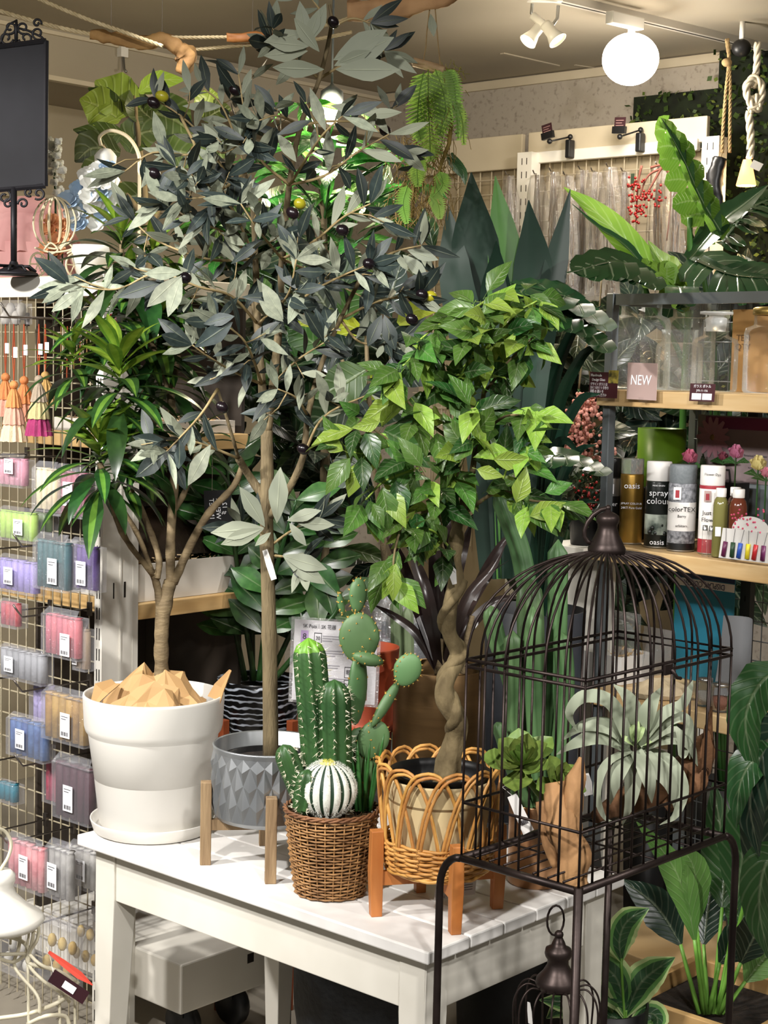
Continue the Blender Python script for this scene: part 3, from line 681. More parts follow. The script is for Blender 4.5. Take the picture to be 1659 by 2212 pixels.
ot = [[(545, 440), (500, 390), (440, 300, -.05), (390, 250, -.1), (335, 215, -.12)], [(552, 560), (480, 500, -.1), (420, 480, -.15), (350, 440, -.2)], [(557, 700), (500, 640, -.1), (430, 620, -.18), (340, 590, -.2), (250, 625, -.2), (150, 615, -.22)],
      [(610, 560), (680, 520, -.1), (740, 470, -.14), (800, 440, -.16)], [(650, 270), (720, 262), (800, 272, .05), (870, 330, .05)], [(735, 690), (820, 650, -.08), (905, 640, -.12)], [(790, 580), (850, 545), (910, 530)], [(470, 840, -.1), (430, 900, -.15), (360, 975, -.2)],
      [(625, 400), (560, 340, -.05), (530, 250, -.1), (515, 160, -.1)], [(690, 170), (640, 130, -.05), (590, 95, -.1)], [(690, 170), (760, 130), (830, 110)], [(655, 985, -.06), (700, 900, -.1), (800, 850, -.14)], [(585, 1180), (565, 1150, -.03), (520, 1135, -.06)], [(590, 1175), (640, 1140, -.03), (690, 1120, -.05)],
      [(590, 1200), (630, 1205, -.05), (650, 1215, -.07)], [(566, 830), (500, 800, -.12), (450, 770, -.18), (415, 745, -.2)], [(603, 700), (660, 640, -.1), (730, 600, -.15), (800, 570, -.18)], [(552, 560), (500, 450, -.15), (450, 400, -.2), (380, 360, -.22)], [(625, 400), (700, 380, -.1), (770, 330, -.12), (840, 290, -.12)],
      [(545, 440), (520, 330), (480, 230, .05), (440, 190, .05)], [(530, 375, -.05), (460, 420, -.2), (400, 430, -.22)], [(610, 560), (560, 500, -.2), (520, 440, -.25)], [(557, 700), (620, 640, -.2), (640, 560, -.25)], [(590, 830), (640, 780, -.12), (700, 740, -.2)], [(566, 830), (530, 740, -.2), (470, 690, -.25)],
      [(515, 990, -.03), (440, 960, -.1), (400, 950, -.12)], [(665, 900, -.06), (640, 860, -.15), (600, 840, -.2)], [(715, 60), (690, 20, -.05), (660, -20, -.05)], [(715, 60), (760, 40), (800, 50)], [(625, 400), (690, 300, -.2), (740, 250, -.22)], [(610, 560), (700, 600, .1), (780, 640, .1)], [(552, 560), (450, 560, -.05), (340, 520, -.05), (280, 470, -.05)],
      [(390, 250, -.1), (420, 330, -.18), (330, 330, -.2), (270, 370, -.2)], [(650, 270), (600, 250, -.15), (560, 260, -.2)], [(735, 690), (780, 740, -.1), (860, 740, -.12)], [(440, 300, -.05), (480, 330, -.15), (520, 310, -.2)]]
OLV = Leaves(olive, 296)
todo = []
for i, c in enumerate(ot):
    pts = limb(olive, c, OD, 3.6, 1.5, m_twig, 'twig', 6, 5)
    L_ = sum((pts[j + 1] - pts[j]).length for j in range(len(pts) - 1)) / k
    st = 42 * k
    for (q, d) in along(pts, st, 30 * k if i > 0 else 0) + [(pts[-1], (pts[-1] - pts[-2]).normalized())] * 3:
        for s_ in (1, -1):
            side = d.cross(CAMN(q)).normalized() * s_; dd = (d * rnd.uniform(.3, 1.1) + side * rnd.uniform(.3, 1.) + rv(.45)).normalized()
            nr = (CAMN(q) * rnd.choice((1, 1, -1)) + rv(.75)).normalized()
            me = ol_a if rnd.random() < .58 else (ol_b if rnd.random() < .6 else ol_c)
            todo.append((me, leafM(q, dd, nr, rnd.uniform(52, 92) * k)))
    for (q, d) in along(pts, 95 * k, 60 * k):
        e = q + (d * .6 + rv(.8) + CAMN(q) * .3).normalized() * rnd.uniform(45, 85) * k
        m = lerp(q, e, .5) + rv(.006); MB().tube([q, m, e], [1.6 * k, 1.4 * k, 1. * k], 4).build('twig', m_twig, olive, True)
        for _ in range(4):
            dd = ((e - q).normalized() * .6 + rv(.8)).normalized(); todo.append((rnd.choice((ol_a, ol_a, ol_b, ol_c)), leafM(lerp(q, e, rnd.uniform(.5, 1)), dd, CAMN(q) * rnd.choice((1, -1)) + rv(.7), rnd.uniform(50, 85) * k)))
# single leaves picked out by eye: base -> tip, pale or dark
for (x0, y0, x1, y1, dd, kind) in ((395, 588, 312, 592, -.26, 1), (390, 596, 318, 662, -.26, 1), (392, 598, 362, 682, -.26, 1), (612, 690, 566, 612, -.2, 1), (612, 695, 560, 650, -.2, 1), (622, 700, 655, 618, -.2, 1), (570, 1140, 455, 1150, -.1, 1), (570, 1142, 478, 1178, -.1, 1), (572, 1138, 522, 1052, -.1, 1), (585, 1150, 552, 1178, -.1, 1), (598, 1130, 602, 1012, -.1, 1), (620, 1125, 690, 1100, -.1, 1),
        (625, 1130, 660, 1178, -.1, 1), (640, 1128, 720, 1135, -.1, 1), (610, 1200, 705, 1228, -.1, 1), (612, 1202, 702, 1260, -.1, 1), (830, 300, 912, 338, -.05, 1), (828, 305, 892, 402, -.05, 1), (605, 200, 515, 165, -.15, 1), (590, 60, 600, 0, -.1, 1), (660, 70, 572, 90, -.12, 1), (665, 90, 690, 20, -.12, 1), (350, 610, 250, 640, -.25, 0), (440, 700, 500, 680, -.28, 2), (420, 750, 500, 700, -.28, 2), (370, 960, 285, 950, -.2, 2), (365, 975, 290, 1030, -.2, 2),
        (455, 960, 405, 1048, -.2, 1), (830, 680, 850, 755, -.15, 2), (825, 680, 795, 745, -.15, 2), (170, 620, 82, 622, -.22, 1), (172, 628, 112, 672, -.22, 1), (905, 720, 845, 770, -.1, 1), (690, 200, 768, 182, -.08, 1), (930, 30, 938, 75, .1, 1), (665, 110, 572, 122, -.12, 1), (660, 95, 648, 2, -.12, 1), (670, 90, 705, 8, -.12, 1), (700, 150, 590, 150, -.14, 1), (720, 130, 835, 62, -.1, 1), (722, 142, 850, 78, -.1, 1), (725, 150, 862, 150, -.1, 1), (728, 138, 800, 112, -.1, 1), (690, 112, 632, 42, -.13, 1), (668, 100, 578, 92, -.13, 1), (880, 540, 945, 560, -.1, 1), (870, 550, 925, 600, -.1, 1), (640, 350, 600, 290, -.15, 1), (480, 330, 440, 270, -.15, 1)):
    b0, b1 = V(x0, y0, OD + dd), V(x1, y1, OD + dd - .02); todo.insert(0, ((ol_a, ol_b, ol_c)[kind], leafM(b0, b1 - b0, CAMN(b0) + rv(.25), (b1 - b0).length, 1.25)))
todo.sort(key=lambda t: t[1].translation.y)
def keep(M):
    x, y = PX(M.translation)
    if 600 < x < 880 and 190 < y < 440: return rnd.random() > .55
    if x < 330 and y < 420: return rnd.random() > .6
    if x < 420 and y < 300: return rnd.random() > .5
    if y < 190 and x < 560: return rnd.random() > .6
    if x < 290 and y < 560: return rnd.random() > .35
    return True
npick = 35
for i_, (me, M) in enumerate(todo):
    if keep(M): OLV.add(me, M)
OLV.done()
m_of = pm('black_olive', '#0f0b10', '#1d1216', .25, scale=5); m_og = pm('green_olive', '#8f8a1e', '#a9a32c', .3)
for (x, y, dd, g_) in ((332, 222, -.14, 0), (350, 208, -.13, 1), (333, 375, -.22, 0), (465, 447, -.2, 0), (632, 460, -.2, 0), (648, 440, -.2, 1), (740, 497, -.2, 0), (912, 637, -.14, 0), (930, 640, -.13, 1), (832, 282, -.1, 0), (797, 570, -.2, 0), (508, 195, -.1, 0), (720, 48, -.1, 0), (655, 970, -.12, 0), (480, 880, -.2, 0), (400, 600, -.24, 0), (890, 690, -.12, 0), (845, 800, -.15, 0)):
    MB().ball(V(x, y, OD + dd), 11.5 * k, 12, 8, (1.25, 1, 1), Euler((rnd.random(), rnd.random(), rnd.random())).to_matrix()).build('olive_fruit', m_og if g_ else m_of, olive, True)
m_tag = pm('white_tag', '#d8d6d2', '#cfccc8', .6)
a, b = V(572, 1188, OD - .05), V(592, 1252, OD - .06)
MB().blade([a, lerp(a, b, .5), b], [.005, .0065, .0055], Vector((-.3, -1, 0)), .05, 2, 0, .0005).build('price_tag', m_tag, olive)
# ---- dracaena with striped strap leaves in the white planter
m_dbark = pm('dracaena_bark', '#65563e', '#857456', .8, scale=18, stretch=(1, 1, 3), bump=.5)
dz = [pm('dracaena_lime', '#708c26', '#88a23a', .38, tl=.25, rand=.2), pm('dracaena_lime_edge', '#557624', '#6a8a2e', .38, tl=.25, rand=.2), pm('dracaena_green', '#1a3318', '#28471f', .3, tl=.15, rand=.25), pm('dracaena_stripe', '#466a24', '#5a7d30', .32, tl=.15, rand=.2)]
dl_lime = unit_leaf('dracaena_leaf_lime', .125, .6, .15, 8, 4, [dz[0], dz[1]], None, 2., .45, cols=(1, 0, 0, 1))
dl_mid = unit_leaf('dracaena_leaf_striped', .105, .95, .18, 9, 6, [dz[2], dz[3]], None, 2., .45, cols=(0, 0, 1, 1, 0, 0))
dl_dk = unit_leaf('dracaena_leaf_dark', .105, 1.1, .18, 9, 4, [dz[2]], None, 2., .45)
DD = WP.y
drac = thing('dracaena', 'bushy dracaena with lime and dark green strap leaves in white planter', 'plant', Vector((WP.x, WP.y, TZ + .24)))
kd = ms(DD)
for c, a, b in (([(350, 1500, .03), (348, 1400, .03), (352, 1320, .03), (368, 1255, .03)], 17, 15), ([(352, 1330, .03), (340, 1270, .02), (330, 1235, 0)], 10, 8), ([(330, 1240), (275, 1170, -.05), (248, 1110, -.08), (238, 1060, -.1), (215, 1000, -.12)], 7, 6), ([(328, 1235), (300, 1160, -.03), (265, 1100, -.05), (235, 1060, -.05)], 6, 5), ([(340, 1250), (342, 1200, .02), (310, 1110, .02), (285, 1060, .0), (270, 980)], 7, 6),
                ([(368, 1260, .03), (368, 1180, .03), (372, 1100, .05), (378, 980, .05), (368, 850, .05)], 11, 8), ([(375, 1260, .03), (410, 1180, .02), (450, 1110, .0), (505, 1050, .03), (525, 1000, .04)], 10, 6), ([(370, 1110, .05), (400, 1060, .08), (430, 960, .1)], 7, 6), ([(378, 980, .05), (330, 900, .05), (290, 800, .02)], 6, 5), ([(368, 850, .05), (320, 720, .05), (270, 620, .05), (262, 520, .05)], 6, 5), ([(368, 850, .05), (395, 720, .1), (390, 620, .12)], 6, 5)):
    limb(drac, c, DD, a, b, m_dbark, 'stem', knob=.3, sides=9)
DL = Leaves(drac, 296)
def rosette(px, py, dd, n, size, lime=.35, tiltx=0., down=.0, seed=1):
    c = V(px, py, DD + dd)
    for i in range(n):
        t = i / n; az = i * 2.39996 + seed; el = lerp(1.2, -.1 - down * .4, t ** .8) + rnd.uniform(-.12, .12)
        d = Vector((math.cos(az) * math.cos(el) + tiltx * .5, math.sin(az) * math.cos(el), math.sin(el))).normalized()
        base = c + UP * (.03 - .085 * t) * size / 130; s = size * kd * lerp(.75, 1.15, min(1, t * 1.6)) * rnd.uniform(.85, 1.1)
        nr = UP * math.cos(el) - Vector((math.cos(az), math.sin(az), 0)) * math.sin(el) * .9
        me = dl_lime if t < lime else (dl_mid if rnd.random() < .7 else dl_dk)
        DL.add(me, leafM(base, d, nr, s))
rosette(215, 985, -.14, 34, 158, .42, -.1, .5, 1); rosette(258, 812, -.13, 34, 165, .42, -.1, .4, 2); rosette(158, 775, -.03, 22, 120, .6, -.2, .2, 3)
rosette(262, 545, .05, 34, 165, .15, 0, .3, 4); rosette(275, 660, .05, 32, 165, .05, 0, .3, 5); rosette(265, 1010, .03, 22, 120, .1, 0, .4, 6); rosette(290, 870, .05, 30, 150, .05, .1, .3, 7)
rosette(330, 580, .03, 24, 140, .1, .1, .3, 11); rosette(345, 720, .03, 26, 145, .1, .1, .3, 12); rosette(215, 690, .02, 20, 130, .3, -.1, .3, 13); rosette(310, 950, .03, 22, 130, .1, .1, .4, 14)
rosette(390, 640, .12, 24, 120, .1, .1, .3, 8); rosette(365, 800, .1, 26, 130, .05, .1, .3, 9); rosette(430, 950, .12, 18, 110, .1, .2, .2, 10)
DL.done()
# ---- ficus with twisted trunk in the rattan basket
FD = RB.y; kf = ms(FD)
m_fb = pm('ficus_bark', '#54472e', '#8a7a58', .85, scale=22, stretch=(1, 1, .6), bump=.7, detail=5)
m_fs = pm('ficus_green_stalk', '#7d9a3a', '#94ae4a', .5)
m_f1 = pm('ficus_leaf', '#42682a', '#567c36', .32, tl=.28, rand=.3, vein=7); m_f2 = pm('ficus_leaf_bright', '#7a9c36', '#93b04c', .35, tl=.3, rand=.25, vein=7); m_f3 = pm('ficus_leaf_deep', '#23421c', '#305226', .3, tl=.2, rand=.3, vein=7)
fl = [unit_leaf('ficus_leaf', .225, .6, .22, 8, 4, m, None, 1.25, .36, stalk=.16) for m in (m_f1, m_f2, m_f3)]
ficus = thing('ficus_tree', 'weeping fig tree with twisted trunk in rattan basket', 'tree', Vector((RB.x, RB.y, TZ + .214)))
tp = pxpath([(962, 1660), (985, 1590), (988, 1555, -.012), (963, 1510, -.015), (962, 1475, -.01), (985, 1430, .01), (988, 1405, .012), (970, 1365, .008), (972, 1310, -.008), (985, 1255), (983, 1200), (990, 1140), (1010, 1070), (1018, 1040)], FD, 5)
N = len(tp); rs = [kf * (lerp(25, 13, (i / N) ** .7) * (1 + .22 * noise.noise(tp[i] * 28))) for i in range(N)]; rs[0] = kf * 30; rs[1] = kf * 28
tp[0].z = TZ + .21
MB().tube(tp, rs, 14).build('trunk', m_fb, ficus, True)
tp2 = [q + Vector((math.cos(i * .42) * .012, math.sin(i * .42) * .012, 0)) for i, q in enumerate(tp[:46])]; MB().tube(tp2, [r * .62 for r in rs[:46]], 10).build('twisted_stem', m_fb, ficus, True)
fb = [([(985, 1170), (975, 1060), (975, 950, -.03), (965, 850, -.05), (955, 770, -.05)], 8, 3), ([(1015, 1060), (1030, 950), (1045, 850, .02), (1055, 750, .03), (1050, 650, .02)], 8, 3), ([(982, 1240), (955, 1180, -.02), (945, 1100, -.04), (905, 1010, -.08), (850, 960, -.1), (785, 910, -.12)], 5, 2), ([(1000, 1110), (1080, 1060, -.05), (1140, 1080, -.1), (1200, 1085, -.12)], 5, 2),
      ([(1030, 950), (1090, 900, -.05), (1150, 900, -.08)], 4, 2), ([(1045, 850), (1100, 780, -.03), (1150, 730, -.05)], 4, 2), ([(975, 950, -.03), (900, 890, -.08), (850, 820, -.1)], 4, 2), ([(955, 770, -.05), (910, 760, -.08), (870, 790, -.1)], 3, 2), ([(1050, 650, .02), (1000, 680, -.03), (950, 700, -.06), (900, 740, -.08)], 3, 2),
      ([(1055, 750), (1110, 680), (1160, 650)], 3, 2), ([(945, 1100, -.04), (880, 1120, -.08), (855, 1180, -.1), (848, 1240, -.1)], 3.5, 2), ([(905, 1010, -.08), (830, 1040, -.1), (790, 1080, -.1)], 3, 2), ([(975, 1060), (1010, 960, -.1), (1020, 880, -.12)], 4, 2), ([(1080, 1060, -.05), (1100, 1000, -.08), (1130, 960, -.1)], 3, 2), ([(985, 1200), (940, 1150, -.08), (900, 1140, -.1)], 3, 2), ([(965, 850), (1000, 800, -.08), (1010, 740, -.1)], 3, 2), ([(1050, 650), (1090, 630, .02), (1130, 640, .02)], 3, 2), ([(850, 960, -.1), (780, 980, -.12), (740, 960, -.12)], 2.5, 1.5), ([(1045, 850), (1040, 700, -.1), (1030, 660, -.1)], 3, 2)]
FL = Leaves(ficus, 296)
for c, a, b in fb:
    pts = limb(ficus, c, FD, a, b, m_fb if a > 3.2 else m_fs, 'branch', 6, 6, .15)
    for (q, d) in along(pts, 18 * kf, 60 * kf if a > 4.5 else 15 * kf) + [(pts[-1], (pts[-1] - pts[-2]).normalized())] * 3:
        for _ in range(1 if rnd.random() < .5 else 2):
            dd = (rv(.9) + d * .5 - UP * .45 + CAMN(q) * .25).normalized(); nr = CAMN(q) * .7 + UP * .6 + rv(.6)
            off = q + rv(14 * kf)
            MB_ = rnd.random(); FL.add(fl[0] if MB_ < .5 else fl[1] if MB_ < .8 else fl[2], leafM(off, dd, nr, rnd.uniform(72, 116) * kf))
for (x0, y0, x1, y1, i_) in ((1020, 1010, 1080, 1030, 1), (1110, 1100, 1140, 1020, 1), (1130, 1120, 1215, 1090, 1), (1050, 990, 1140, 1000, 1), (920, 1020, 870, 950, 0), (830, 910, 770, 925, 1), (850, 1220, 852, 1292, 1), (1140, 880, 1170, 880, 0), (800, 1080, 830, 1130, 0)):
    b0, b1 = V(x0, y0, FD - .13), V(x1, y1, FD - .15); FL.add(fl[i_], leafM(b0, b1 - b0, CAMN(b0) + rv(.3), (b1 - b0).length * 1.1))
FL.done()
a, b = V(970, 1205, FD - .03), V(982, 1262, FD - .03); MB().blade([a, lerp(a, b, .5), b], [.003, .0075, .004], Vector((.4, -1, 0)), .1, 2, 0, .0005).build('price_tag', m_tag, ficus)
# ---- cacti in the wicker basket
m_cg = pm('cactus_green', '#2a4826', '#3b5a30', .4, scale=8, rand=.15); m_cl = pm('cactus_tip', '#5d8f2c', '#74a53a', .4)
m_sp = pm('cream_spines', '#d9d2b8', '#e8e2cc', .6)
def column(name, label, path, w, ribs, mat, D, spines=True, top=(.6,), amp=.24, group=None, tipmat=None, parent=None, tuft=.0115, z0=None):
    pts = spline([V(c[0], c[1], D + (c[2] if len(c) > 2 else 0)) for c in path], 7); N = len(pts); kk = ms(D); rr = w / 2 * kk
    o = parent or thing(name, label, 'cactus', pts[0], group)
    mb = MB(); n = ribs * 4; prev = None; sp = MB(); tl = (pts[-1] - pts[0]).length; dd_ = 0
    for i, p in enumerate(pts):
        t = (pts[min(i + 1, N - 1)] - pts[max(i - 1, 0)]).normalized(); x = t.cross(Vector((0, 1, 0))).normalized() if prev is None else (prev - t * prev.dot(t)).normalized(); prev = x; y = t.cross(x)
        left = (pts[-1] - p).length; e = math.sqrt(max(.0, 1 - max(0, 1 - left / (rr * 1.6)) ** 2)); e = max(e, .05) * (.9 + .1 * min(1, i / 4))
        for j in range(n):
            a = 2 * math.pi * j / n; m = 1 + amp * math.cos(ribs * a); mb.v.append(p + (x * math.cos(a) + y * math.sin(a)) * rr * e * m)
    for i in range(N - 1):
        mb.cur = 1 if tipmat and i > N - 4 else 0
        for j in range(n): mb.face(i * n + j, i * n + (j + 1) % n, (i + 1) * n + (j + 1) % n, (i + 1) * n + j)
    mb.cur = 1 if tipmat else 0; mb.face(*[(N - 1) * n + j for j in range(n)])
    body = mb.build('stem', [mat, tipmat or mat], o, True)
    if spines:
        cnt = int(tl / (rr * .55))
        for q in range(cnt):
            i = min(N - 1, int(q / cnt * (N - 1)))
            for r_ in range(ribs):
                v = mb.v[i * n + r_ * 4]; out = (v - pts[i]).normalized()
                if out.dot(EYE - v) < -.15: continue
                for _ in range(6):
                    d = (out + rv(.9)).normalized() * tuft * rnd.uniform(.5, 1.); s2 = d.cross(rv()).normalized() * .0006; b_ = len(sp.v); sp.v += [v + s2, v - s2, v + d]; sp.face(b_, b_ + 1, b_ + 2)
                sp.ball(v + out * .0004, .0013, 5, 3)
        sp.build('spines', m_sp, o, kind='stuff')
    return o
zc = CB.y; gz_ = TZ + .142
def base_px(x, dd):   # pixel of the moss surface under column x
    return None
cg = 'cacti in the wicker basket'
column('column_cactus', 'tallest ribbed green column cactus with a bright lime tip', [(692, 1752, .0), (684, 1600), (674, 1480), (666, 1378)], 60, 8, m_cg, zc + .01, group=cg, tipmat=m_cl)
column('column_cactus', 'middle ribbed green column cactus with white spiny top', [(724, 1752, -.0), (724, 1620), (722, 1530), (722, 1468)], 60, 8, m_cg, zc - .01, group=cg)
column('column_cactus', 'small leaning spiny cactus at the left of the wicker basket', [(668, 1755, -.02), (645, 1700, -.02), (625, 1650, -.02), (611, 1608, -.02)], 42, 6, m_cg, zc - .0, group=cg)
column('column_cactus', 'short spiny cactus stub right beside the striped ball cactus', [(652, 1748, -.035), (660, 1700, -.035), (666, 1662, -.035)], 38, 6, m_cg, zc - .02, group=cg)
# prickly pear
m_pad = pm('prickly_pear', '#4d6c44', '#5e7d50', .5, scale=7, rand=.2); m_glo = pm('orange_glochids', '#b08a3c', '#c9a352', .8)
op = thing('prickly_pear', 'prickly pear cactus with flat round pads dotted with orange spines', 'cactus', V(780, 1745, zc + .02), cg)
def pad(x, y, w, h, ang, D, th=.28, face=0., dots=16):
    c = V(x, y, D); kk = ms(D); u = Matrix.Rotation(math.radians(face), 3, 'Z') @ Vector((1, 0, 0)); nrm = Vector((u.y, -u.x, 0)); up = UP * math.cos(math.radians(ang)) + u * math.sin(math.radians(ang)); u2 = u * math.cos(math.radians(ang)) - UP * math.sin(math.radians(ang))
    mb = MB(); S, Q = 18, 10
    for i in range(Q + 1):
        f = -math.cos(math.pi * i / Q); r_ = math.sqrt(max(1e-4, 1 - f * f)) * (1 - .12 * -f if f < 0 else 1)
        for j in range(S):
            a = 2 * math.pi * j / S; mb.v.append(c + up * (f * h / 2 * kk) + u2 * (math.cos(a) * r_ * w / 2 * kk) + nrm * (math.sin(a) * r_ * min(w * th, 26) / 2 * kk))
    for i in range(Q):
        for j in range(S): mb.face(i * S + j, i * S + (j + 1) % S, (i + 1) * S + (j + 1) % S, (i + 1) * S + j)
    o = mb.build('pad', m_pad, op, True); g = MB()
    for i in range(1, Q):
        for j in range(0, S):
            if (i * 7 + j * 3) % max(3, int(120 / max(dots, 1))) == 0 or (j in (0, 9) and i % 2 == 0):
                v = mb.v[i * S + j]; out = (v - c).normalized(); g.ball(v + out * .0002, .0016, 5, 3)
                for _ in range(3):
                    d = (out + rv(.7)).normalized() * .005; s2 = d.cross(rv()).normalized() * .0004; b_ = len(g.v); g.v += [v + s2, v - s2, v + d]; g.face(b_, b_ + 1, b_ + 2)
    if g.v: g.build('glochids', m_glo, o, kind='stuff')
pz = zc + .035
pad(775, 1660, 92, 185, 0, pz, .3, 10, 14); pad(772, 1488, 60, 160, 3, pz + .005, .5, 50, 10); pad(776, 1378, 90, 112, 0, pz, .25, 0, 26); pad(773, 1286, 42, 78, 2, pz + .005, .5, 20, 14); pad(737, 1305, 18, 58, -22, pz, .8, 60, 8); pad(795, 1424, 70, 30, 12, pz - .02, .9, 0, 10)
pad(833, 1520, 27, 120, 35, pz - .01, .8, 30, 10); pad(880, 1447, 62, 76, 22, pz - .015, .3, 0, 16); pad(806, 1598, 72, 90, 20, pz - .01, .3, 10, 12)
# striped ball cactus
bc = V(708, 1704, zc - .035); rb_ = 62 * ms(zc - .035)
ball = thing('ball_cactus', 'round ball cactus with fuzzy white ribs and a yellow crown', 'cactus', Vector((bc.x, bc.y, bc.z - rb_)), cg)
m_bw = pm('white_fuzz', '#d3d5cb', '#e2e4da', .9, sheen=.5); m_bg = pm('ball_green', '#1b3122', '#27422c', .6); m_by = pm('yellow_crown', '#d9d04a', '#e6e08a', .8)
mb = MB(); NB = 16; S = NB * 6; Q = 20; fz = MB()
for i in range(Q + 1):
    ph = math.pi * i / Q
    for j in range(S):
        a = 2 * math.pi * j / S; q = j % 6; m = 1.05 if q in (0, 1, 5) else (1. if q in (2, 4) else .95); m = 1 + (m - 1) * math.sin(ph)
        mb.v.append(bc + Vector((math.sin(ph) * math.cos(a) * m, math.sin(ph) * math.sin(a) * m, -math.cos(ph) * .97)) * rb_)
for i in range(Q):
    for j in range(S):
        mb.cur = 2 if i >= Q - 2 else (1 if j % 6 in (2, 3) else 0); mb.face(i * S + j, i * S + (j + 1) % S, (i + 1) * S + (j + 1) % S, (i + 1) * S + j)
mb.build('ribbed_body', [m_bw, m_bg, m_by], ball, True)
for _ in range(5200):
    i = rnd.uniform(.06, .97) * math.pi; r_ = rnd.randrange(NB); a = 2 * math.pi * (r_ + rnd.gauss(0, .13)) / NB; nrm = Vector((math.sin(i) * math.cos(a), math.sin(i) * math.sin(a), -math.cos(i)))
    if nrm.y > .35: continue
    v = bc + nrm * rb_ * 1.02; d = (nrm + rv(.9)).normalized() * .0042; s2 = d.cross(rv()).normalized() * .00035; b_ = len(fz.v); fz.v += [v + s2, v - s2, v + d]; fz.cur = 1 if i > .93 * math.pi else 0; fz.face(b_, b_ + 1, b_ + 2)
fz.build('fuzz', [m_bw, m_by], ball, kind='stuff')
# small green aloe tuft and moss curl at the right of the basket
m_al = pm('aloe_green', '#28562a', '#3a6d30', .4, rand=.2)
al = thing('aloe_tuft', 'slim green aloe shoots squeezed between cacti and rattan basket', 'cactus', V(790, 1755, zc - .01), cg)
for (x0, y0, x1, y1, w) in ((778, 1752, 772, 1600, 11), (790, 1752, 790, 1630, 10), (798, 1752, 810, 1650, 9), (785, 1755, 800, 1600, 9), (800, 1750, 830, 1585, 10), (770, 1752, 762, 1640, 9), (795, 1745, 828, 1610, 8)):
    a, b = V(x0, y0, zc - .005), V(x1, y1, zc + rnd.uniform(-.02, .02)); kk = ms(zc); MB().tube([lerp(a, b, t) + UP * 0 for t in (0, .3, .6, .85, 1)], [w * .5 * kk, w * .5 * kk, w * .45 * kk, w * .3 * kk, w * .06 * kk], 7).build('shoot', m_al, al, True)
# ---- columnar cacti in the copper pot
m_cc = pm('euphorbia_green', '#41603a', '#5e7c50', .45, scale=6, rand=.2)
cc = thing('tall_cactus_group', 'cluster of tall smooth green column cacti in copper pot', 'cactus', CP + UP * .137)
for path, w in (([(1150, 1740), (1152, 1600), (1150, 1420), (1145, 1250, .02)], 52), ([(1145, 1300, .03), (1128, 1200, .04), (1105, 1130, .04), (1078, 1062, .04)], 40), ([(1125, 1740, -.02), (1112, 1600, -.02), (1110, 1480, -.02), (1108, 1362, -.02)], 34), ([(1140, 1600, .02), (1100, 1450, .03), (1075, 1380, .03), (1060, 1308, .03)], 36), ([(1185, 1740, .01), (1195, 1560, .01), (1205, 1360, .01), (1206, 1165, .01)], 38), ([(1190, 1742, -.02), (1215, 1580, -.02), (1222, 1460, -.02), (1213, 1365, -.02)], 36), ([(1165, 1742, -.03), (1160, 1600, -.03), (1155, 1500, -.03), (1152, 1310, -.03)], 34), ([(1140, 1745, -.03), (1100, 1640, -.04), (1085, 1590, -.04), (1072, 1560, -.04)], 26)):
    column('', '', path, w, 5, m_cc, CP.y, spines=False, amp=.24, parent=cc)
# ================================================================= bird cage on its stand
CY = .741; CR = Vector((math.sin(CY), math.cos(CY), 0)); CL = Vector((-math.cos(CY), math.sin(CY), 0))
CF = Vector((.2955, 2.3, 0)); CA, CBB = .222, .405; ZM, ZT = 1.095, .794
def CG(a, b, z): return CF + CL * a + CR * b + UP * z
def inside(p, m=.012):
    q = p - CF; a = min(max(q.dot(CL), m), CA - m); b = min(max(q.dot(CR), m), CBB - m); return CG(a, b, p.z)
m_iron = pm('bronze_iron', '#2a2220', '#3d3330', .42, metal=.7, scale=12, bump=.1)
cg_ = thing('bird_cage', 'dark bronze wire bird cage with domed top on a tall tube stand', 'bird cage', CG(CA / 2, CBB / 2, 0))
nA, nB = 6, 12; per = [(CA * i / nA, 0) for i in range(nA)] + [(CA, CBB * i / nB) for i in range(nB)] + [(CA * (1 - i / nA), CBB) for i in range(nA)] + [(0, CBB * (1 - i / nB)) for i in range(nB)]
ZD = 1.263
for a, b in per:
    MB().tube([CG(a, b, ZT), CG(a, b, ZM)], .0021, 6).build('bar', m_iron, cg_, True)
    pts = []
    for t in range(13):
        th = math.pi / 2 * t / 12; c, s = math.cos(th) ** .92, math.sin(th) ** .95
        pts.append(CG(lerp(CA / 2, a, max(c, .085)), lerp(CBB / 2, b, max(c, .05)), ZM + (ZD - ZM) * s))
    MB().tube(pts, .0021, 6).build('dome_bar', m_iron, cg_, True)
def ring(z, r, name, ins=0.): MB().tube([CG(-ins, -ins, z), CG(CA + ins, -ins, z), CG(CA + ins, CBB + ins, z), CG(-ins, CBB + ins, z), CG(-ins, -ins, z)], r, 6).build(name, m_iron, cg_, True)
ring(ZM + .005, .0028, 'rail'); ring(ZM - .006, .0028, 'rail'); ring(.876, .0024, 'rail')
m = MB()
for i in range(1, 8): m.tube([CG(CA * i / 8, 0, ZT + .002), CG(CA * i / 8, CBB, ZT + .002)], .0018, 5)
for i in range(1, 4): m.tube([CG(0, CBB * i / 4, ZT - .001), CG(CA, CBB * i / 4, ZT - .001)], .0018, 5)
m.build('floor_wires', m_iron, cg_, True)
rt = .0062
def arc_leg(corner, d, name='leg'):
    pts = [corner] + [corner + d * (.042 * math.sin(t * math.pi / 12)) + UP * (-.055 * (1 - math.cos(t * math.pi / 12))) for t in range(1, 7)] ; e = pts[-1]; pts += [Vector((e.x, e.y, .4)), Vector((e.x, e.y, .0))]
    MB().tube(pts, rt, 10).build(name, m_iron, cg_, True)
for a, b in (((0, 0), (CA, 0)), ((0, 0), (0, CBB)), ((CA, 0), (CA, CBB)), ((0, CBB), (CA, CBB))):
    MB().tube([CG(a[0], a[1], ZT - .006), CG(b[0], b[1], ZT - .006)], rt, 10).build('base_tube', m_iron, cg_, True)
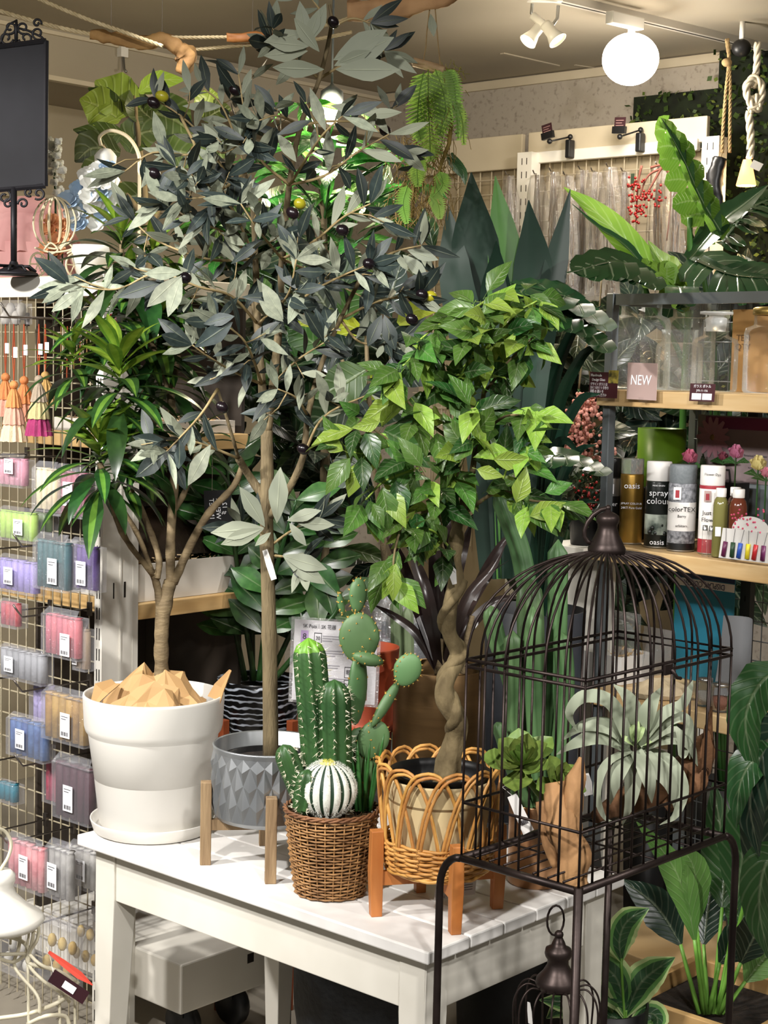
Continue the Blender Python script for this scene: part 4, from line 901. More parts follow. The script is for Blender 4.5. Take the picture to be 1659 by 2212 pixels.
arc_leg(CG(CA, 0, ZT - .006), CL); arc_leg(CG(0, CBB, ZT - .006), CR)
MB().tube([CG(0, 0, ZT), CG(0, 0, 0)], rt * 1.15, 10).build('leg', m_iron, cg_, True); MB().tube([CG(CA, CBB, ZT), CG(CA, CBB, 0)], rt, 10).build('leg', m_iron, cg_, True)
MB().quadbox(CG(.0, .0, .30), CL * CA, CR * CBB, UP * .008).build('lower_tray', m_iron, cg_)
fc = CG(CA / 2, CBB / 2, ZD)
MB().lathe([(.001, -.004), (.029, -.003), (.030, .004), (.026, .012), (.019, .026), (.0155, .036), (.0155, .042), (.018, .046), (.0185, .052), (.017, .056), (.011, .060), (.006, .062), (.004, .066), (.001, .067)], fc, 28).build('finial', m_iron, cg_, True)
h0 = fc + UP * .068; k = ms(2.52)
MB().ball(h0, .005, 8, 6).build('hinge', m_iron, cg_, True)
MB().tube([h0 + (Vector((1, 0, 0)) * dx - UP * dy) * k for dx, dy in ((0, 0), (-16, 4), (-32, 16), (-44, 32), (-50, 50), (-49, 64), (-43, 74), (-34, 78))], .0038, 7).build('handle', m_iron, cg_, True)
m = MB().box(CG(-.004, .21, ZM - .004), .02, .006, .016, CR, CL); m.build('latch', m_iron, cg_)
MB().tube([CG(-.008, .215, ZM - .004), CG(-.012, .225, ZM - .018), CG(-.012, .235, ZM - .02)], .003, 6).build('latch_pin', m_iron, cg_, True)
# ---- driftwood pieces
def drift(name, ctrl, rad, mat, label, clampit=True, cat='driftwood', D=None, sides=12, flat=.75, seed=0., amp=1.):
    pts = spline(ctrl, 7); N = len(pts); rs = interp(rad, N); mb = MB()
    for i, p in enumerate(pts):
        t = (pts[min(i + 1, N - 1)] - pts[max(i - 1, 0)]).normalized(); x = t.cross(Vector((.2, -1, .1))).normalized(); y = t.cross(x)
        for j in range(sides):
            a = 2 * math.pi * j / sides; q = Vector((math.cos(a) * 1.2, math.sin(a) * 1.2, i * .16 + seed)); m_ = 1 + amp * (.42 * noise.noise(q) + .18 * noise.noise(q * 3.1))
            v = p + (x * math.cos(a) + y * math.sin(a) * flat) * rs[i] * m_; mb.v.append(inside(v, .006) if clampit else v)
    for i in range(N - 1):
        for j in range(sides): mb.face(i * sides + j, i * sides + (j + 1) % sides, (i + 1) * sides + (j + 1) % sides, (i + 1) * sides + j)
    mb.face(*[j for j in range(sides)][::-1]); mb.face(*[(N - 1) * sides + j for j in range(sides)])
    return mb, mat
m_dw = pm('tan_driftwood', '#8a6541', '#b3895c', .8, scale=14, stretch=(1, 1, .5), bump=.9, bscale=35, detail=6)
m_db = pm('brown_driftwood', '#4f3521', '#7a5537', .85, scale=12, stretch=(.6, .6, 1.5), bump=1., bscale=30, detail=6)
dw = thing('standing_driftwood', 'pale tan driftwood stump standing in the cage front corner', 'driftwood', CG(.055, .06, ZT))
D1 = 2.385
mb, _ = drift('', [V(1242, 1912, D1 - .0), V(1240, 1860, D1), V(1222, 1800, D1), V(1205, 1740, D1 + .01), V(1196, 1690, D1 + .02)], [.024, .027, .024, .022, .014], m_dw, ''); mb.build('trunk_piece', m_dw, dw, True)
mb, _ = drift('', [V(1235, 1800, D1 + .01), V(1235, 1740, D1 + .01), V(1245, 1680, D1 + .015), V(1256, 1636, D1 + .02)], [.018, .018, .014, .004], m_dw, '', seed=5.); mb.build('upper_spur', m_dw, dw, True)
mb, _ = drift('', [V(1205, 1870, D1 + .01), V(1188, 1800, D1 + .015), V(1178, 1730, D1 + .02)], [.012, .016, .014], m_dw, '', seed=9.); mb.build('side_piece', m_dw, dw, True)
# ---- succulent on the driftwood
m_su = pm('succulent_green', '#5f7834', '#7d9446', .42, scale=4, tl=.1, rand=.3)
su_l = [unit_leaf('succulent_leaf', .24, -.35, .12, 7, 4, m_su, m_su, 2.2, .62, curl=.25)]
sc = thing('succulent', 'green rosette succulent growing on the driftwood inside the cage', 'plant', V(1180, 1730, 2.45))
for cx, cy, dd, n, s_, dx in ((1128, 1655, 2.45, 16, 80, (-.2, -.5, .9)), (1205, 1690, 2.43, 14, 55, (.3, -.7, .5))):
    c = V(cx, cy, dd); ax = Vector(dx).normalized(); x, y_, z_ = frame(ax)
    for i in range(n):
        t = i / n; az = i * 2.4; el = lerp(1.25, -.1, t); d = (ax * math.sin(el) + (x * math.cos(az) + z_ * math.sin(az)) * math.cos(el)).normalized()
        nr = ax * math.cos(el) - (x * math.cos(az) + z_ * math.sin(az)) * math.sin(el)
        inst('leaf', su_l[0], leafM(c + ax * (.004 * (1 - t)), d, nr, s_ * 1.15 * ms(dd) * lerp(.6, 1.1, t), 1.5), sc)
MB().tube([V(1128, 1668, 2.455), V(1165, 1715, 2.45), V(1195, 1760, 2.44)], .006, 6).build('stem', m_su, sc, True)
# ---- air plant
m_ap = pm('air_plant_grey', '#8c957e', '#a5ac97', .65, scale=5, tl=.12, rand=.12); m_ap2 = pm('air_plant_heart', '#9fb47c', '#b3c492', .6, tl=.15)
AD = 2.555; ap = thing('air_plant', 'pale silvery air plant with wide curling leaves inside the cage', 'plant', V(1372, 1700, AD))
bt = thing('long_driftwood', 'long brown driftwood lying under the pale air plant in the cage', 'driftwood', V(1400, 1760, AD + .03))
mb, _ = drift('', [V(1285, 1765, AD - .01), V(1350, 1730, AD + .03), V(1430, 1700, AD + .05), V(1500, 1650, AD + .03), V(1545, 1600, AD + .0), V(1580, 1535, AD - .01)], [.012, .022, .028, .03, .022, .004], m_db, '', seed=3.); mb.build('wood', m_db, bt, True)
mb, _ = drift('', [V(1440, 1745, AD + .02), V(1500, 1700, AD + .01), V(1540, 1670, AD)], [.012, .017, .012], m_db, '', seed=13.); mb.build('stub', m_db, bt, True)
apl = [([(1362, 1612), (1320, 1572), (1262, 1568), (1212, 1600)], 20, 0), ([(1360, 1618), (1300, 1592), (1245, 1605), (1202, 1630)], 19, 0), ([(1362, 1605), (1320, 1520), (1262, 1505), (1230, 1540), (1248, 1582)], 17, 0), ([(1370, 1608), (1372, 1550), (1355, 1505), (1325, 1478)], 20, 0), ([(1376, 1608), (1395, 1550), (1410, 1515), (1428, 1485)], 19, 0), ([(1380, 1608), (1430, 1545), (1490, 1525), (1518, 1495), (1500, 1470)], 13, 0), ([(1382, 1612), (1440, 1590), (1490, 1605), (1508, 1655)], 21, 0),
       ([(1378, 1620), (1420, 1660), (1450, 1700), (1465, 1765)], 20, 0), ([(1374, 1622), (1395, 1665), (1405, 1700), (1408, 1735)], 17, 0), ([(1370, 1625), (1368, 1680), (1362, 1730), (1345, 1782)], 18, 0), ([(1366, 1622), (1340, 1660), (1325, 1700), (1318, 1738)], 17, 0), ([(1362, 1620), (1310, 1650), (1290, 1710), (1305, 1765), (1335, 1778)], 9, 0), ([(1376, 1620), (1440, 1640), (1475, 1700), (1460, 1760), (1425, 1782)], 14, 0), ([(1380, 1610), (1450, 1555), (1505, 1560), (1512, 1610), (1490, 1640)], 13, 0), ([(1386, 1612), (1460, 1575), (1500, 1640), (1535, 1610), (1530, 1590)], 7, 0),
       ([(1372, 1612), (1368, 1580), (1362, 1550)], 9, 1), ([(1374, 1612), (1384, 1582), (1396, 1560)], 8, 1), ([(1370, 1614), (1352, 1596), (1340, 1585)], 7, 1), ([(1376, 1614), (1400, 1602), (1418, 1596)], 7, 1), ([(1372, 1610), (1376, 1575), (1378, 1545)], 7, 1)]
for i, (c, w, kd_) in enumerate(apl):
    n = len(c); pts = spline([inside(V(x, y, AD - .03 * math.sin(math.pi * j / (n - 1)) - .01 * (i % 3))) for j, (x, y) in enumerate(c)], 6); kk = ms(AD); N = len(pts)
    ws = [w * 1.08 * kk * (lerp(.75, 1, min(1, j / (N * .3))) if j < N * .3 else (1 - ((j / (N - 1) - .3) / .7) ** 1.6 * .96)) for j in range(N)]
    MB().blade(pts, ws, CAMN(pts[0]) * .8 + UP * .5, .12, 4).build('leaf', m_ap2 if kd_ else m_ap, ap, True)
# ---- tags in the cage
def tag(name, label, pts, ws, D, grp=None, nr=(0, -1, .2)):
    P = [V(x, y, D) for x, y in pts]; t = thing(name, label, 'tag', P[-1], grp)
    MB().blade(P, [w * ms(D) for w in ws], Vector(nr), .02, 2, 0, .0005).build('card', m_tag, t)
    return t, P
t, P = tag('price_tag', 'white barcode price tag hanging from the succulent in the cage', [(1106, 1718), (1122, 1755), (1142, 1798)], [11, 12, 13], 2.40)
x = (P[-1] - P[0]).normalized(); s_ = x.cross(Vector((0, -1, .2))).normalized()
for j in range(9): MB().quadbox(P[1] + x * (.012) - s_ * (.006 - j * .0013) + Vector((0, -.0012, 0)), x * .008, s_ * (.0006 if j % 2 else .0009), Vector((0, -.0002, 0))).build('barcode_bar', m_ink, t)
MB().tube([P[0], V(1085, 1700, 2.42), V(1110, 1690, 2.43)], .0005, 3).build('string', m_tag, t)
tag('price_tag', 'white price tag behind the driftwood stump in the cage', [(1262, 1672), (1266, 1692), (1272, 1718)], [10, 13, 9], 2.45)
# ---- small hanging bell cage in front
SC = V(1207, 2030, 2.46); SCb = Vector((SC.x, SC.y, 0)); k = ms(2.46)
sb = thing('small_bell_cage', 'small dark wire cage with bell shaped lid and ring under the bird cage', 'bird cage', Vector((SC.x, SC.y, .309)))
z = SC.z
MB().lathe([(.001, .006), (.006, .004), (.01, -.004), (.012, -.01), (.020, -.014), (.0215, -.022), (.020, -.027), (.0165, -.032), (.017, -.04), (.024, -.052), (.033, -.062), (.0345, -.069), (.0335, -.074), (.030, -.078), (.001, -.08)], SC, 30).build('bell_lid', m_iron, sb, True)
MB().ball(SC + UP * .008, .0075, 10, 6).build('knob', m_iron, sb, True)
MB().tube([SC + UP * .031 + Vector((math.cos(t * .3927) * .0135 - .006, .003 * math.cos(t * .3927), math.sin(t * .3927) * .024)) for t in range(16)], .0018, 6, closed=True).build('ring', m_iron, sb, True)
for j in range(14):
    a = 2 * math.pi * j / 14; d = Vector((math.cos(a), math.sin(a), 0)); pts = [Vector((SC.x, SC.y, z - .076)) + d * .03]
    for r_, dz in ((.048, -.072), (.062, -.085), (.068, -.11), (.066, -.16), (.066, -.28)): pts.append(Vector((SC.x, SC.y, z + dz)) + d * r_)
    pts.append(Vector((SC.x, SC.y, .312)) + d * .066); MB().tube(spline(pts, 4), .0017, 5).build('bar', m_iron, sb, True)
MB().lathe([(.001, 0), (.07, 0), (.07, .006), (.001, .006)], Vector((SC.x, SC.y, .309)), 24).build('base', m_iron, sb, True)
MB().blade([V(1142, 2165, 2.40), V(1144, 2185, 2.40), V(1146, 2212, 2.40)], [.003, .005, .005], Vector((-.8, -.6, 0)), .05, 2, 0, .0005).build('price_tag', m_tag, sb)
# ---- spec sheet lying behind the front stand leg
pq = on_table(985, 1940)
ss = thing('leaning_sheet', 'small white printed sheet leaning behind the orange stand leg', 'sign', pq)
a = V(942, 1905, pq.y); b = V(1030, 1892, pq.y + .02); c = V(937, 1962, pq.y - .02); a.z = max(a.z, TZ + .002); c.z = TZ + .0015
u2, w2 = b - a, c - a; u2.z = max(u2.z, 0); n2 = w2.cross(u2).normalized(); n2 = n2 if n2.y < 0 else -n2
MB().quadbox(a, u2, w2, n2 * .0006).build('sheet', m_tag, ss)
for j in range(5): MB().quadbox(a + u2 * .62 + w2 * (.15 + j * .13) + n2 * .0009, u2 * .3, w2 * .03, n2 * .0002).build('text_line', m_ink, ss)
MB().tube([a + u2 * f + w2 * g + n2 * .001 for f, g in ((.06, .95), (.1, .65), (.14, .9), (.18, .7), (.24, .95), (.28, .6), (.3, .9))], .0005, 4).build('line_drawing', m_ink, ss)
# ================================================================= goods on the gondola end
m_hook = pm('steel_hook', '#77706a', '#8d8680', .3, metal=.9)
m_film = film('clear_bag', '#e8e8ee', .17); m_lab = pm('price_label', '#e9e9ec', '#f0f0f2', .6)
def hook(px, py, length=.2, lab='steel display hook', grp='hooks on the wire grid'):
    b = GR(px, py, 0); h = thing('display_hook', lab, 'hook', b, grp)
    MB().tube([b + R * .004, b - R * (length - .01), b - R * length + UP * .012, b - R * (length + .012) + UP * .028], .0021, 6).build('rod', m_hook, h, True)
    MB().box(b - R * .002, .012, .006, .03, L, R).build('clip', m_hook, h)
    return b
def bag(px0, py0, px1, py1, col, off, label, n=7, col2=None, top=.12, tagpos=(.5, .55), shape='stick', grp='bagged goods on the wire grid', tg=True):
    a = GR(px0, (py0 + py1) / 2, off); b = GR(px1, (py0 + py1) / 2, off); z1 = GR((px0 + px1) / 2, py0, off).z; z0 = GR((px0 + px1) / 2, py1, off).z
    w = (b - a); w.z = 0; W = w.length; w.normalize(); h = z1 - z0; o = Vector((a.x, a.y, z0)); nf = -R; dp = min(.03, .02 + W * .12)
    t = thing('bagged_' + shape, label, 'packaged goods', o + w * W / 2, grp)
    mt = pm('goods_' + col.strip('#'), col, col2 or col, .6, scale=30, bump=.3, rand=.1); hh = h * (1 - top)
    for i in range(n):
        c = o + w * (W * (i + .5) / n) + R * dp * .5; r_ = W / n * .52
        if shape == 'stick': MB().lathe([(.0005, 0), (r_, .002), (r_, hh * .93), (r_ * .7, hh * .97), (r_ * 1.1, hh * rnd.uniform(.97, 1.02)), (.0005, hh)], c + UP * .003, 8, sy=1).build('stick', mt, t, True)
        else: MB().ball(c + UP * (hh * (.3 + .4 * (i % 2))), r_ * 1.1, 8, 6, (1, 1, 1.5)).build('piece', mt, t, True)
    f = MB(); q = [(0, 0), (1, 0), (1, 1), (0, 1)]
    f.quadbox(o - w * .003, w * (W + .006), R * (dp + .004), UP * hh * 1.02)
    n_ = len(f.v); f.v += [o + UP * hh * 1.02 - w * .003, o + w * (W + .003) + UP * hh * 1.02, o + w * (W * .95) + UP * h * 1.06 + R * dp * .5, o + w * (W * .05) + UP * h * 1.06 + R * dp * .5]; f.face(n_, n_ + 1, n_ + 2, n_ + 3)
    f.build('clear_bag', m_film, t)
    if tg:
        lw, lh = min(.032, W * .42), min(.055, h * .48); p = o + w * (W * tagpos[0]) + UP * (h * (1 - tagpos[1]) - lh * .55) + nf * .004; tgm = MB().quadbox(p, w * lw, UP * lh, nf * .0006).build('price_label', m_lab, t)
        for i in range(7): MB().quadbox(p + w * lw * (.14 + i * .1) + UP * lh * .08 + nf * .0008, w * lw * (.05 if i % 3 else .07), UP * lh * .16, nf * .0002).build('barcode_bar', m_ink, tgm)
        for i in range(2): MB().quadbox(p + w * lw * .12 + UP * lh * (.84 - i * .1) + nf * .0008, w * lw * (.7 - .2 * i), UP * lh * .025, nf * .0002).build('text_line', m_ink, tgm)
    return t
for (x, y, lb) in ((196, 1168, 'steel hook carrying the purple bag beside the white post'), (120, 1175, 'steel hook carrying the teal bag'), (195, 1315, 'steel hook above the rose pink bag'), (110, 1310, 'steel hook left of the rose pink bag'), (195, 1470, 'steel hook above the gold bag'), (100, 1450, 'steel hook above the silver bag'), (196, 1625, 'steel hook above the plum bag'), (110, 1620, 'steel hook above the blue bag'), (100, 1770, 'steel hook above the pink lace bag'), (160, 1785, 'steel hook above the silver lace bags'), (140, 985, 'steel hook above the mauve bag'), (60, 980, 'steel hook above the small pink bag'), (60, 1110, 'steel hook above the pale green bag'), (60, 690, 'steel hook carrying the peach tassels'), (120, 690, 'steel hook carrying the striped tassel'), (170, 690, 'steel hook at the post carrying thin beaded cords'), (205, 1960, 'lowest steel hook holding the gold ornament bag')):
    hook(x, y, .19, lb)
bag(-10, 985, 46, 1052, '#c98a9d', .16, 'small pale pink bag at the frame edge above the green bags', 5, tagpos=(.4, .3))
bag(70, 1003, 116, 1105, '#cfc09c', .17, 'cream bag beside the mauve bag', 4, tg=False)
bag(112, 1010, 180, 1118, '#8f3f56', .16, 'mauve red bag next to the cream bag', 6, tagpos=(.4, .5))
bag(-8, 1100, 66, 1170, '#9dbb52', .17, 'light lime green bag at the left frame edge', 6, tagpos=(.55, .5))
bag(64, 1106, 100, 1152, '#55732f', .12, 'darker green bag beside the lime green one', 4, tg=False)
bag(-8, 1205, 70, 1282, '#8f84c0', .17, 'lavender bag left of the teal bag', 6, tagpos=(.25, .5))
bag(72, 1160, 140, 1276, '#1f5157', .17, 'dark teal bag between lavender and purple bags', 6, tagpos=(.5, .6))
bag(134, 1172, 160, 1278, '#12393f', .11, 'second teal bag tucked behind the first', 3, tg=False)
bag(146, 1170, 200, 1278, '#4a2f78', .15, 'deep purple bag beside the white post', 5, tagpos=(.4, .6))
bag(-6, 1298, 32, 1356, '#a33a48', .17, 'red bag at the left frame edge below the lavender bag', 4, tg=False)
bag(90, 1322, 162, 1422, '#b4626f', .17, 'rose pink bag with white label under the purple bags', 6, tagpos=(.6, .65))
bag(158, 1350, 182, 1450, '#9d8870', .15, 'narrow beige bag right of the rose pink bag', 2, tagpos=(.05, .6))
bag(-6, 1402, 86, 1472, '#8d8f94', .17, 'silver grey bag at the left frame edge', 7, tagpos=(.2, .5))
bag(64, 1470, 104, 1585, '#a59bc8', .12, 'pale lilac bag behind the gold bag', 4, tg=False)
bag(90, 1495, 178, 1606, '#8f6f35', .18, 'gold ribbon bag with white label below the silver one', 6, '#b08d4a', tagpos=(.5, .6))
bag(176, 1500, 202, 1600, '#86672f', .10, 'second gold bag hidden partly by the white planter', 3, tg=False)
bag(14, 1552, 90, 1640, '#2f4a7c', .17, 'dark blue bag left below the gold bag', 6, '#5473a8', tagpos=(.3, .5))
bag(92, 1636, 118, 1736, '#b62f55', .12, 'hot pink bag behind the plum bag', 3, tg=False)
bag(113, 1642, 190, 1776, '#4a2836', .16, 'plum coloured bag beside the white planter', 5, tagpos=(.35, .6))
bag(-8, 1690, 26, 1735, '#1c6f80', .14, 'turquoise bag at the left frame edge', 3, tg=False)
bag(10, 1815, 86, 1922, '#cf7f88', .18, 'pink lace bag with white label near the table corner', 6, '#e0a8ac', tagpos=(.45, .5))
bag(98, 1825, 146, 1946, '#8f8d8b', .18, 'front silver lace bag near the table corner', 4, '#b5b3b0', tagpos=(.15, .55))
bag(144, 1828, 200, 1922, '#9a9894', .12, 'rear silver lace bag next to the slotted post', 4, '#bcbab5', tagpos=(.4, .5))
bag(84, 1985, 150, 2130, '#a88a4a', .16, 'clear bag of gold ornaments above the floor at left', 6, '#d0b878', shape='ornaments', tg=False)
bag(148, 1965, 208, 2110, '#a3843f', .10, 'clear bag of gold ornaments next to the post foot', 6, '#cdb574', shape='ornaments', tg=False)
bag(0, 2010, 60, 2110, '#a7a49c', .20, 'clear bag of glass baubles at the bottom left edge', 6, '#c5c2ba', shape='ornaments', tg=False)
bag(-6, 650, 40, 700, '#8f8a80', .10, 'clear crumpled bag hanging above the peach tassels', 4, '#b0aaa0', shape='ornaments', tg=False)
# ---- tassels
def tassel(px, py, h, cols, off, lab, ytop=700):
    p = GR(px, py, off); k = (GR(px, py + 100, off) - p).length / 100; t = thing('tassel', lab, 'tassel', p - UP * h * k, 'tassels on the wire grid')
    MB().ball(p, 10 * k, 10, 6).build('knot', pm('silk_' + cols[0], '#' + cols[0], None, .5, scale=60, stretch=(4, 4, .3), bump=.6), t, True)
    n = len(cols)
    for i, c in enumerate(cols):
        z0 = -8 - (h - 8) * i / n; z1 = -8 - (h - 8) * (i + 1) / n - 4; r1 = 12 + 16 * (i + 1) / n; r0 = 5 if i == 0 else 8 + 15 * i / n
        mb = MB(); S = 26
        for (r_, z_) in ((r0, z0), (lerp(r0, r1, .6), lerp(z0, z1, .4)), (r1, z1), (r1 * .75, z1 + 2)):
            for j in range(S): a = 2 * math.pi * j / S; q = r_ * (1 + (.1 if j % 2 else -.04)); mb.v.append(p + Vector((math.cos(a) * q, math.sin(a) * q, z_ + (1.5 if j % 3 == 0 else 0))) * k)
        for a in range(3):
            for j in range(S): mb.face(a * S + j, a * S + (j + 1) % S, (a + 1) * S + (j + 1) % S, (a + 1) * S + j)
        mb.build('skirt', pm('silk_' + c, '#' + c, None, .5, scale=60, stretch=(4, 4, .3), bump=.6), t)
    top = GR(px, ytop, off); m = MB().tube([p + UP * 8 * k, lerp(p, top, .5) + L * .004, top], .0012, 4).tube([p + UP * 8 * k, lerp(p, top, .5) - L * .004, top], .0012, 4); m.build('cord', pm('red_cord', '#9a3b22', '#b85a30', .7), t)
    q = lerp(p, top, .45); MB().quadbox(q - L * .004 - R * .004, -L * .014, UP * .022, -R * .0004).build('price_label', m_lab, t)
tassel(30, 832, 118, ('d98a4e', 'd9a08a', 'e3c3a0'), .20, 'front peach tassel with pink and cream tiers')
tassel(84, 820, 118, ('9c8c78', 'b3a676', '8f1c56'), .20, 'three tier tassel in grey, olive and magenta')
tassel(12, 815, 80, ('d08048', 'd59a84'), .14, 'peach tassel at the frame edge behind the front one')
tassel(52, 822, 85, ('cf7f48', 'cf8d70'), .13, 'peach tassel between the front and the magenta one')
tassel(98, 812, 60, ('b89355', 'b0905a'), .10, 'small mustard tassel half hidden behind the grey tassel')
for j in range(9):
    x = 132 + j * 7; p = GR(x, 705, .04 + .012 * (j % 3)); t = MB()
    t.tube([p, p - UP * rnd.uniform(.06, .14) + L * rnd.uniform(-.004, .004)], .0013, 4).build('beaded_cord', pm('cord%d' % (j % 4), ('#8a6b3e', '#9c8c72', '#a04a2a', '#b7a98c')[j % 4], None, .6), None, False, 'thin %s cord, %s from the left on the hook beside the slotted post' % (('ochre', 'beige', 'rust', 'cream')[j % 4], ('first', 'second', 'third', 'fourth', 'fifth', 'sixth', 'seventh', 'eighth', 'ninth')[j]), 'cord', 'thin beaded cords')
# ---- caution sticker on the post, box with shredded wood and shelf goods
st = thing('caution_sticker', 'white and red caution sticker on the slotted post', 'sticker', GC + R * .02 - L * .002 + UP * 1.6)
q = V(226, 690, GD); zc_ = q.z; pz_ = GC + R * .012 - L * .0035
MB().quadbox(pz_ + UP * (zc_ - .012), R * .075, -L * .0006, UP * .05).build('sheet', m_lab, st)
MB().quadbox(pz_ + UP * (zc_ - .008) - L * .0008, R * .07, -L * .0004, UP * .02).build('red_band', pm('red_print', '#a8262c', '#b32d33', .5), st)
text('CAUTION', 'caution_word', pm('black_print', '#101010', '#1a1a1a', .5), st, pz_ + UP * (zc_ + .026) + R * .038 - L * .001, R, UP, .016)
text('防犯カメラ', 'band_text', m_lab, st, pz_ + UP * (zc_ + .002) + R * .036 - L * .0014, R, UP, .012)
m_card = pm('white_carton', '#d5cfc4', '#c9c2b6', .6); m_shred = pm('wood_shreds', '#b89a70', '#d6bd96', .8, scale=30)
def carton(zs, r0, w, h, d, label, fill=True):
    o = GC + R * r0 + L * .02 + UP * (zs + .001); t = thing('open_carton', label, 'box', o + R * w / 2 + L * d / 2, 'cartons of shredded wood')
    for a, b, c in ((o, R * w, L * .004), (o + L * (d - .004), R * w, L * .004), (o + L * .004, R * .004, L * (d - .008)), (o + R * (w - .004) + L * .004, R * .004, L * (d - .008))): MB().quadbox(a, b, c, UP * h).build('side', m_card, t)
    m = MB()
    for _ in range(420):
        p = o + R * rnd.uniform(.01, w - .01) + L * rnd.uniform(.01, d - .01) + UP * rnd.uniform(h * .7, h * 1.12); e = rv(.018); e.z *= .4; s_ = e.cross(rv()).normalized() * .0012; n = len(m.v); m.v += [p - s_, p + s_, p + e + s_, p + e - s_]; m.face(n, n + 1, n + 2, n + 3)
    m.build('shreds', m_shred, t, kind='stuff')
    MB().quadbox(o + R * .004 + L * .004, R * (w - .008), L * (d - .008), UP * h * .7).build('filling', m_shred, t)
carton(1.0, .105, .31, .085, .3, 'white carton of shredded wood on the shelf right of the post')
carton(1.375, .105, .30, .03, .3, 'shallow tray of shredded wood on the upper gondola shelf')
gb = MB().box(GC + R * .27 + L * .17 + UP * (1.135 + .06), .25, .2, .12, R, L); 
mb = MB(); o = GC + R * .15 + L * .05 + UP * 1.092
for i in range(9):
    for j in range(9):
        x, y = i / 8, j / 8; mb.v.append(o + R * x * .24 + L * y * .2 + UP * (.11 * math.sin(math.pi * x) ** .5 * math.sin(math.pi * y) ** .5 + .012 * noise.noise(Vector((x * 5, y * 5, 2)))))
for i in range(8):
    for j in range(8): a = i * 9 + j; mb.face(a, a + 1, a + 10, a + 9)
mb.build('black_bag', pm('black_film', '#120f0c', '#2a211a', .25, bump=.6, scale=8), None, True, 'dark plastic sack lying on the shredded wood carton', 'bag')
for j in range(6):     # price sign with kanji-like print hanging beside the shelf
    pass
m_jute0 = pm('thin_string', '#8a8070', '#9a9080', .9)
tg_ = thing('black_price_card', 'black card with white handwritten script behind the olive trunk', 'sign', V(470, 1110, 3.75))
a, b, c = V(440, 1060, 3.75), V(500, 1058, 3.78), V(443, 1140, 3.75)
MB().quadbox(a, b - a, c - a, Vector((0, .001, 0))).build('card', m_black, tg_)
MB().tube([lerp(a, b, .3), lerp(a, b, .3) + UP * .1], .0006, 3).build('string', m_jute0, tg_)
text('♯ 12\nWEI 水\n1M LET', 'chalk_text', m_lab, tg_, lerp(b, c, .5) + Vector((0, -.002, 0)), a - c, b - a, .016)
# ---- white wire flower stand in the bottom left corner
ww = thing('wire_stand', 'cream wire stand with scrolls and a white bell top at lower left', 'stand', Vector((V(20, 2100, 2.9).x, 2.9, 0)))
WD = 2.9; m_ww = pm('cream_iron', '#e3dcc4', '#d8d0b6', .4)
tl = V(5, 1945, WD); kk = ms(WD)
MB().lathe([(.001, 0), (.018, 0), (.026, -.008), (.026, -.02), (.022, -.03), (.028, -.045), (.05, -.068), (.075, -.085), (.08, -.094), (.07, -.105), (.001, -.11)], V(2, 1880, WD), 32).build('bell_top', pm('white_glaze', '#ece9e0', '#e2dfd6', .3), ww, True)
for c, r_ in (([(0, 1880), (18, 1850), (24, 1820), (10, 1795), (-10, 1790)], 4), ([(60, 1990), (82, 2000), (80, 2030), (65, 2055), (62, 2080)], 4), ([(40, 1990), (70, 2005), (68, 2040), (60, 2080), (95, 2120), (140, 2150), (150, 2165)], 4), ([(20, 1995), (42, 2020), (40, 2050), (32, 2090), (80, 2150), (86, 2190)], 4), ([(-5, 2020), (40, 2030), (62, 2050), (62, 2080), (120, 2095), (165, 2120)], 4.5), ([(-5, 2062), (55, 2060), (62, 2060), (90, 2085), (150, 2110), (170, 2125)], 4), ([(-5, 2070), (30, 2078), (60, 2060)], 4), ([(-5, 2200), (60, 2190), (120, 2168), (155, 2145)], 5), ([(60, 2212), (100, 2195), (140, 2195), (150, 2215)], 5), ([(60, 2080), (62, 2230)], 3.5), ([(128, 2150), (130, 2240)], 3.5), ([(162, 2150), (162, 2240)], 3.5), ([(62, 1985), (62, 2020), (55, 2060)], 3), ([(26, 1995), (22, 2040)], 3)):
    limb(ww, [(x, y, .02 * math.sin(x * .05)) for x, y in c], WD, r_, r_, m_ww, 'wire', 6, 7)
for x in (62, 130, 162):
    p = V(x, 2215, WD); MB().tube([p, Vector((p.x, p.y, 0))], .003, 6).build('leg', m_ww, ww, True)
for x in (-40, -120):
    p = V(x, 2195, WD + .15); MB().tube([p, Vector((p.x, p.y, 0))], .003, 6).build('leg', m_ww, ww, True)
p0 = thing('brand_tag', 'dark red and black hang tag tied to the cream wire stand', 'tag', V(150, 2140, WD - .04))
a, b = V(115, 2100, WD - .04), V(190, 2150, WD - .05); d = (b - a); s_ = d.cross(Vector((0, -1, 0))).normalized()
MB().quadbox(a + s_ * -.006, d, s_ * .026, Vector((0, .001, 0))).build('card', pm('maroon_card', '#2a0f16', '#34141c', .5), p0)
MB().quadbox(a + s_ * .0 + d * .35 + Vector((0, -.0012, 0)), d * .33, s_ * .014, Vector((0, .0005, 0))).build('white_label', m_lab, p0)
a2, b2 = V(105, 2056, WD - .03), V(200, 2128, WD - .04); d2 = b2 - a2
MB().blade([a2, lerp(a2, b2, .35), lerp(a2, b2, .7), b2], [.003, .0065, .0075, .001], Vector((-.5, -.8, .3)), .1, 2, 0, .0006).build('red_ribbon', pm('coral_card', '#d24a3c', '#dd5a48', .5), p0)
MB().tube([V(100, 2045, WD), V(108, 2065, WD - .02), a], .0006, 3).build('string', m_ww, p0)
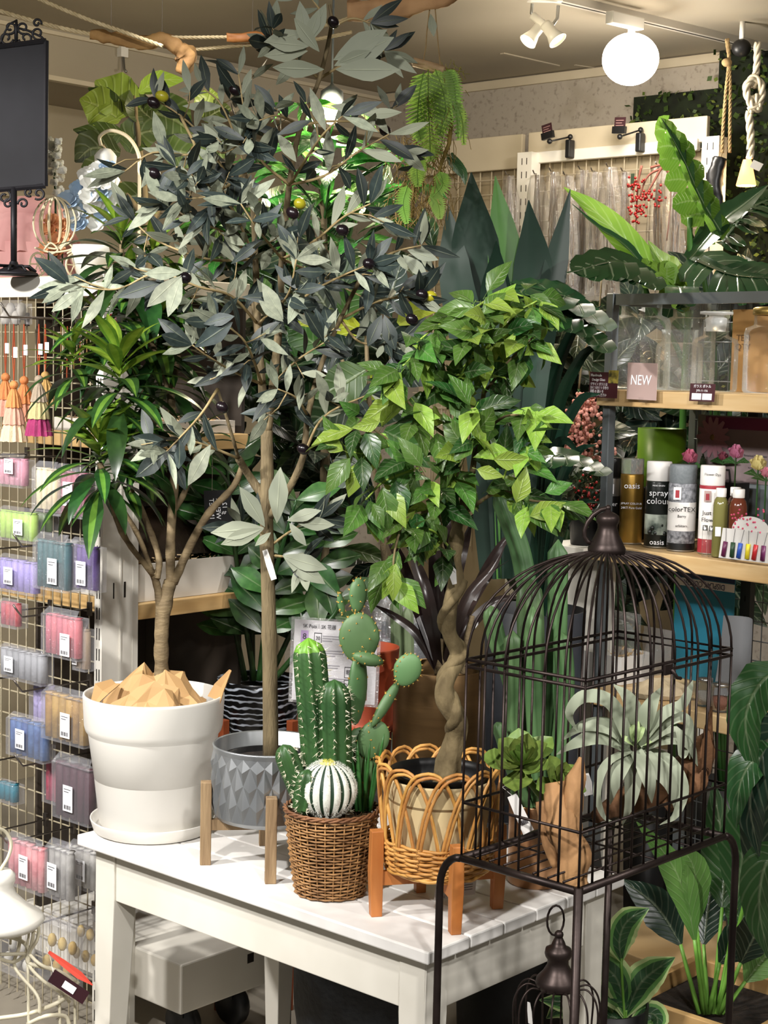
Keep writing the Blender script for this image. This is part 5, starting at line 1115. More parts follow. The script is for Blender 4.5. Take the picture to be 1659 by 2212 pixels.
# ================================================================= goods on the grey steel shelf
def shp(px, off, z): p = SH(px, 950, off); return Vector((p.x, p.y, z))
def zat(p, py):   # height of the sight line through row py at the ground position p
    px = IW / 2 + FPX * (p - EYE).dot(_rt) / (p - EYE).dot(_fw); r = ray(px, py); return EYE.z + r.z * (p.y / r.y)
m_gl = film('seeded_glass', '#dfe6e0', .10, .05, .75, .35); m_gc = film('clear_glass', '#e4ecea', .03, .02, .6, .2)
def jar(name, label, px, off, rpx, neck, ytop, ysh, mat, yn=None, lid=None, stopper=False):
    b = shp(px, off, SZ1 + .001); k = ms(b.y); r = rpx * k; nr = neck * k; H = zat(b, ytop) - b.z; S = zat(b, ysh) - b.z; w = .003
    j = thing(name, label, 'jar', b, 'glass jars on the upper shelf')
    out = [(.001, 0.001), (r * .93, 0.001), (r, .008), (r, S * .93), (r * .94, S * 1.02), (nr * 1.05, S + (r - nr) * .42), (nr, S + (r - nr) * .55), (nr, H - .006), (nr * 1.04, H - .003), (nr * 1.03, H)]
    inn = [(max(.001, a - w), max(z_, .006)) for a, z_ in out[::-1]]
    MB().lathe(out, b, 36).build('glass', mat, j, True)
    if stopper:
        MB().lathe([(.001, H - .028), (nr * .78, H - .028), (nr * .86, H + .002), (nr * .6, H + .006), (nr * .6, H + .01), (nr * 1.3, H + .012), (nr * 1.3, H + .018), (.001, H + .019)], b, 30).build('stopper', pm('frosted_glass', '#e6e8e6', None, .35, trans=.7), j, True)
    if lid: MB().lathe([(nr * 1.05, H - .014), (nr * 1.1, H - .013), (nr * 1.1, H + .002), (nr * .9, H + .005), (.001, H + .005)], b, 30).build('lid', lid, j, True)
    return j
jar('glass_jar', 'largest seeded glass jar standing at the left upright', 1376, -.12, 63, 43, 645, 690, m_gl)
jar('glass_jar', 'tall seeded glass jar behind the stoppered bottle', 1484, -.25, 52, 40, 650, 690, m_gl)
jar('glass_jar', 'shorter seeded glass jar in the front beside the NEW card', 1460, -.085, 50, 38, 712, 745, m_gl)
jar('apothecary_bottle', 'clear apothecary bottle with frosted glass stopper', 1537, -.075, 49, 27, 690, 735, m_gc, stopper=True)
mj = jar('mason_jar', 'clear mason jar with a gold screw lid at the right', 1652, -.08, 53, 33, 668, 712, m_gc, lid=pm('gold_lid', '#a98d4d', '#bda25f', .35, metal=.8))
b = shp(1612, -.25, SZ1 + .001)
kb = thing('kraft_box', 'plain brown cardboard box behind the mason jar', 'box', b); MB().quadbox(b - SD * .055, SD * .14, -SN * .07, UP * (zat(b, 668) - b.z)).build('carton', pm('carton_brown', '#a67f4c', '#b28b57', .7), kb)
text('TEM\nQTY', 'print', pm('brown_print', '#5d4225', '#664a2b', .7), kb, b + UP * .12 - SD * .02 + SN * .002, SD, UP, .022)
m_mar = pm('maroon_card2', '#3a161c', '#431b22', .55); m_new = pm('mauve_card', '#9c8580', '#a58d87', .6)
def card(name, label, x0, y0, x1, y1, mat, off=.045, lean=.0):
    a, b, c = SH(x0, y0, off - lean), SH(x1, y0 + (x1 - x0) * .03, off - lean), SH(x0 - 3, y1, off); t = thing(name, label, 'sign', c, 'cards on the shelf edge')
    u, w = b - a, c - a; MB().quadbox(a, u, w, SN * .001).build('card', mat, t)
    MB().box(lerp(c, c + u, .5) - SN * .012, .012, .03, .012, SD, SN).build('clip', m_gc, t)
    return t, a, u, w
def ct(t, a, u, w, x, y, s, h, mat, sx=1., al='CENTER', rotv=0): return text(s, 'lettering', mat, t, a + u * x + w * y + SN * .0012, u, -w, h, al, sx=sx)
t, a, u, w = card('new_card', 'mauve card reading NEW clipped to the shelf edge', 1357, 783, 1421, 862, m_new, lean=.004); ct(t, a, u, w, .47, .48, 'NEW', .034, m_lab, .8)
t, a, u, w = card('handwritten_card', 'maroon card with white handwriting at the left upright', 1275, 803, 1336, 858, m_mar, .05)
ct(t, a, u, w, .05, .13, 'Handmade', .009, m_lab, .9, 'LEFT'); ct(t, a, u, w, .1, .3, 'Design Glass', .009, m_lab, .9, 'LEFT')
for j, s in enumerate(('デザイン ガラス は', 'ひとつひとつ 手作り', '表情 の 違い を', 'お楽しみ ください')): ct(t, a, u, w, .05, .48 + j * .14, s, .0085, m_lab, .75, 'LEFT')
MB().quadbox(a + u * .68 - w * .08 + SN * .0014, u * .34, w * .5, SN * .0004).build('photo', pm('jar_photo', '#3d3a22', '#b0a04a', .5, scale=60), t)
t, a, u, w = card('price_card', 'small maroon price card under the apothecary bottle', 1492, 828, 1546, 866, m_mar, .05); ct(t, a, u, w, .5, .16, 'ガラス ボトル', .008, m_lab); ct(t, a, u, w, .5, .4, 'JYR-11-156', .007, m_lab)
for j in (0, 1): MB().quadbox(a + u * (.1 + .42 * j) + w * .55 + SN * .0014, u * .38, w * .36, SN * .0004).build('sticker', m_lab, t)
# ---- spray cans and bottles
m_alu = pm('aluminium', '#a5a5a3', '#b5b5b2', .3, metal=.9)
def can(name, label, px, off, rpx, ytop, ybot, ycap, mbody, mcap, capr=.96, grp='spray cans on the middle shelf', bands=()):
    b = shp(px, off, SZ2 + .001); k = ms(b.y); r = rpx * k; H = zat(b, ytop) - b.z; C = zat(b, ycap) - b.z; t = thing(name, label, 'spray can', b, grp)
    MB().lathe([(.001, .001), (r * .95, .001), (r, .004), (r, C - .006), (r * .97, C - .002), (r * .9, C), (.001, C)], b, 32).build('body', mbody, t, True)
    MB().lathe([(r * 1.005, .004), (r * 1.01, .001), (r * .97, 0), (r * .96, .002)], b, 32).build('base_rim', m_alu, t, True)
    MB().lathe([(r * capr * .98, C - .001), (r * capr, C), (r * capr, H - .004), (r * capr * .96, H), (.001, H)], b, 32).build('cap', mcap, t, True)
    for (f0, f1, m) in bands: MB().lathe([(r * 1.004, C * f0), (r * 1.006, C * f0 + .0005), (r * 1.006, C * f1 - .0005), (r * 1.004, C * f1)], b, 32).build('label_band', m, t, True)
    return t, b, r, C
def ctext(t, b, r, z, s, h, mat, dx=0., sx=1., al='CENTER'):
    d = (EYE - b); d.z = 0; d.normalize(); x = Vector((-d.y, d.x, 0))
    x = x if x.x > 0 else -x; return text(s, 'lettering', mat, t, b + d * (r * 1.012) + x * dx + UP * z, x, UP, h, al, sx=sx, lift=.0018)
def logo(t, b, r, z, w, h, mat, name='logo_square', lift=.001, dx=0.):
    d = (EYE - b); d.z = 0; d.normalize(); x = Vector((-d.y, d.x, 0)); x = x if x.x > 0 else -x
    MB().quadbox(b + d * (r * 1.006 + lift) + x * (dx - w / 2) + UP * z, x * w, d * .0006, UP * h).build(name, mat, t)
mk = lambda n, c, **k: pm(n, c, None, **k)
m_blk = mk('can_black', '#141414', rough=.3); m_gold = pm('can_gold', '#8a6a2c', '#9c7c3a', .35, metal=.7); m_dkg = mk('can_green_black', '#161a17', rough=.3); m_gsp = pm('can_grey_speckle', '#4f5156', '#8d8f94', .4, scale=120); m_wht = mk('can_white', '#d9d6d2', rough=.4); m_red = mk('can_red', '#8f2a33', rough=.4); m_gcap = pm('grey_cap', '#63696c', '#6d7376', .5, scale=200)
t, b, r, C = can('spray_can', 'black spray can with a silver band at the left upright', 1324, -.06, 22, 988, 1160, 1028, m_blk, m_blk, .98, bands=((.7, .97, m_alu),)); ctext(t, b, r, C * .58, 'Silver', .015, m_lab); ctext(t, b, r, C * .25, 'Sealer', .01, m_lab)
logo(t, b, r, C * .74, .014, .024, m_lab)
logo(t, b, r, C * .76, .007, .016, pm('logo_red', '#b0402a', None, .5), 'logo_mark', .0018)
t, b, r, C = can('spray_can', 'gold spray can under a clear cap', 1369, -.06, 25, 990, 1166, 1022, m_gold, pm('clear_cap', '#cfd0cc', None, .1, trans=.8), .98); ctext(t, b, r, C * .83, 'oasis', .02, m_lab); ctext(t, b, r, C * .58, 'SPRAY COLOUR', .007, m_lab); ctext(t, b, r, C * .52, '24KT Pure Gold', .0075, m_lab)
t, b, r, C = can('spray_can', 'dark green spray can with white cap reading spray colour', 1427, -.055, 28, 996, 1172, 1037, m_dkg, m_wht, .97, bands=((.2, .5, pm('can_pale_print', '#39423c', '#b9c2b4', .3, scale=25)),)); ctext(t, b, r, C * .82, 'spray', .021, m_lab); ctext(t, b, r, C * .7, 'colour', .021, m_lab); ctext(t, b, r, C * .09, 'oasis', .018, m_lab); ctext(t, b, r, C * .93, 'MOSS GREEN', .005, m_lab)
for (dx, f) in ((-.012, .3), (.010, .34), (.018, .22), (-.004, .22), (-.018, .24), (.004, .27)):
    d = (EYE - b); d.z = 0; d.normalize(); MB().ball(b + d * r * .93 + Vector((dx, 0, C * f)), .0055, 8, 6, (1, .5, 1.1)).build('printed_drop', m_dkg, t, True)
t, b, r, C = can('spray_can', 'grey speckled spray can with white label and grey cap', 1479, -.05, 30, 1003, 1177, 1042, m_gsp, m_gcap, .98, bands=((.3, .72, m_wht), (.0, .12, m_blk))); ctext(t, b, r, C * .62, 'colorTEX', .016, m_blk); ctext(t, b, r, C * .52, 'Berry', .009, m_blk); ctext(t, b, r, C * .38, 'arbiters', .009, m_blk)
logo(t, b, r, C * .76, .018, .03, m_wht, dx=-.012, lift=.002); logo(t, b, r, C * .79, .009, .018, m_red, 'logo_mark', .003, -.012)
t, b, r, C = can('spray_can', 'white flower dye spray can with a red base band', 1543, -.06, 27, 1005, 1187, 1046, m_wht, m_wht, .99, bands=((.02, .22, m_red), (.94, .99, m_red))); ctext(t, b, r, C * .6, 'Just for', .014, m_blk); ctext(t, b, r, C * .5, 'Flowers', .014, m_blk); ctext(t, b, r, C + .025, 'Flower Dye', .008, m_blk)
logo(t, b, r, C * .76, .016, .026, m_new, dx=-.01, lift=.002); logo(t, b, r, C * .785, .008, .015, m_red, 'logo_mark', .003, -.01)
def bottle(label, px, off, rpx, ytop, ycap, col):
    b = shp(px, off, SZ2 + .001); k = ms(b.y); r = rpx * k; H = zat(b, ytop) - b.z; C = zat(b, ycap) - b.z; t = thing('dye_bottle', label, 'bottle', b, 'dye bottles on the middle shelf')
    MB().lathe([(.001, .001), (r * .96, .001), (r, .004), (r, C * .85), (r * .85, C * .94), (r * .6, C * .99), (r * .6, C), (.001, C)], b, 28).build('body', pm('dye_' + col, '#' + col, None, .12, spec=.6), t, True)
    MB().lathe([(r * .66, C - .001), (r * .68, C), (r * .68, H - .001), (r * .62, H), (.001, H)], b, 24).build('cap', m_wht, t, True); return t, b, r
t, b, r = bottle('olive green dye bottle with white cap', 1563, -.02, 16.5, 1054, 1072, '6d6a3c'); logo(t, b, r, .05, .013, .022, m_lab, 'price_label', .001, -.004)
bottle('red brown dye bottle in front with white cap', 1601, -.025, 19, 1056, 1074, '5d2f20'); bottle('dark dye bottle half hidden behind the red brown one', 1594, -.075, 17, 1052, 1070, '4a2a20')
for x, c in ((1531, '8d9290'), (1545, '9a9f9c')):
    b = shp(x, -.005, SZ2 + .001); t = thing('glass_vial', 'thin clear vial %s the white dye can' % ('in front of' if x < 1540 else 'right in front of'), 'vial', b, 'clear vials'); MB().lathe([(.001, 0), (.006, 0), (.0065, .002), (.0065, .068), (.005, .07), (.001, .07)], b, 14).build('tube', m_gc, t, True); MB().lathe([(.0055, .06), (.006, .072), (.001, .073)], b, 14).build('cork', m_alu, t, True)
# dye tube display card
b = shp(1610, .02, SZ2 + .001); dc = thing('dye_card', 'white arched display card with coloured tubes and pink blossoms', 'sign', b)
a, u, w = SH(1562, 1140, .028), (SH(1659, 1150, .028) - SH(1562, 1140, .028)), (SH(1553, 1203, .03) - SH(1562, 1140, .028))
MB().quadbox(a, u * 1.2, w * 1.02, SN * .001).build('panel', m_wht, dc)
c0 = a + u * .62; rr = u.length * .42; m = MB(); n = 20; m.v += [c0] + [c0 + SD * (math.cos(math.pi * i / n) * rr) + UP * (math.sin(math.pi * i / n) * rr * .62) for i in range(n + 1)]
for i in range(n): m.face(0, i + 1, i + 2)
m.build('arch', m_wht, dc)
for j, c in enumerate(('5d1f45', '24402a', '2a4fa8', 'd2c22a', 'b2262a', '5a1f4a')):
    q = a + u * (.12 + j * .17) + w * .45 + SN * .003; MB().tube([q, q + w * .5 + SD * (.002 if j % 2 else -.001)], .0055, 8).build('colour_tube', pm('tube_' + c, '#' + c, None, .4), dc, True); MB().tube([q, q - w * .45 + SD * .004 * (j % 3 - 1)], .0006, 3).build('printed_stem', m_ink, dc)
for _ in range(34): q = a + u * rnd.uniform(.1, 1.05) - w * rnd.uniform(-.05, .75) + SN * .0016; MB().ball(q, .0025, 6, 4, (1, .4, 1)).build('printed_blossom', pm('pink_print', '#b23a5a', '#c9506e', .6), dc)
# ---- things behind the cans
b = shp(1650, -.30, SZ2 + .001); po = thing('flower_poster', 'faded poster with a pink daisy and a magenta band', 'poster', b)
a, e = SH(1510, 895, -.30), SH(1690, 905, -.30); h = zat(b, 895) - zat(b, 1040); u = e - a; u.z = 0; a = a - UP * h
MB().quadbox(Vector((a.x, a.y, SZ2 + .001)), u, -SN * .004, UP * (a.z - SZ2)).build('board', m_grey, po)
MB().quadbox(a, u, SN * .003, UP * h).build('sheet', pm('faded_sheet', '#6d5f60', '#776869', .6), po); MB().quadbox(a + u * .1 + UP * h * .8 + SN * .0035, u * .9, SN * .0006, UP * h * .18).build('magenta_band', pm('magenta_band', '#5d1a3c', '#661f43', .6), po)
fc_ = a + u * .2 + UP * h * .66 + SN * .005
for j in range(14):
    an = 2 * math.pi * j / 14; d = SD * math.cos(an) + UP * math.sin(an); MB().blade([fc_, fc_ + d * .03, fc_ + d * .052], [.003, .009, .004], SN, .1, 2).build('petal', pm('printed_petal', '#8a5f68', '#946872', .6), po, True)
MB().ball(fc_, .008, 8, 6, (1, .5, 1)).build('daisy_centre', pm('printed_centre', '#6a4f1c', '#735724', .6), po, True)
for s_, h2, zf in (('Botanical hand flower', .008, .42), ('made for you every day', .007, .33), ('in our little shop', .006, .24)): text(s_, 'print', m_ink, po, a + u * .72 + UP * h * zf + SN * .0045, SD, UP, h2)
b = shp(1430, -.22, SZ2 + .001); gp = thing('green_pot', 'olive green glossy pot behind the spray cans', 'planter', b); MB().lathe([(.001, 0.001), (.05, 0.001), (.06, .12), (.062, zat(b, 925) - b.z), (.058, zat(b, 925) - b.z), (.055, .1), (.001, .09)], b, 30).build('pot', pm('olive_glaze', '#43600f', '#4f6e18', .35), gp, True)
b = shp(1560, -.2, SZ2 + .001); bb = thing('black_gift_bag', 'dark gift bag with handle behind the roses', 'bag', b); MB().quadbox(b - SD * .05, SD * .1, -SN * .05, UP * .16).build('bag', m_black, bb); MB().tube([b - SD * .03 + UP * .16, b - SD * .025 + UP * .19, b + SD * .025 + UP * .19, b + SD * .03 + UP * .16], .003, 5).build('handle', m_black, bb)
def rose(px, py, off, rp, col, label):
    c = SH(px, py, off); t = thing('artificial_rose', label, 'flower', Vector((c.x, c.y, SZ2 + .001)), 'artificial roses behind the cans'); k = ms(c.y); mt = pm('rose_' + col, '#' + col, None, .6, tl=.2, rand=.1)
    for i in range(13):
        an = i * 2.4; tl_ = i / 13; d = (SD * math.cos(an) + (-SN) * math.sin(an)) * .8 * tl_ + UP * (1 - tl_ * .5); q = c - UP * rp * k * .6
        MB().blade([q, q + d * rp * k * .7, q + (d + UP * .2) * rp * k * 1.1], [rp * k * .15, rp * k * .55, rp * k * .3], Vector((math.cos(an), -math.sin(an), .2)), .0, 4, -.5).build('petal', mt, t, True)
    MB().tube([c - UP * rp * k * .5, Vector((c.x, c.y, SZ2 + .002))], .002, 5).build('stem', m_f3, t)
    for i in (-1, 1): q = c - UP * rp * k * 1.2; MB().blade([q, q + (SD * i + UP * .4) * .02, q + (SD * i + UP * .1) * .04], [.002, .01, .001], SN + UP, .2, 2).build('leaf', m_f3, t, True)
rose(1490, 985, -.16, 22, 'b8627a', 'pink rose left of the dark gift bag'); rose(1590, 975, -.13, 22, 'b06a86', 'mauve pink rose right of the dark gift bag'); rose(1638, 1000, -.10, 24, 'cdbf82', 'pale yellow rose near the right edge'); rose(1655, 1020, -.06, 16, 'c27a8a', 'small pink rose at the right frame edge'); rose(1562, 985, -.28, 14, '8f4a5c', 'dull pink rose in front of the faded poster')
b = shp(1520, -.27, SZ2 + .001); gt = thing('glitter_tree', 'small dark sequin tree behind the grey spray can', 'ornament', b)
MB().lathe([(.004, 0), (.004, .06), (.045, .06), (.001, .22)], b, 16).build('cone', m_hedge, gt); m = MB()
for _ in range(260): an = rnd.random() * 6.28; f = rnd.random(); q = b + Vector((math.cos(an) * .045 * (1 - f), math.sin(an) * .045 * (1 - f), .06 + f * .16)); m.ball(q, .0028, 5, 3)
m.build('sequins', pm('sequins', '#23301f', '#4a5a3a', .15, metal=.6, scale=80), gt, kind='stuff')
b = shp(1405, -.27, SZ2 + .001); dk = thing('dark_pot', 'wide black pot with shiny rim behind the gold spray can', 'planter', b); MB().lathe([(.001, 0.001), (.05, 0.001), (.062, .1), (.064, .135), (.06, .135), (.056, .1), (.001, .08)], shp(1390, -.19, SZ2 + .001), 30).build('pot', m_black, dk, True)
# ---- lower shelf: boxes, film bags, blue board
SZ3 = SZ2 - .36
def sp3(px, off): return shp(px, off, SZ3 + .001)
b = sp3(1310, -.06); wb = thing('white_open_box', 'white open box with wood chips seen through the cage dome', 'box', b); W_, Hb, Db = .15, .07, .12
for o_, u_2, v_2 in ((b - SD * .075, SD * W_, -SN * .003), (b - SD * .075 - SN * Db, SD * W_, -SN * .003), (b - SD * .075 - SN * .003, SD * .003, -SN * (Db - .003)), (b + SD * .072 - SN * .003, SD * .003, -SN * (Db - .003))): MB().quadbox(o_, u_2, v_2, UP * Hb).build('side', m_wht, wb)
m = MB()
for _ in range(160): q = b + SD * rnd.uniform(-.06, .06) - SN * rnd.uniform(.01, .11) + UP * rnd.uniform(.03, .075); e = rv(.012); s_ = e.cross(rv()).normalized() * .003; n = len(m.v); m.v += [q - s_, q + s_, q + e]; m.face(n, n + 1, n + 2)
m.build('wood_chips', m_shred, wb, kind='stuff')
def filmbag(name, label, c, sx, sy, sz, seed, fac=.3):
    m = MB(); n = 10
    for i in range(n + 1):
        for j in range(n + 1):
            x, y = 2 * i / n - 1, 2 * j / n - 1; q = noise.noise(Vector((x * 2, y * 2, seed))); m.v.append(c + SD * x * sx + UP * (y + 1) * sz * .5 + SN * (sy * (max(0, 1 - x * x) * max(0, 1 - y * y)) ** .5 * (1 + q)))
    for i in range(n):
        for j in range(n): a = i * (n + 1) + j; m.face(a, a + 1, a + n + 2, a + n + 1)
    return m.build(name, film('bag_film_%d' % seed, '#d8dade', fac, .1), None, True, label, 'bag')
filmbag('film_bag', 'crinkled clear film bag standing behind the white open box', sp3(1360, -.2), .06, .03, .16, 3); filmbag('film_bag', 'clear film bag in front of the blue board', sp3(1440, -.16), .05, .03, .14, 5)
b = sp3(1500, -.27); bl = thing('blue_board', 'blue board with upside down DISPLAY COLOR lettering', 'sign', b); a, e = SH(1462, 1225, -.27), SH(1590, 1240, -.27); u = e - a; u.z = 0; zt_ = zat(b, 1222)
MB().quadbox(Vector((a.x, a.y, SZ3 + .001)), u, SN * .003, UP * (zt_ - SZ3)).build('board', pm('sky_blue_board', '#1f6d86', '#2a7a92', .5), bl)
MB().quadbox(Vector((a.x, a.y, zt_ - .03)) + SN * .003, u, SN * .0006, UP * .03).build('navy_band', pm('navy_band', '#14284a', '#1a2f54', .5), bl); MB().quadbox(Vector((a.x, a.y, zt_ - .052)) + SN * .003, u, SN * .0008, UP * .02).build('cream_band', m_wht, bl)
text('DISPLAY COLOR', 'lettering', pm('navy_print', '#17264a', '#1b2b50', .5), bl, Vector((a.x, a.y, zt_ - .042)) + u * .5 + SN * .004, -u, -UP, .021, sx=.82)
b = sp3(1605, -.12); gs = thing('frosted_container', 'grey frosted plastic container at the right of the cage', 'container', b); m = MB(); n = 8
for i in range(n + 1):
    for j in range(n + 1): x, y = 2 * i / n - 1, j / n; m.v.append(b + SD * x * .05 * (1 - .15 * y) + UP * y * (zat(b, 1335) - b.z) + SN * (.03 * x * x - .02 * math.sin(y * 1.5)) - SN * .02)
for i in range(n):
    for j in range(n): a = i * (n + 1) + j; m.face(a, a + 1, a + n + 2, a + n + 1)
m.build('shell', pm('frosted_plastic', '#75777a', '#808285', .4), gs, True)
for i, (x, off, rp, col) in enumerate(((1545, -.04, 20, 'b5b2aa'), (1580, -.02, 22, '8a5a48'), (1620, -.03, 20, 'c9b9a0'))):
    b = sp3(x, off); t = thing('small_glass_jar', ('small glass jar of white pebbles', 'small glass jar of pink beads', 'small glass jar with cork lid at the frame edge')[i], 'jar', b, 'small jars on the lower shelf'); r = rp * ms(b.y)
    MB().lathe([(.001, 0.001), (r, 0.001), (r, .045), (r * .8, .052), (r * .8, .062), (r * .77, .062), (r * .76, .05), (r * .95, .044), (r * .95, .004), (.001, .004)], b, 24).build('glass', m_gc, t, True); MB().lathe([(.001, .005), (r * .93, .005), (r * .93, .033), (.001, .036)], b, 16).build('contents', pm('jar_fill_' + col, '#' + col, None, .7, scale=80, bump=.8), t, True); MB().lathe([(.001, .058), (r * .85, .058), (r * .85, .066), (.001, .068)], b, 20).build('lid', m_alu, t, True)
mb = MB(); b = sp3(1450, -.02); mb.lathe([(.001, 0.001), (.05, 0.001), (.06, .012), (.05, .028), (.02, .036), (.001, .037)], b, 14, sx=1.3, sy=.6)
for i, v in enumerate(mb.v): mb.v[i] = v + Vector((0, 0, max(0, v.z - b.z - .002) * noise.noise(v * 40) * .8)) + SD * noise.noise(v * 30) * .006
mb.build('flat_stone', pm('sandstone', '#a8987a', '#b9a98c', .9, bump=.6, scale=20), None, False, 'flat beige stone slab on the shelf behind the air plant', 'stone')
# ================================================================= background plants
def big(plant, c, D, w, mat, fold=.15, shape=(.25, .85, 1, .75, .05), name='leaf', nr=None, wavy=.06, nw=6, cols=None, n=5, cup=0., thick=0.):
    """one large leaf: midrib through sighted points (x, y[, depth offset]), half width in pixels, shape = width profile"""
    pts = pxpath(c, D, n); N = len(pts); k = ms(D); prof = interp(list(shape), N)
    nr = Vector(nr) if nr is not None else CAMN(pts[0]) + rv(.35)
    return MB().blade(pts, [w * k * q for q in prof], nr, fold, nw, cup, thick, wavy, rnd.random() * 6, None, cols).build(name, mat, plant, True)
def cutleaf(plant, c, D, w, mat, lobes=7, nr=None, name='leaf', drop=0.):
    """split leaf (monstera, banana): lobes left and right of the midrib with gaps, one mesh"""
    pts = pxpath(c, D, 6); N = len(pts); k = ms(D); nr = (Vector(nr) if nr is not None else CAMN(pts[0])).normalized(); mb = MB()
    mb.blade(pts, [w * k * .16 * (1 - .8 * i / N) for i in range(N)], nr, .3, 2)
    for i in range(lobes):
        f = (i + .3) / lobes; p = pts[min(N - 2, int(f * (N - 1)))]; t = (pts[min(N - 1, int(f * (N - 1)) + 1)] - p).normalized(); s = t.cross(nr).normalized(); ww = w * k * (math.sin(math.pi * min(1, f * .8 + .2)) ** .6)
        for sd in (1, -1):
            d = (s * sd + t * (.35 + .5 * f)).normalized(); q = [p, p + d * ww * .4 - nr * 0, p + d * ww * .75 - UP * ww * .08, p + d * ww - UP * ww * (.2 + drop) + t * ww * .1]
            g = (pts[-1] - pts[0]).length / lobes * .78; mb.blade(q, [g * 1.05, g * 1.02, g * .95, g * .35], nr, .06, 3)
    return mb.build(name, mat, plant, True)
def floorpot(name, label, px, D, r, h, mat, z=0., cat='planter'):
    p = V(px, 1200, D); b = Vector((p.x, p.y, z)); return MB().lathe([(.001, 0.001), (r * .78, 0.001), (r * .8, .01), (r, h), (r * .95, h), (r * .9, h - .04), (.001, h - .05)], b, 30).build(name, mat, None, True, label, cat), b
# ---- fiddle leaf fig, top left
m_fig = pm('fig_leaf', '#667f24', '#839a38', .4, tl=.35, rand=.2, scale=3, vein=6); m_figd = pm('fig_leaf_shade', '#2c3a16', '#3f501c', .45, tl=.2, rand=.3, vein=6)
D = 4.4; ff = thing('fiddle_leaf_fig', 'fiddle leaf fig with broad leaves reaching the ceiling at left', 'tree', Vector((V(330, 500, D).x, D, .3)))
floorpot('fig_planter', 'grey tub of the fiddle leaf fig behind the gondola', 330, D, .13, .3, m_grey)
limb(ff, [(330, 1900), (325, 1200), (320, 700), (318, 480), (300, 300), (290, 200)], D, 12, 4, m_bark, 'trunk'); limb(ff, [(318, 480), (250, 380), (220, 300)], D, 6, 3, m_bark); limb(ff, [(318, 500), (400, 350), (440, 270)], D, 6, 3, m_bark)
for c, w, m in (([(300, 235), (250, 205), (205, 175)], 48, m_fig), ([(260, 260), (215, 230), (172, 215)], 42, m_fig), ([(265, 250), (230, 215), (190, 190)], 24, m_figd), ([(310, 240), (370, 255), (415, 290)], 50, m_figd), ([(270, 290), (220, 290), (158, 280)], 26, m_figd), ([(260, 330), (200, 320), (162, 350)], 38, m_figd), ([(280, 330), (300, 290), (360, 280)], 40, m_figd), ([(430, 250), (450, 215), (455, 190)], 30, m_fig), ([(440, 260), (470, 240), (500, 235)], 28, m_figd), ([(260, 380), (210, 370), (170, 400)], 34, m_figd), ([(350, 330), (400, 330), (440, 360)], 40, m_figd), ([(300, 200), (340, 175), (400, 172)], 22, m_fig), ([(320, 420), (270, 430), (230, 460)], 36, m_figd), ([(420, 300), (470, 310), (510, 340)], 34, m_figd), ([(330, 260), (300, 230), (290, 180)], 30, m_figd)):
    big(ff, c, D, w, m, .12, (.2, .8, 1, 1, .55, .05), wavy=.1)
# ---- glossy green money tree lit by a bulb, centre top
m_pg = pm('money_tree_leaf', '#2f6a26', '#458034', .25, tl=.3, rand=.35, vein=9); m_pd = pm('money_tree_deep', '#1a3d1a', '#285024', .28, tl=.2, rand=.3, vein=9)
D = 4.0; mt_ = thing('money_tree', 'glossy bright green money tree glowing behind the olive tree', 'tree', Vector((V(700, 500, D).x, D, .3)))
floorpot('money_tree_tub', 'dark tub of the money tree behind the bench', 700, D, .08, .3, m_black); limb(mt_, [(700, 1900), (700, 1200), (705, 800), (700, 500), (690, 350)], D, 14, 5, m_bark, 'trunk')
pl = [unit_leaf('money_tree_leaf', .17, .6, .3, 8, 4, m, None, 1.5, .5, wavy=.1) for m in (m_pg, m_pd)]
ML = Leaves(mt_, 290)
for (x, y, dd, s) in ((650, 225, 0, 95), (700, 300, -.05, 110), (770, 320, 0, 110), (830, 350, -.02, 115), (880, 400, 0, 110), (610, 370, -.05, 95), (690, 420, .05, 110), (580, 430, 0, 95), (780, 440, 0, 110), (640, 320, .03, 100), (740, 230, .05, 95), (720, 370, -.08, 110), (850, 480, 0, 110), (650, 480, 0, 105), (560, 350, .05, 90), (900, 330, .05, 90), (770, 520, .05, 105), (600, 520, .05, 95), (700, 560, .1, 100), (520, 470, .1, 95), (830, 560, .1, 95), (470, 560, .1, 95), (440, 480, .12, 90)):
    c = V(x, y, D + dd); k = ms(D); limb(mt_, [(x, y, dd), ((x + 700) / 2, y + 40, dd * .5), (700, y + 110)], D, 2, 3, m_f3, 'leaf_stalk', 4, 4)
    for i in range(7):
        an = i * 2 * math.pi / 7 + rnd.random(); d = Vector((math.cos(an), math.sin(an) * .6 - .3, .25 - .5 * rnd.random())).normalized(); ML.add(pl[0 if rnd.random() < .6 else 1], leafM(c, d, UP + rv(.3) - Vector((0, .3, 0)), s * k * rnd.uniform(.75, 1.1)))
ML.done()
lb = V(716, 250, 4.12); lb_ = thing('bulb_lamp', 'small glowing reflector bulb seen between the olive branches', 'lamp', lb)
m_bulb = pm('lit_bulb', '#ffe2b0', None, emit=25.); MB().ball(lb, .022, 12, 8).build('bulb', m_bulb, lb_, True); MB().lathe([(.02, .01), (.03, .03), (.028, .06), (.006, .075), (.003, .08), (.003, CEIL - lb.z)], lb, 12).build('socket_stem', m_grey, lb_, True)
lamp(lb - Vector((0, .06, .02)), 16, (1, .85, .6), .02)
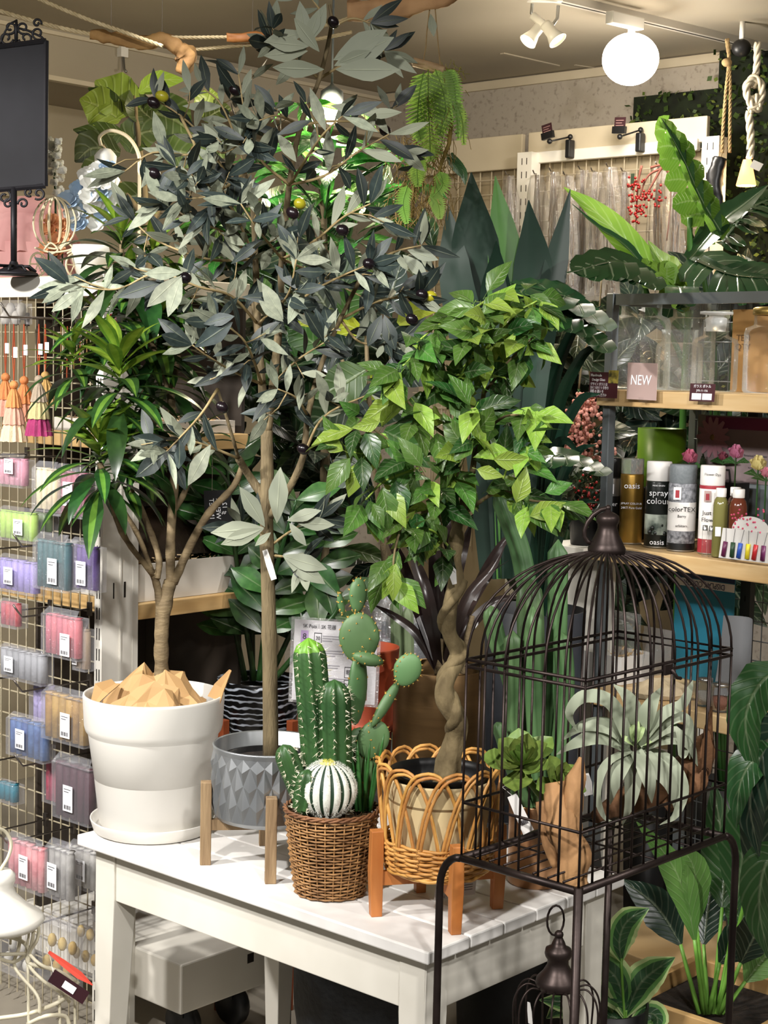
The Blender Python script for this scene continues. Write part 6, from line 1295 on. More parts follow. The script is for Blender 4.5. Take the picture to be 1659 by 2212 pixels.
# ---- rubber plant with lime undersides and dense dark foliage behind the trunks
m_lime = pm('lime_leaf', '#93a428', '#a9b53c', .45, tl=.45, rand=.1, vein=6); m_rub = pm('rubber_leaf', '#121f19', '#1e2e25', .28, tl=.1, rand=.3, vein=7); m_dkl = pm('dark_foliage', '#12210f', '#1d3218', .35, tl=.12, rand=.4, vein=6); m_mid = pm('mid_foliage', '#2b4a1c', '#3d5e28', .35, tl=.25, rand=.35, vein=6)
D = 3.85; rp_ = thing('rubber_plant', 'rubber plant with big round leaves, some glowing lime, behind the olive trunk', 'plant', Vector((V(850, 900, 4.15).x, 4.15, .82)))
limb(rp_, [(845, 1385, .3), (835, 1250, .25), (800, 900), (790, 700)], D, 10, 4, m_bark, 'trunk'); limb(rp_, [(800, 900), (740, 780), (700, 700)], D, 5, 3, m_bark)
for c, w, m in (([(790, 720), (710, 690), (636, 700)], 26, m_lime), ([(860, 700), (900, 670), (945, 672)], 24, m_lime), ([(760, 760), (700, 760), (645, 790)], 52, m_rub), ([(800, 720), (860, 730), (900, 760)], 40, m_rub), ([(790, 800), (740, 830), (680, 860)], 45, m_mid), ([(830, 800), (890, 800), (960, 830)], 40, m_rub), ([(720, 700), (690, 640), (640, 600)], 40, m_dkl), ([(760, 660), (740, 600), (720, 540)], 40, m_dkl), ([(830, 680), (850, 620), (870, 560)], 36, m_rub), ([(780, 900), (830, 880), (900, 900)], 44, m_dkl), ([(760, 880), (700, 900), (640, 950)], 42, m_dkl), ([(745, 690), (760, 640), (790, 600)], 30, m_mid), ([(830, 930), (880, 960), (930, 1010)], 44, m_mid), ([(800, 990), (760, 1010), (700, 1060)], 44, m_dkl), ([(700, 760), (650, 720), (620, 700)], 34, m_mid), ([(820, 860), (790, 830), (740, 810)], 30, m_lime)):
    big(rp_, c, D + rnd.uniform(-.05, .1), w, m, .1, (.2, .85, 1, .9, .5, .05))
hb_ = thing('foliage_bush', 'dense dark green bush filling the gap behind the trunks', 'plant', Vector((V(560, 900, 4.05).x, 4.05, .3)))
floorpot('bush_tub', 'black tub of the dense bush behind the gondola end', 600, 4.12, .08, .3, m_blackpot); limb(hb_, [(600, 1900, .05), (590, 1200), (560, 800), (540, 600)], 4.05, 9, 3, m_bark, 'trunk'); bl_ = [unit_leaf('bush_leaf', .24, .6, .2, 7, 4, m, None, 1.4, .45) for m in (m_dkl, m_mid, m_rub)]; HB = Leaves(hb_, 290)
for _ in range(330):
    x, y = rnd.gauss(590, 130), rnd.uniform(470, 1250)
    if x < 470 or x > 1010: continue
    p = V(x, y, 4.1 + rnd.uniform(-.1, .25)); HB.add(rnd.choice((bl_[0], bl_[0], bl_[1], bl_[2])), leafM(p, rv() + UP * .2 - Vector((0, .4, 0)), CAMN(p) + UP * .6 + rv(.5), rnd.uniform(80, 150) * ms(4.0)))
HB.done()
# ---- ZZ plant in the marbled pot
D = 3.8; zz = thing('zz_plant', 'dark green plant with rows of oval leaves in marbled pot', 'plant', Vector((MBW.x, MBW.y, zr - .035)))
zl = [unit_leaf('zz_leaf', .26, .4, .15, 7, 4, m, None, 1.7, .5) for m in (pm('zz_leaf', '#1b3316', '#28471e', .3, tl=.12, rand=.3, vein=0), pm('zz_leaf_light', '#2f5024', '#3f622e', .3, tl=.15, rand=.3, vein=0))]; ZL = Leaves(zz, 290)
for c in ([(530, 1470), (500, 1320), (465, 1170), (440, 1080)], [(550, 1470), (520, 1280), (500, 1120), (490, 1000)], [(580, 1470), (640, 1340), (680, 1240), (700, 1150)], [(560, 1470), (580, 1300), (610, 1180), (640, 1080)], [(545, 1470), (545, 1330), (540, 1200), (530, 1100)], [(590, 1470), (660, 1390), (720, 1330), (735, 1290)]):
    dd = rnd.uniform(-.06, .08); pts = limb(zz, [(x, y, dd) for x, y in c], D, 7, 3, zl[0].materials[0], 'stem')
    for i, (q, d) in enumerate(along(pts, 44 * ms(D), 60 * ms(D)) + [(pts[-1], (pts[-1] - pts[-2]).normalized())]):
        for sd in (1, -1): s = d.cross(CAMN(q)).normalized() * sd; ZL.add(zl[0] if rnd.random() < .7 else zl[1], leafM(q, d * .7 + s + rv(.15), CAMN(q) * .8 + UP * .4 + rv(.2), rnd.uniform(85, 115) * ms(D)))
# ---- dark cordyline in the brass pot
D = 3.45; m_cor = pm('cordyline_purple', '#1c1413', '#2f2422', .3, rand=.3); co = thing('dark_cordyline', 'dark purple strap leaved plant in brass pot', 'plant', Vector((BP.x, BP.y, BP.z + .25)))
for c, w in (([(945, 1450), (900, 1370), (850, 1330), (805, 1305)], 11), ([(945, 1450), (915, 1350), (885, 1290), (855, 1270)], 14), ([(950, 1450), (925, 1300), (900, 1220), (885, 1160)], 17), ([(950, 1450), (945, 1280), (940, 1180), (935, 1120)], 18), ([(955, 1450), (975, 1280), (1000, 1180), (1020, 1120)], 18), ([(955, 1450), (1000, 1330), (1050, 1250), (1100, 1210)], 15), ([(955, 1450), (1010, 1360), (1070, 1300), (1130, 1290)], 14), ([(955, 1450), (1005, 1300), (1060, 1230), (1090, 1180)], 13), ([(950, 1450), (880, 1250), (850, 1180), (830, 1130)], 14), ([(955, 1450), (1020, 1290), (1080, 1180), (1130, 1140)], 12), ([(950, 1450), (965, 1250), (970, 1130), (985, 1060)], 16)): big(co, [(x, y, rnd.uniform(-.06, .06) * i) for i, (x, y) in enumerate(c)], D, w, m_cor, .35, (.5, 1, .9, .6, .05), wavy=0)
limb(co, [(1000, 1455), (1008, 1380), (1020, 1330)], D, 7, 6, m_dbark, 'cane'); limb(co, [(950, 1458), (950, 1420), (950, 1380)], D, 12, 10, m_dbark, 'cane')
# ---- snake plant with very broad blades, dark straps, pink spray
m_sn = pm('snake_plant_dark', '#10231a', '#1a3326', .38, tl=.05, scale=2); m_snl = pm('snake_plant_light', '#3a6628', '#4a7834', .4, tl=.2)
D = 3.75; sn = thing('snake_plant', 'snake plant with five broad pointed dark blades above the fig', 'plant', Vector((V(1100, 900, D).x, D, .45))); floorpot('snake_plant_tub', 'tall dark tub of the broad bladed snake plant', 1100, D, .08, .45, m_blackpot)
for c, w, m in (([(1075, 1250), (1055, 800), (1030, 560), (1018, 372, -.02)], 52, m_sn), ([(1095, 1250), (1095, 800), (1090, 560), (1070, 380)], 36, m_snl), ([(1110, 1250), (1130, 800), (1150, 600), (1142, 432, -.03)], 42, m_sn), ([(1120, 1250), (1160, 800), (1195, 600), (1232, 408)], 26, m_sn), ([(1060, 1250), (1020, 800), (985, 600), (968, 440, .03)], 34, m_sn), ([(1085, 1250), (1075, 850), (1070, 650), (1072, 520, -.05)], 34, m_sn)): big(sn, c, D, w * 1.2, m, .12, (.55, .8, 1, .8, .02), wavy=0, nr=(rnd.uniform(-.3, .3), -1, .1))
D = 3.85; m_ys = pm('yucca_dark', '#0e2016', '#183022', .25, rand=.3); yu = thing('dark_yucca', 'dark arching yucca straps between the fig and the grey shelf', 'plant', Vector((V(1160, 1100, 3.95).x, 3.95, .9)))
for c, w in (([(1165, 1300), (1185, 900), (1235, 720), (1300, 660)], 17), ([(1160, 1300), (1190, 950), (1250, 780), (1310, 740)], 17), ([(1165, 1300), (1200, 1000), (1250, 870), (1298, 850)], 16), ([(1160, 1300), (1170, 850), (1195, 700), (1240, 640)], 15), ([(1165, 1300), (1200, 1080), (1245, 980), (1290, 960)], 14), ([(1160, 1300), (1150, 900), (1130, 760), (1100, 660)], 15), ([(1165, 1300), (1210, 1150), (1255, 1090), (1292, 1085)], 14), ([(1160, 1300), (1140, 1000), (1110, 900), (1080, 850)], 14), ([(1165, 1300), (1190, 1020), (1220, 950), (1270, 1010)], 14), ([(1150, 1300), (1120, 1100), (1080, 1000), (1050, 960)], 14)): big(yu, [(x, y + (60 if i == 0 else 0), -.05 * i) for i, (x, y) in enumerate(c)], D + .1, w * .8, m_ys, .3, (.6, .9, 1, .7, .05), wavy=0)
D = 4.3; pk = thing('pink_flower_spray', 'dusty pink blossom spray hanging left of the grey shelf', 'flower', V(1245, 1010, D)); m_pk = pm('pink_blossom', '#a5655c', '#c98f86', .7, scale=40, rand=.2); m = MB(); limb(pk, [(1250, 840), (1255, 900), (1245, 1010)], D, 3, 2, m_f3, 'stem')
for _ in range(420): y = rnd.uniform(850, 1005); x = 1248 + rnd.gauss(0, 12 + (y - 850) * .12) + (18 if y < 900 else -4); m.ball(V(x, y, D + rnd.uniform(-.04, .04)), rnd.uniform(.004, .007), 6, 4)
m.build('blossoms', m_pk, pk, kind='stuff')
limb(pk, [(1250, 840), (1262, 760), (1290, 700), (1300, 600, .05)], D, 2, 2, m_bark, 'hanging_twine')
# ---- monstera and banana leaves over the shelf
D = 4.35; m_mo = pm('monstera_leaf', '#17301a', '#223f22', .2, tl=.12, rand=.25, spec=.8, vein=0); m_mol = pm('monstera_light', '#557a26', '#749436', .35, tl=.4, rand=.2, vein=8)
mo = thing('monstera', 'monstera with split glossy leaves spreading over the grey shelf', 'plant', Vector((V(1560, 700, D).x, D, .4))); pot_, pb = floorpot('monstera_tub', 'black tub of the monstera behind the grey shelf', 1580, D + .1, .1, .4, m_black)
for c in ([(1560, 1750, .1), (1550, 900, .05), (1520, 600), (1490, 500)], [(1565, 1750, .1), (1575, 900), (1610, 560)], [(1560, 1750, .1), (1500, 900), (1400, 640), (1380, 560)], [(1562, 1750, .1), (1540, 900), (1440, 680), (1330, 640)]): limb(mo, c, D, 7, 5, m_f3, 'leaf_stalk')
for c, w, m, lo_, nr in (([(1490, 620, -.1), (1500, 500, -.2), (1530, 400, -.2)], 0, None, 0, None), ([(1510, 560, -.2), (1580, 590, -.3), (1659, 600, -.35), (1700, 610, -.35)], 85, m_mo, 8, (-.2, -.5, .8)), ([(1560, 520, -.1), (1620, 450, -.15), (1690, 420, -.15)], 75, m_mo, 8, (-.1, -.6, .75)), ([(1400, 600, -.5), (1330, 565, -.6), (1225, 590, -.7)], 52, m_mo, 7, (.1, -.6, .8)), ([(1420, 600, -.1), (1340, 580, -.1), (1270, 590, -.15)], 50, m_mo, 6, (0, -.5, .9)), ([(1290, 690, -.6), (1220, 640, -.7), (1100, 610, -.72)], 56, m_mo, 6, (.1, -.5, .8)), ([(1480, 640, -.2), (1440, 600, -.25), (1380, 560, -.2)], 55, m_mol, 6, (.2, -.8, .5)), ([(1295, 740, -.6), (1230, 690, -.7), (1160, 690, -.75)], 48, m_mo, 6, (0, -.6, .8)), ([(1285, 1015, -.6), (1220, 985, -.7), (1130, 1005, -.75)], 36, m_mo, 6, (0, -.4, .9))):
    if w: cutleaf(mo, c, D, w, m, lo_, nr)
big(mo, [(1440, 690, -.1), (1465, 620, -.3), (1475, 645, -.45), (1470, 668, -.45)], D, 34, m_mo, .1, (.3, 1, 1, .3), nr=(0, -.6, .8))
D = 4.15; bn_ = thing('banana_plant', 'young banana plant with one upright unfurling leaf', 'plant', Vector((V(1490, 700, D).x, D, .4))); floorpot('banana_tub', 'black tub of the young banana plant behind the shelf', 1420, D + .25, .07, .4, m_blackpot)
limb(bn_, [(1450, 1700, .25), (1475, 900, .2), (1488, 650, .05), (1490, 470)], D, 9, 6, m_snl, 'stalk')
cutleaf(bn_, [(1545, 500), (1500, 420), (1465, 330), (1425, 255)], D, 52, m_mol, 7, (-.6, -.7, .3)); big(bn_, [(1560, 505), (1515, 430), (1475, 340), (1430, 258)], D - .02, 30, m_mo, .35, (.9, 1, .8, .5, .05), nr=(.7, -.6, .2))
big(bn_, [(1440, 620), (1370, 540), (1290, 460), (1218, 405)], D, 30, m_mol, .3, (.5, .9, 1, .6, .05), nr=(-.5, -.7, .6)); big(bn_, [(1410, 600), (1350, 530), (1290, 490), (1235, 440)], D - .02, 18, m_mo, .3, (.5, 1, .8, .5, .05), nr=(.3, -.5, .8)); big(bn_, [(1490, 560), (1560, 480), (1610, 440), (1659, 400)], D, 36, m_mo, .25, (.5, 1, 1, .7, .05), nr=(-.3, -.6, .8)); big(bn_, [(1480, 640), (1450, 590), (1425, 560), (1400, 520)], D, 30, m_mol, .2, (.4, 1, 1, .5, .05), nr=(.2, -.9, .3))
for nm, lab, px, D_, n_, x0, x1, y0, y1 in (('shade_shrub', 'dark shrub seen through the wire back of the grey shelf', 1500, 4.75, 200, 1300, 1690, 640, 1330), ('shade_shrub', 'dark shrub between the snake plant and the grey shelf', 1270, 4.6, 110, 1130, 1330, 700, 1400)):
    ds = thing(nm, lab, 'plant', Vector((V(px, 900, D_).x, D_, .3)), 'shade shrubs'); floorpot('shrub_tub', 'black tub of the ' + lab.replace('seen through', 'behind'), px, D_, .11, .3, m_blackpot); limb(ds, [(px, 1800), (px, 1300), (px + 10, 900), (px - 5, 700)], D_, 8, 3, m_bark, 'trunk'); SL = Leaves(ds, 290)
    for _ in range(n_): p = V(rnd.uniform(x0, x1), rnd.uniform(y0, y1), D_ + rnd.uniform(-.1, .15)); SL.add(rnd.choice((bl_[0], bl_[0], bl_[2])), leafM(p, rv() + UP * .2 - Vector((0, .4, 0)), CAMN(p) + UP * .6 + rv(.5), rnd.uniform(90, 160) * ms(D_)))
# ---- dark film-wrapped pot with grey cacti, black pot behind cacti, small shelf with berries
pt, b = floorpot('wrapped_pot', 'dark grey tub wrapped in clear film behind the brass pot', 850, 4.15, .14, .86, pm('charcoal_tub', '#26272a', '#303135', .5), 0)
wrapc = MB(); n = 24
for i, (r_, z_) in enumerate(((.15, .5), (.152, .7), (.16, .86), (.13, .93), (.11, .97))):
    for j in range(n): a = 2 * math.pi * j / n; q = r_ * (1 + .05 * noise.noise(Vector((math.cos(a) * 3, math.sin(a) * 3, z_ * 9)))); wrapc.v.append(b + Vector((math.cos(a) * q, math.sin(a) * q, z_)))
for i in range(4):
    for j in range(n): wrapc.face(i * n + j, i * n + (j + 1) % n, (i + 1) * n + (j + 1) % n, (i + 1) * n + j)
o = wrapc.build('film_wrap', film('pot_wrap', '#c8ccd0', .3, .12), pt, True); 
gcx = thing('grey_cactus', 'grey green cactus columns behind the terracotta pot', 'cactus', V(868, 1420, 3.95)); m_gc2 = pm('grey_cactus', '#4d5c40', '#647253', .6)
for path, w in (([(860, 1700), (858, 1420), (856, 1290)], 24), ([(880, 1700), (882, 1420), (880, 1310)], 22)): column('', '', path, w, 6, m_gc2, 3.82, spines=False, amp=.15, parent=gcx)
floorpot('tall_black_tub', 'tall black tub with open rim behind the column cacti', 1160, 3.95, .125, .955, pm('blue_black_tub', '#191b20', '#23262c', .45))
p = V(1230, 1178, 4.05); ws = thing('small_white_shelf', 'narrow white shelf left of the grey unit carrying a berry pot', 'shelf', Vector((p.x, p.y, 0))); b = Vector((p.x, p.y, p.z - .02))
MB().quadbox(b - SD * .08 - SN * .1, SD * .155, SN * .13, UP * .022).build('board', m_white, ws, bevel=.002); MB().quadbox(Vector((b.x, b.y, 0)) - SD * .08 - SN * .1, SD * .15, SN * .012, UP * b.z).build('back', m_white, ws)
q = Vector((b.x, b.y, b.z + .023)) + SD * .02 - SN * .03; bp_ = thing('berry_pot', 'small black pot with red berries and dark soil beside the grey upright', 'planter', q); MB().lathe([(.001, 0.001), (.033, 0.001), (.04, .085), (.042, .088), (.038, .088), (.036, .07), (.001, .078)], q, 26).build('pot', m_blackpot, bp_, True)
m = MB(); m2 = MB()
for _ in range(70): m.ball(q + Vector((rnd.gauss(0, .022), rnd.gauss(0, .022), .09 + abs(rnd.gauss(0, .045)))), .0035, 6, 4)
m.build('berries', pm('red_berries', '#8f1f1c', '#a82a24', .35), bp_, kind='stuff')
for _ in range(130): c = q + Vector((rnd.gauss(0, .03), rnd.gauss(0, .02), .085 + rnd.random() * .1)); d = rv(.02); s = d.cross(rv()).normalized() * .005; n_ = len(m2.v); m2.v += [c, c + d * .5 + s, c + d, c + d * .5 - s]; m2.face(n_, n_ + 1, n_ + 2, n_ + 3)
m2.build('foliage', m_dkl, bp_, kind='stuff')
# ---- foliage on the floor, lower right: peace lily, calathea, hosta, wooden box
m_pl = pm('lily_leaf', '#213f1f', '#31522a', .3, tl=.15, rand=.25, scale=3, vein=10); m_pll = pm('lily_leaf_light', '#4a7434', '#648c46', .35, tl=.25, rand=.2, vein=10); m_pld = pm('lily_leaf_dark', '#13241a', '#1e3225', .3, tl=.1, rand=.2, vein=10); m_stk = pm('lily_stalk', '#5f8f34', '#78a84a', .4)
D = 3.35; bx = V(1560, 2190, D); wbx = thing('wooden_planter_box', 'square pale pine planter box on the floor at lower right', 'planter', Vector((bx.x, bx.y, 0))); m_pine = pm('pine_board', '#c09860', '#d2ac74', .5, scale=5, stretch=(1, 1, 6), bump=.06); hz = V(1560, 2150, D).z
for o_, u_2, v_2 in ((-.15, 1, 0), (.15, 1, 0), (-.15, 0, 1), (.15, 0, 1)):
    a = Vector((bx.x, bx.y, 0)); 
    if u_2: MB().quadbox(a + L * o_ - R * .16, R * .32, L * .018, UP * hz).build('side_board', m_pine, wbx, bevel=.002)
    else: MB().quadbox(a + R * o_ - L * .13, R * .018, L * .26, UP * hz).build('side_board', m_pine, wbx, bevel=.002)
MB().quadbox(Vector((bx.x, bx.y, hz - .05)) - R * .13 - L * .13, R * .27, L * .27, UP * .02).build('soil', m_soil, wbx)
pl_ = thing('peace_lily', 'peace lily with long glossy leaves rising from the pine box', 'plant', Vector((bx.x, bx.y, hz - .03)))
for c, w, m in (([(1520, 2190), (1500, 2030), (1480, 1930), (1440, 1850), (1375, 1775, -.1)], 34, m_pll), ([(1525, 2190), (1505, 2000), (1500, 1880), (1470, 1830)], 34, m_pll), ([(1540, 2190), (1560, 1960), (1565, 1850), (1540, 1690)], 58, m_pl), ([(1550, 2190), (1590, 1960), (1610, 1800), (1620, 1700)], 58, m_pl), ([(1510, 2190), (1470, 2040), (1420, 1960), (1345, 1900)], 46, m_pld), ([(1530, 2190), (1520, 2040), (1530, 1960), (1545, 1870)], 40, m_pld), ([(1545, 2190), (1580, 2060), (1600, 1990), (1560, 1950)], 44, m_pl), ([(1555, 2190), (1600, 2080), (1640, 2000), (1659, 1930)], 44, m_pld), ([(1560, 2190), (1610, 2120), (1650, 2070), (1690, 2040)], 40, m_pll), ([(1530, 2190), (1555, 2080), (1600, 2030), (1640, 2050)], 44, m_pld), ([(1550, 2190), (1620, 1900), (1650, 1700), (1680, 1560)], 60, m_pld)):
    sgn = rnd.uniform(-.05, .05); cc_ = [(x[0], x[1], sgn * i) for i, x in enumerate(c)]; big(pl_, cc_[1:], D - .05, w, m, .2, (.12, .7, 1, .85, .5, .03), nr=(rnd.uniform(-.5, .5), -1, .4), wavy=.05); limb(pl_, cc_[:2], D - .05, 6, 4, m_stk, 'stalk', 5, 6)
D = 2.85; p = V(1690, 2100, D); cal = thing('calathea', 'large ribbed green leaves of a plant at the right frame edge', 'plant', Vector((p.x, D, .3))); floorpot('calathea_tub', 'tub of the ribbed leaf plant at the right frame edge', 1720, D + .02, .11, .3, m_black)
for c, w, m in (([(1690, 1440), (1640, 1480), (1610, 1560), (1635, 1680)], 52, m_pl), ([(1720, 1560), (1660, 1600), (1620, 1720), (1640, 1850)], 58, m_pld), ([(1700, 1700), (1640, 1640), (1600, 1690), (1590, 1790)], 44, m_pl), ([(1720, 1900), (1660, 1860), (1640, 1960), (1665, 2080)], 50, m_pl)): big(cal, c, D, w, m, .18, (.3, .95, 1, .7, .03), nr=(-.7, -.8, .3), wavy=.08, nw=8)
for c in ([(1720, 2000), (1715, 1700), (1690, 1440)], [(1722, 2000), (1725, 1800), (1720, 1560)], [(1722, 2010), (1715, 1850), (1700, 1700)], [(1724, 2020), (1724, 1960), (1720, 1900)]): limb(cal, c, D, 6, 4, m_stk, 'stalk')
D = 3.15; m_ho = pm('hosta_green', '#254529', '#345834', .35, tl=.15, vein=8); m_hoc = pm('hosta_cream', '#a9bf7a', '#c3d49a', .4, tl=.25); m_hom = pm('hosta_mid', '#5a8a48', '#6d9a54', .38, tl=.2)
ho = thing('hosta', 'variegated hosta with cream edged leaves under the bird cage', 'plant', Vector((V(1345, 2212, D).x, D, .28))); floorpot('hosta_pot', 'black pot of the variegated hosta under the cage', 1345, D, .085, .28, m_blackpot)
H3 = [m_hoc, m_ho, m_hom]; cols = (0, 2, 1, 1, 1, 1, 2, 0)
for c, w in (([(1342, 2075), (1338, 2030), (1355, 1990), (1402, 1962)], 36), ([(1352, 2195), (1335, 2120), (1300, 2085), (1254, 2062, -.05)], 40), ([(1350, 2195), (1380, 2130), (1410, 2100), (1458, 2068, -.03)], 40), ([(1350, 2200), (1345, 2160), (1300, 2130), (1262, 2110, .05)], 34), ([(1360, 2215), (1400, 2190), (1420, 2200), (1415, 2230)], 30), ([(1340, 2215), (1280, 2170), (1220, 2165), (1165, 2160, .03)], 26), ([(1330, 2215), (1290, 2040, .1), (1270, 2030, .1), (1255, 2010, .1)], 22), ([(1350, 2230), (1330, 2200), (1300, 2200), (1265, 2225)], 30), ([(1345, 2220), (1250, 2190, .05), (1210, 2180, .05), (1180, 2200, .05)], 24)): big(ho, c, D, w, H3, .18, (.15, .9, 1, .8, .03), nr=(rnd.uniform(-.3, .3), -1, .5), wavy=.05, nw=8, cols=cols)
for c in ([(1350, 2350), (1350, 2250), (1342, 2070)], [(1352, 2350), (1352, 2195)], [(1345, 2350), (1340, 2215)]): limb(ho, c + ([(c[-1][0], c[-1][1] - 6)] if len(c) < 3 else []), D, 4, 3, m_stk, 'stalk')
# ================================================================= ceiling fittings
def ceil_pt(px, py): return GP(px, py, CEIL)
m_ltrack = pm('track_white', '#b9b2a4', '#c2bbad', .5); m_warmglow = pm('lamp_face', '#ffdca8', None, emit=9.)
# globe lamp
GD_ = 4.85; gc = V(1362, 128, GD_); gr = 60 * ms(GD_)
gl = thing('globe_lamp', 'round glowing white globe lamp hanging from the ceiling track', 'lamp', gc - UP * gr)
m_globe = pm('globe_glass', '#fff4e6', None, emit=5.)
MB().ball(gc, gr, 28, 18, (1, 1, .9)).build('globe', m_globe, gl, True); MB().tube([gc + UP * gr * .85, Vector((gc.x, gc.y, CEIL - .055))], .011, 10).build('stem', m_white, gl, True)
tdir = (ceil_pt(1659, 92) - ceil_pt(1290, 2)); tdir.z = 0; tdir.normalize()
bq = V(1322, 35, GD_ + .03); MB().box(Vector((gc.x, gc.y, CEIL - .045)) - tdir * .03, .14, .03, .035, tdir, Vector((-tdir.y, tdir.x, 0))).build('driver_box', m_white, gl, bevel=.003)
lamp(gc - UP * (gr * .9 + .03), 10, (1, .93, .84), .06)
a0 = ceil_pt(1285, 2) - tdir * .5; trk = thing('lighting_track', 'pale ceiling lighting track running from the globe lamp to the right edge', 'track', a0)
TLN = (uR - .03 - a0.dot(R)) / tdir.dot(R)
MB().quadbox(a0 - UP * .022, tdir * TLN, Vector((-tdir.y, tdir.x, 0)) * .034, UP * .022).build('rail', m_ltrack, trk); MB().quadbox(a0 - UP * .0225 + Vector((-tdir.y, tdir.x, 0)) * .013, tdir * TLN, Vector((-tdir.y, tdir.x, 0)) * .008, UP * .001).build('groove', m_slot, trk)
# twin spotlights
D = 4.7; ts = thing('twin_spotlight', 'pair of white ceiling spotlights with lit rims', 'lamp', V(1175, 60, D))
c1, c2 = V(1148, 8, D), V(1205, 10, D); MB().box(Vector((lerp(c1, c2, .5).x, D, CEIL - .012)), .10, .03, .024).build('mount', m_white, ts, bevel=.002)
def spothead(a_, b_, r1, label=None):
    a, b = Vector(a_), Vector(b_); d = (b - a).normalized(); x, y, z = frame(d); M = Matrix((x, z, d)).transposed(); ln = (b - a).length
    MB().lathe([(.001, 0), (r1 * .55, 0), (r1 * .62, ln * .1), (r1 * .62, ln * .55), (r1, ln), (r1 * .96, ln), (r1 * .55, ln * .6), (.001, ln * .6)], a, 24, tilt=M).build('head', m_white, ts, True)
    MB().lathe([(r1 * .9, ln * .93), (r1 * .55, ln * .68), (.001, ln * .66)], a, 24, tilt=M).build('lit_reflector', m_warmglow, ts, True)
spothead(V(1170, 52, D), V(1140, 90, D - .02), .026); spothead(V(1178, 52, D - .04), V(1205, 88, D - .06), .028)
MB().tube([V(1150, 8, D), V(1148, 28, D), V(1165, 50, D)], .005, 8).build('arm', m_alu, ts, True); MB().tube([V(1206, 12, D), V(1204, 40, D), V(1188, 62, D - .03)], .005, 8).build('arm', m_alu, ts, True); MB().tube([V(1150, 34, D), V(1198, 70, D - .03)], .012, 10).build('barrel', m_white, ts, True)
spot(V(1140, 95, D - .04), RW(1000, 420, .1), 7, 70, .6, (1, .85, .62)); spot(V(1206, 95, D - .1), V(1480, 560, 4.2), 40, 75, .6, (1, .92, .8))
# black speaker on the track
D = 5.02; p = V(1602, 95, D); spk = thing('black_speaker', 'small round black speaker under the ceiling at the right', 'speaker', p)
MB().ball(p - UP * .012, .03, 16, 10, (1, .8, .9)).build('body', m_black, spk, True); MB().tube([p + UP * .01, Vector((p.x, p.y, CEIL))], .008, 8).build('mount', m_white, spk, True)
# small bracket lamp above the fig
p = LWp(265, 112, .012); q = LWp(268, 150, .02)
br = thing('ceiling_socket', 'small white socket bracket on the bulkhead above the fig', 'fitting', q); MB().box(p, .03, .022, .035, R, L).build('box', m_white, br); MB().tube([p, q, q + Vector((.01, -.02, -.01))], .005, 6).build('hook', m_alu, br, True)
# ================================================================= rope garland with driftwood
m_rope = pm('cream_rope', '#b9a780', '#cdbc96', .8, scale=40); m_jute = pm('jute_rope', '#8a7350', '#a1895f', .9, scale=40)
def rope(name, label, ctrl, D, rpx, mat, grp=None, strands=3, parent=None, turns=None):
    pts = pxpath(ctrl, D, 14); k = ms(D) * rpx; N = len(pts); ln = sum((pts[i + 1] - pts[i]).length for i in range(N - 1)); T_ = turns or ln / (k * 7)
    n2 = max(N, int(T_ * 8)); P = []
    cum = [0]
    for i in range(N - 1): cum.append(cum[-1] + (pts[i + 1] - pts[i]).length)
    j = 0
    for i in range(n2):
        s = ln * i / (n2 - 1)
        while j < N - 2 and cum[j + 1] < s: j += 1
        P.append(lerp(pts[j], pts[j + 1], (s - cum[j]) / max(1e-9, cum[j + 1] - cum[j])))
    o = parent or thing(name, label, 'rope', pts[-1], grp)
    for st in range(strands):
        Q = []
        for i, p in enumerate(P):
            t = (P[min(i + 1, n2 - 1)] - P[max(0, i - 1)]).normalized(); x = t.cross(Vector((0, 1, .2))).normalized(); y = t.cross(x); a = 2 * math.pi * (T_ * i / n2 + st / strands); Q.append(p + (x * math.cos(a) + y * math.sin(a)) * k * .5)
        MB().tube(Q, k * .55, 5).build('strand', mat, o, True)
    return o
RD = 3.7
rope('rope_garland', 'twisted cream rope running from the top left edge to the driftwood', [(-20, 18), (60, 42), (130, 60), (205, 76)], RD, 5, m_rope, 'ceiling ropes'); rope('rope_garland', 'cream rope crossing diagonally down from the ceiling to the driftwood', [(70, -8), (180, 38), (270, 70), (352, 100)], RD - .06, 4.5, m_rope, 'ceiling ropes'); rope('rope_garland', 'cream rope between the driftwood and the short stick', [(352, 80), (420, 81), (495, 80)], RD, 4, m_rope, 'ceiling ropes'); rope('rope_garland', 'pale rope from the driftwood end behind the olive top', [(405, 108), (480, 102), (560, 95), (640, 92), (760, 70)], RD + .02, 4, m_rope, 'ceiling ropes'); rope('rope_garland', 'rope from the short stick up into the olive top', [(598, 76), (650, 66), (720, 50), (790, 25)], RD, 4, m_rope, 'ceiling ropes')
m_cd = pm('ceiling_driftwood', '#7d5b34', '#a8834f', .8, scale=12, bump=.8, bscale=30, detail=5); m_st = pm('cut_stick', '#8f5626', '#a36a34', .6, scale=10, bump=.3)
def hung(name, label, ctrl, rad, D, mat, seed, tops):
    mb, _ = drift('', [V(x, y, D + (z or 0)) for x, y, z in ctrl], [r * ms(D) for r in rad], mat, '', False, seed=seed, amp=1.6); t = thing(name, label, 'driftwood', V(ctrl[0][0], ctrl[0][1], D), 'hanging driftwood'); mb.build('wood', mat, t, True)
    for x, y in tops: p = V(x, y, D); MB().tube([p, Vector((p.x, p.y, CEIL))], .0007, 3).build('nylon_line', m_film, t)
    return t
hung('hanging_driftwood', 'curved weathered driftwood tied into the rope garland at left', [(195, 74, 0), (240, 82, 0), (300, 88, 0), (350, 88, 0), (385, 105, 0), (405, 125, 0), (392, 160, 0)], [9, 14, 15, 17, 19, 24, 13], RD, m_cd, 2., ((240, 78), (350, 84)))
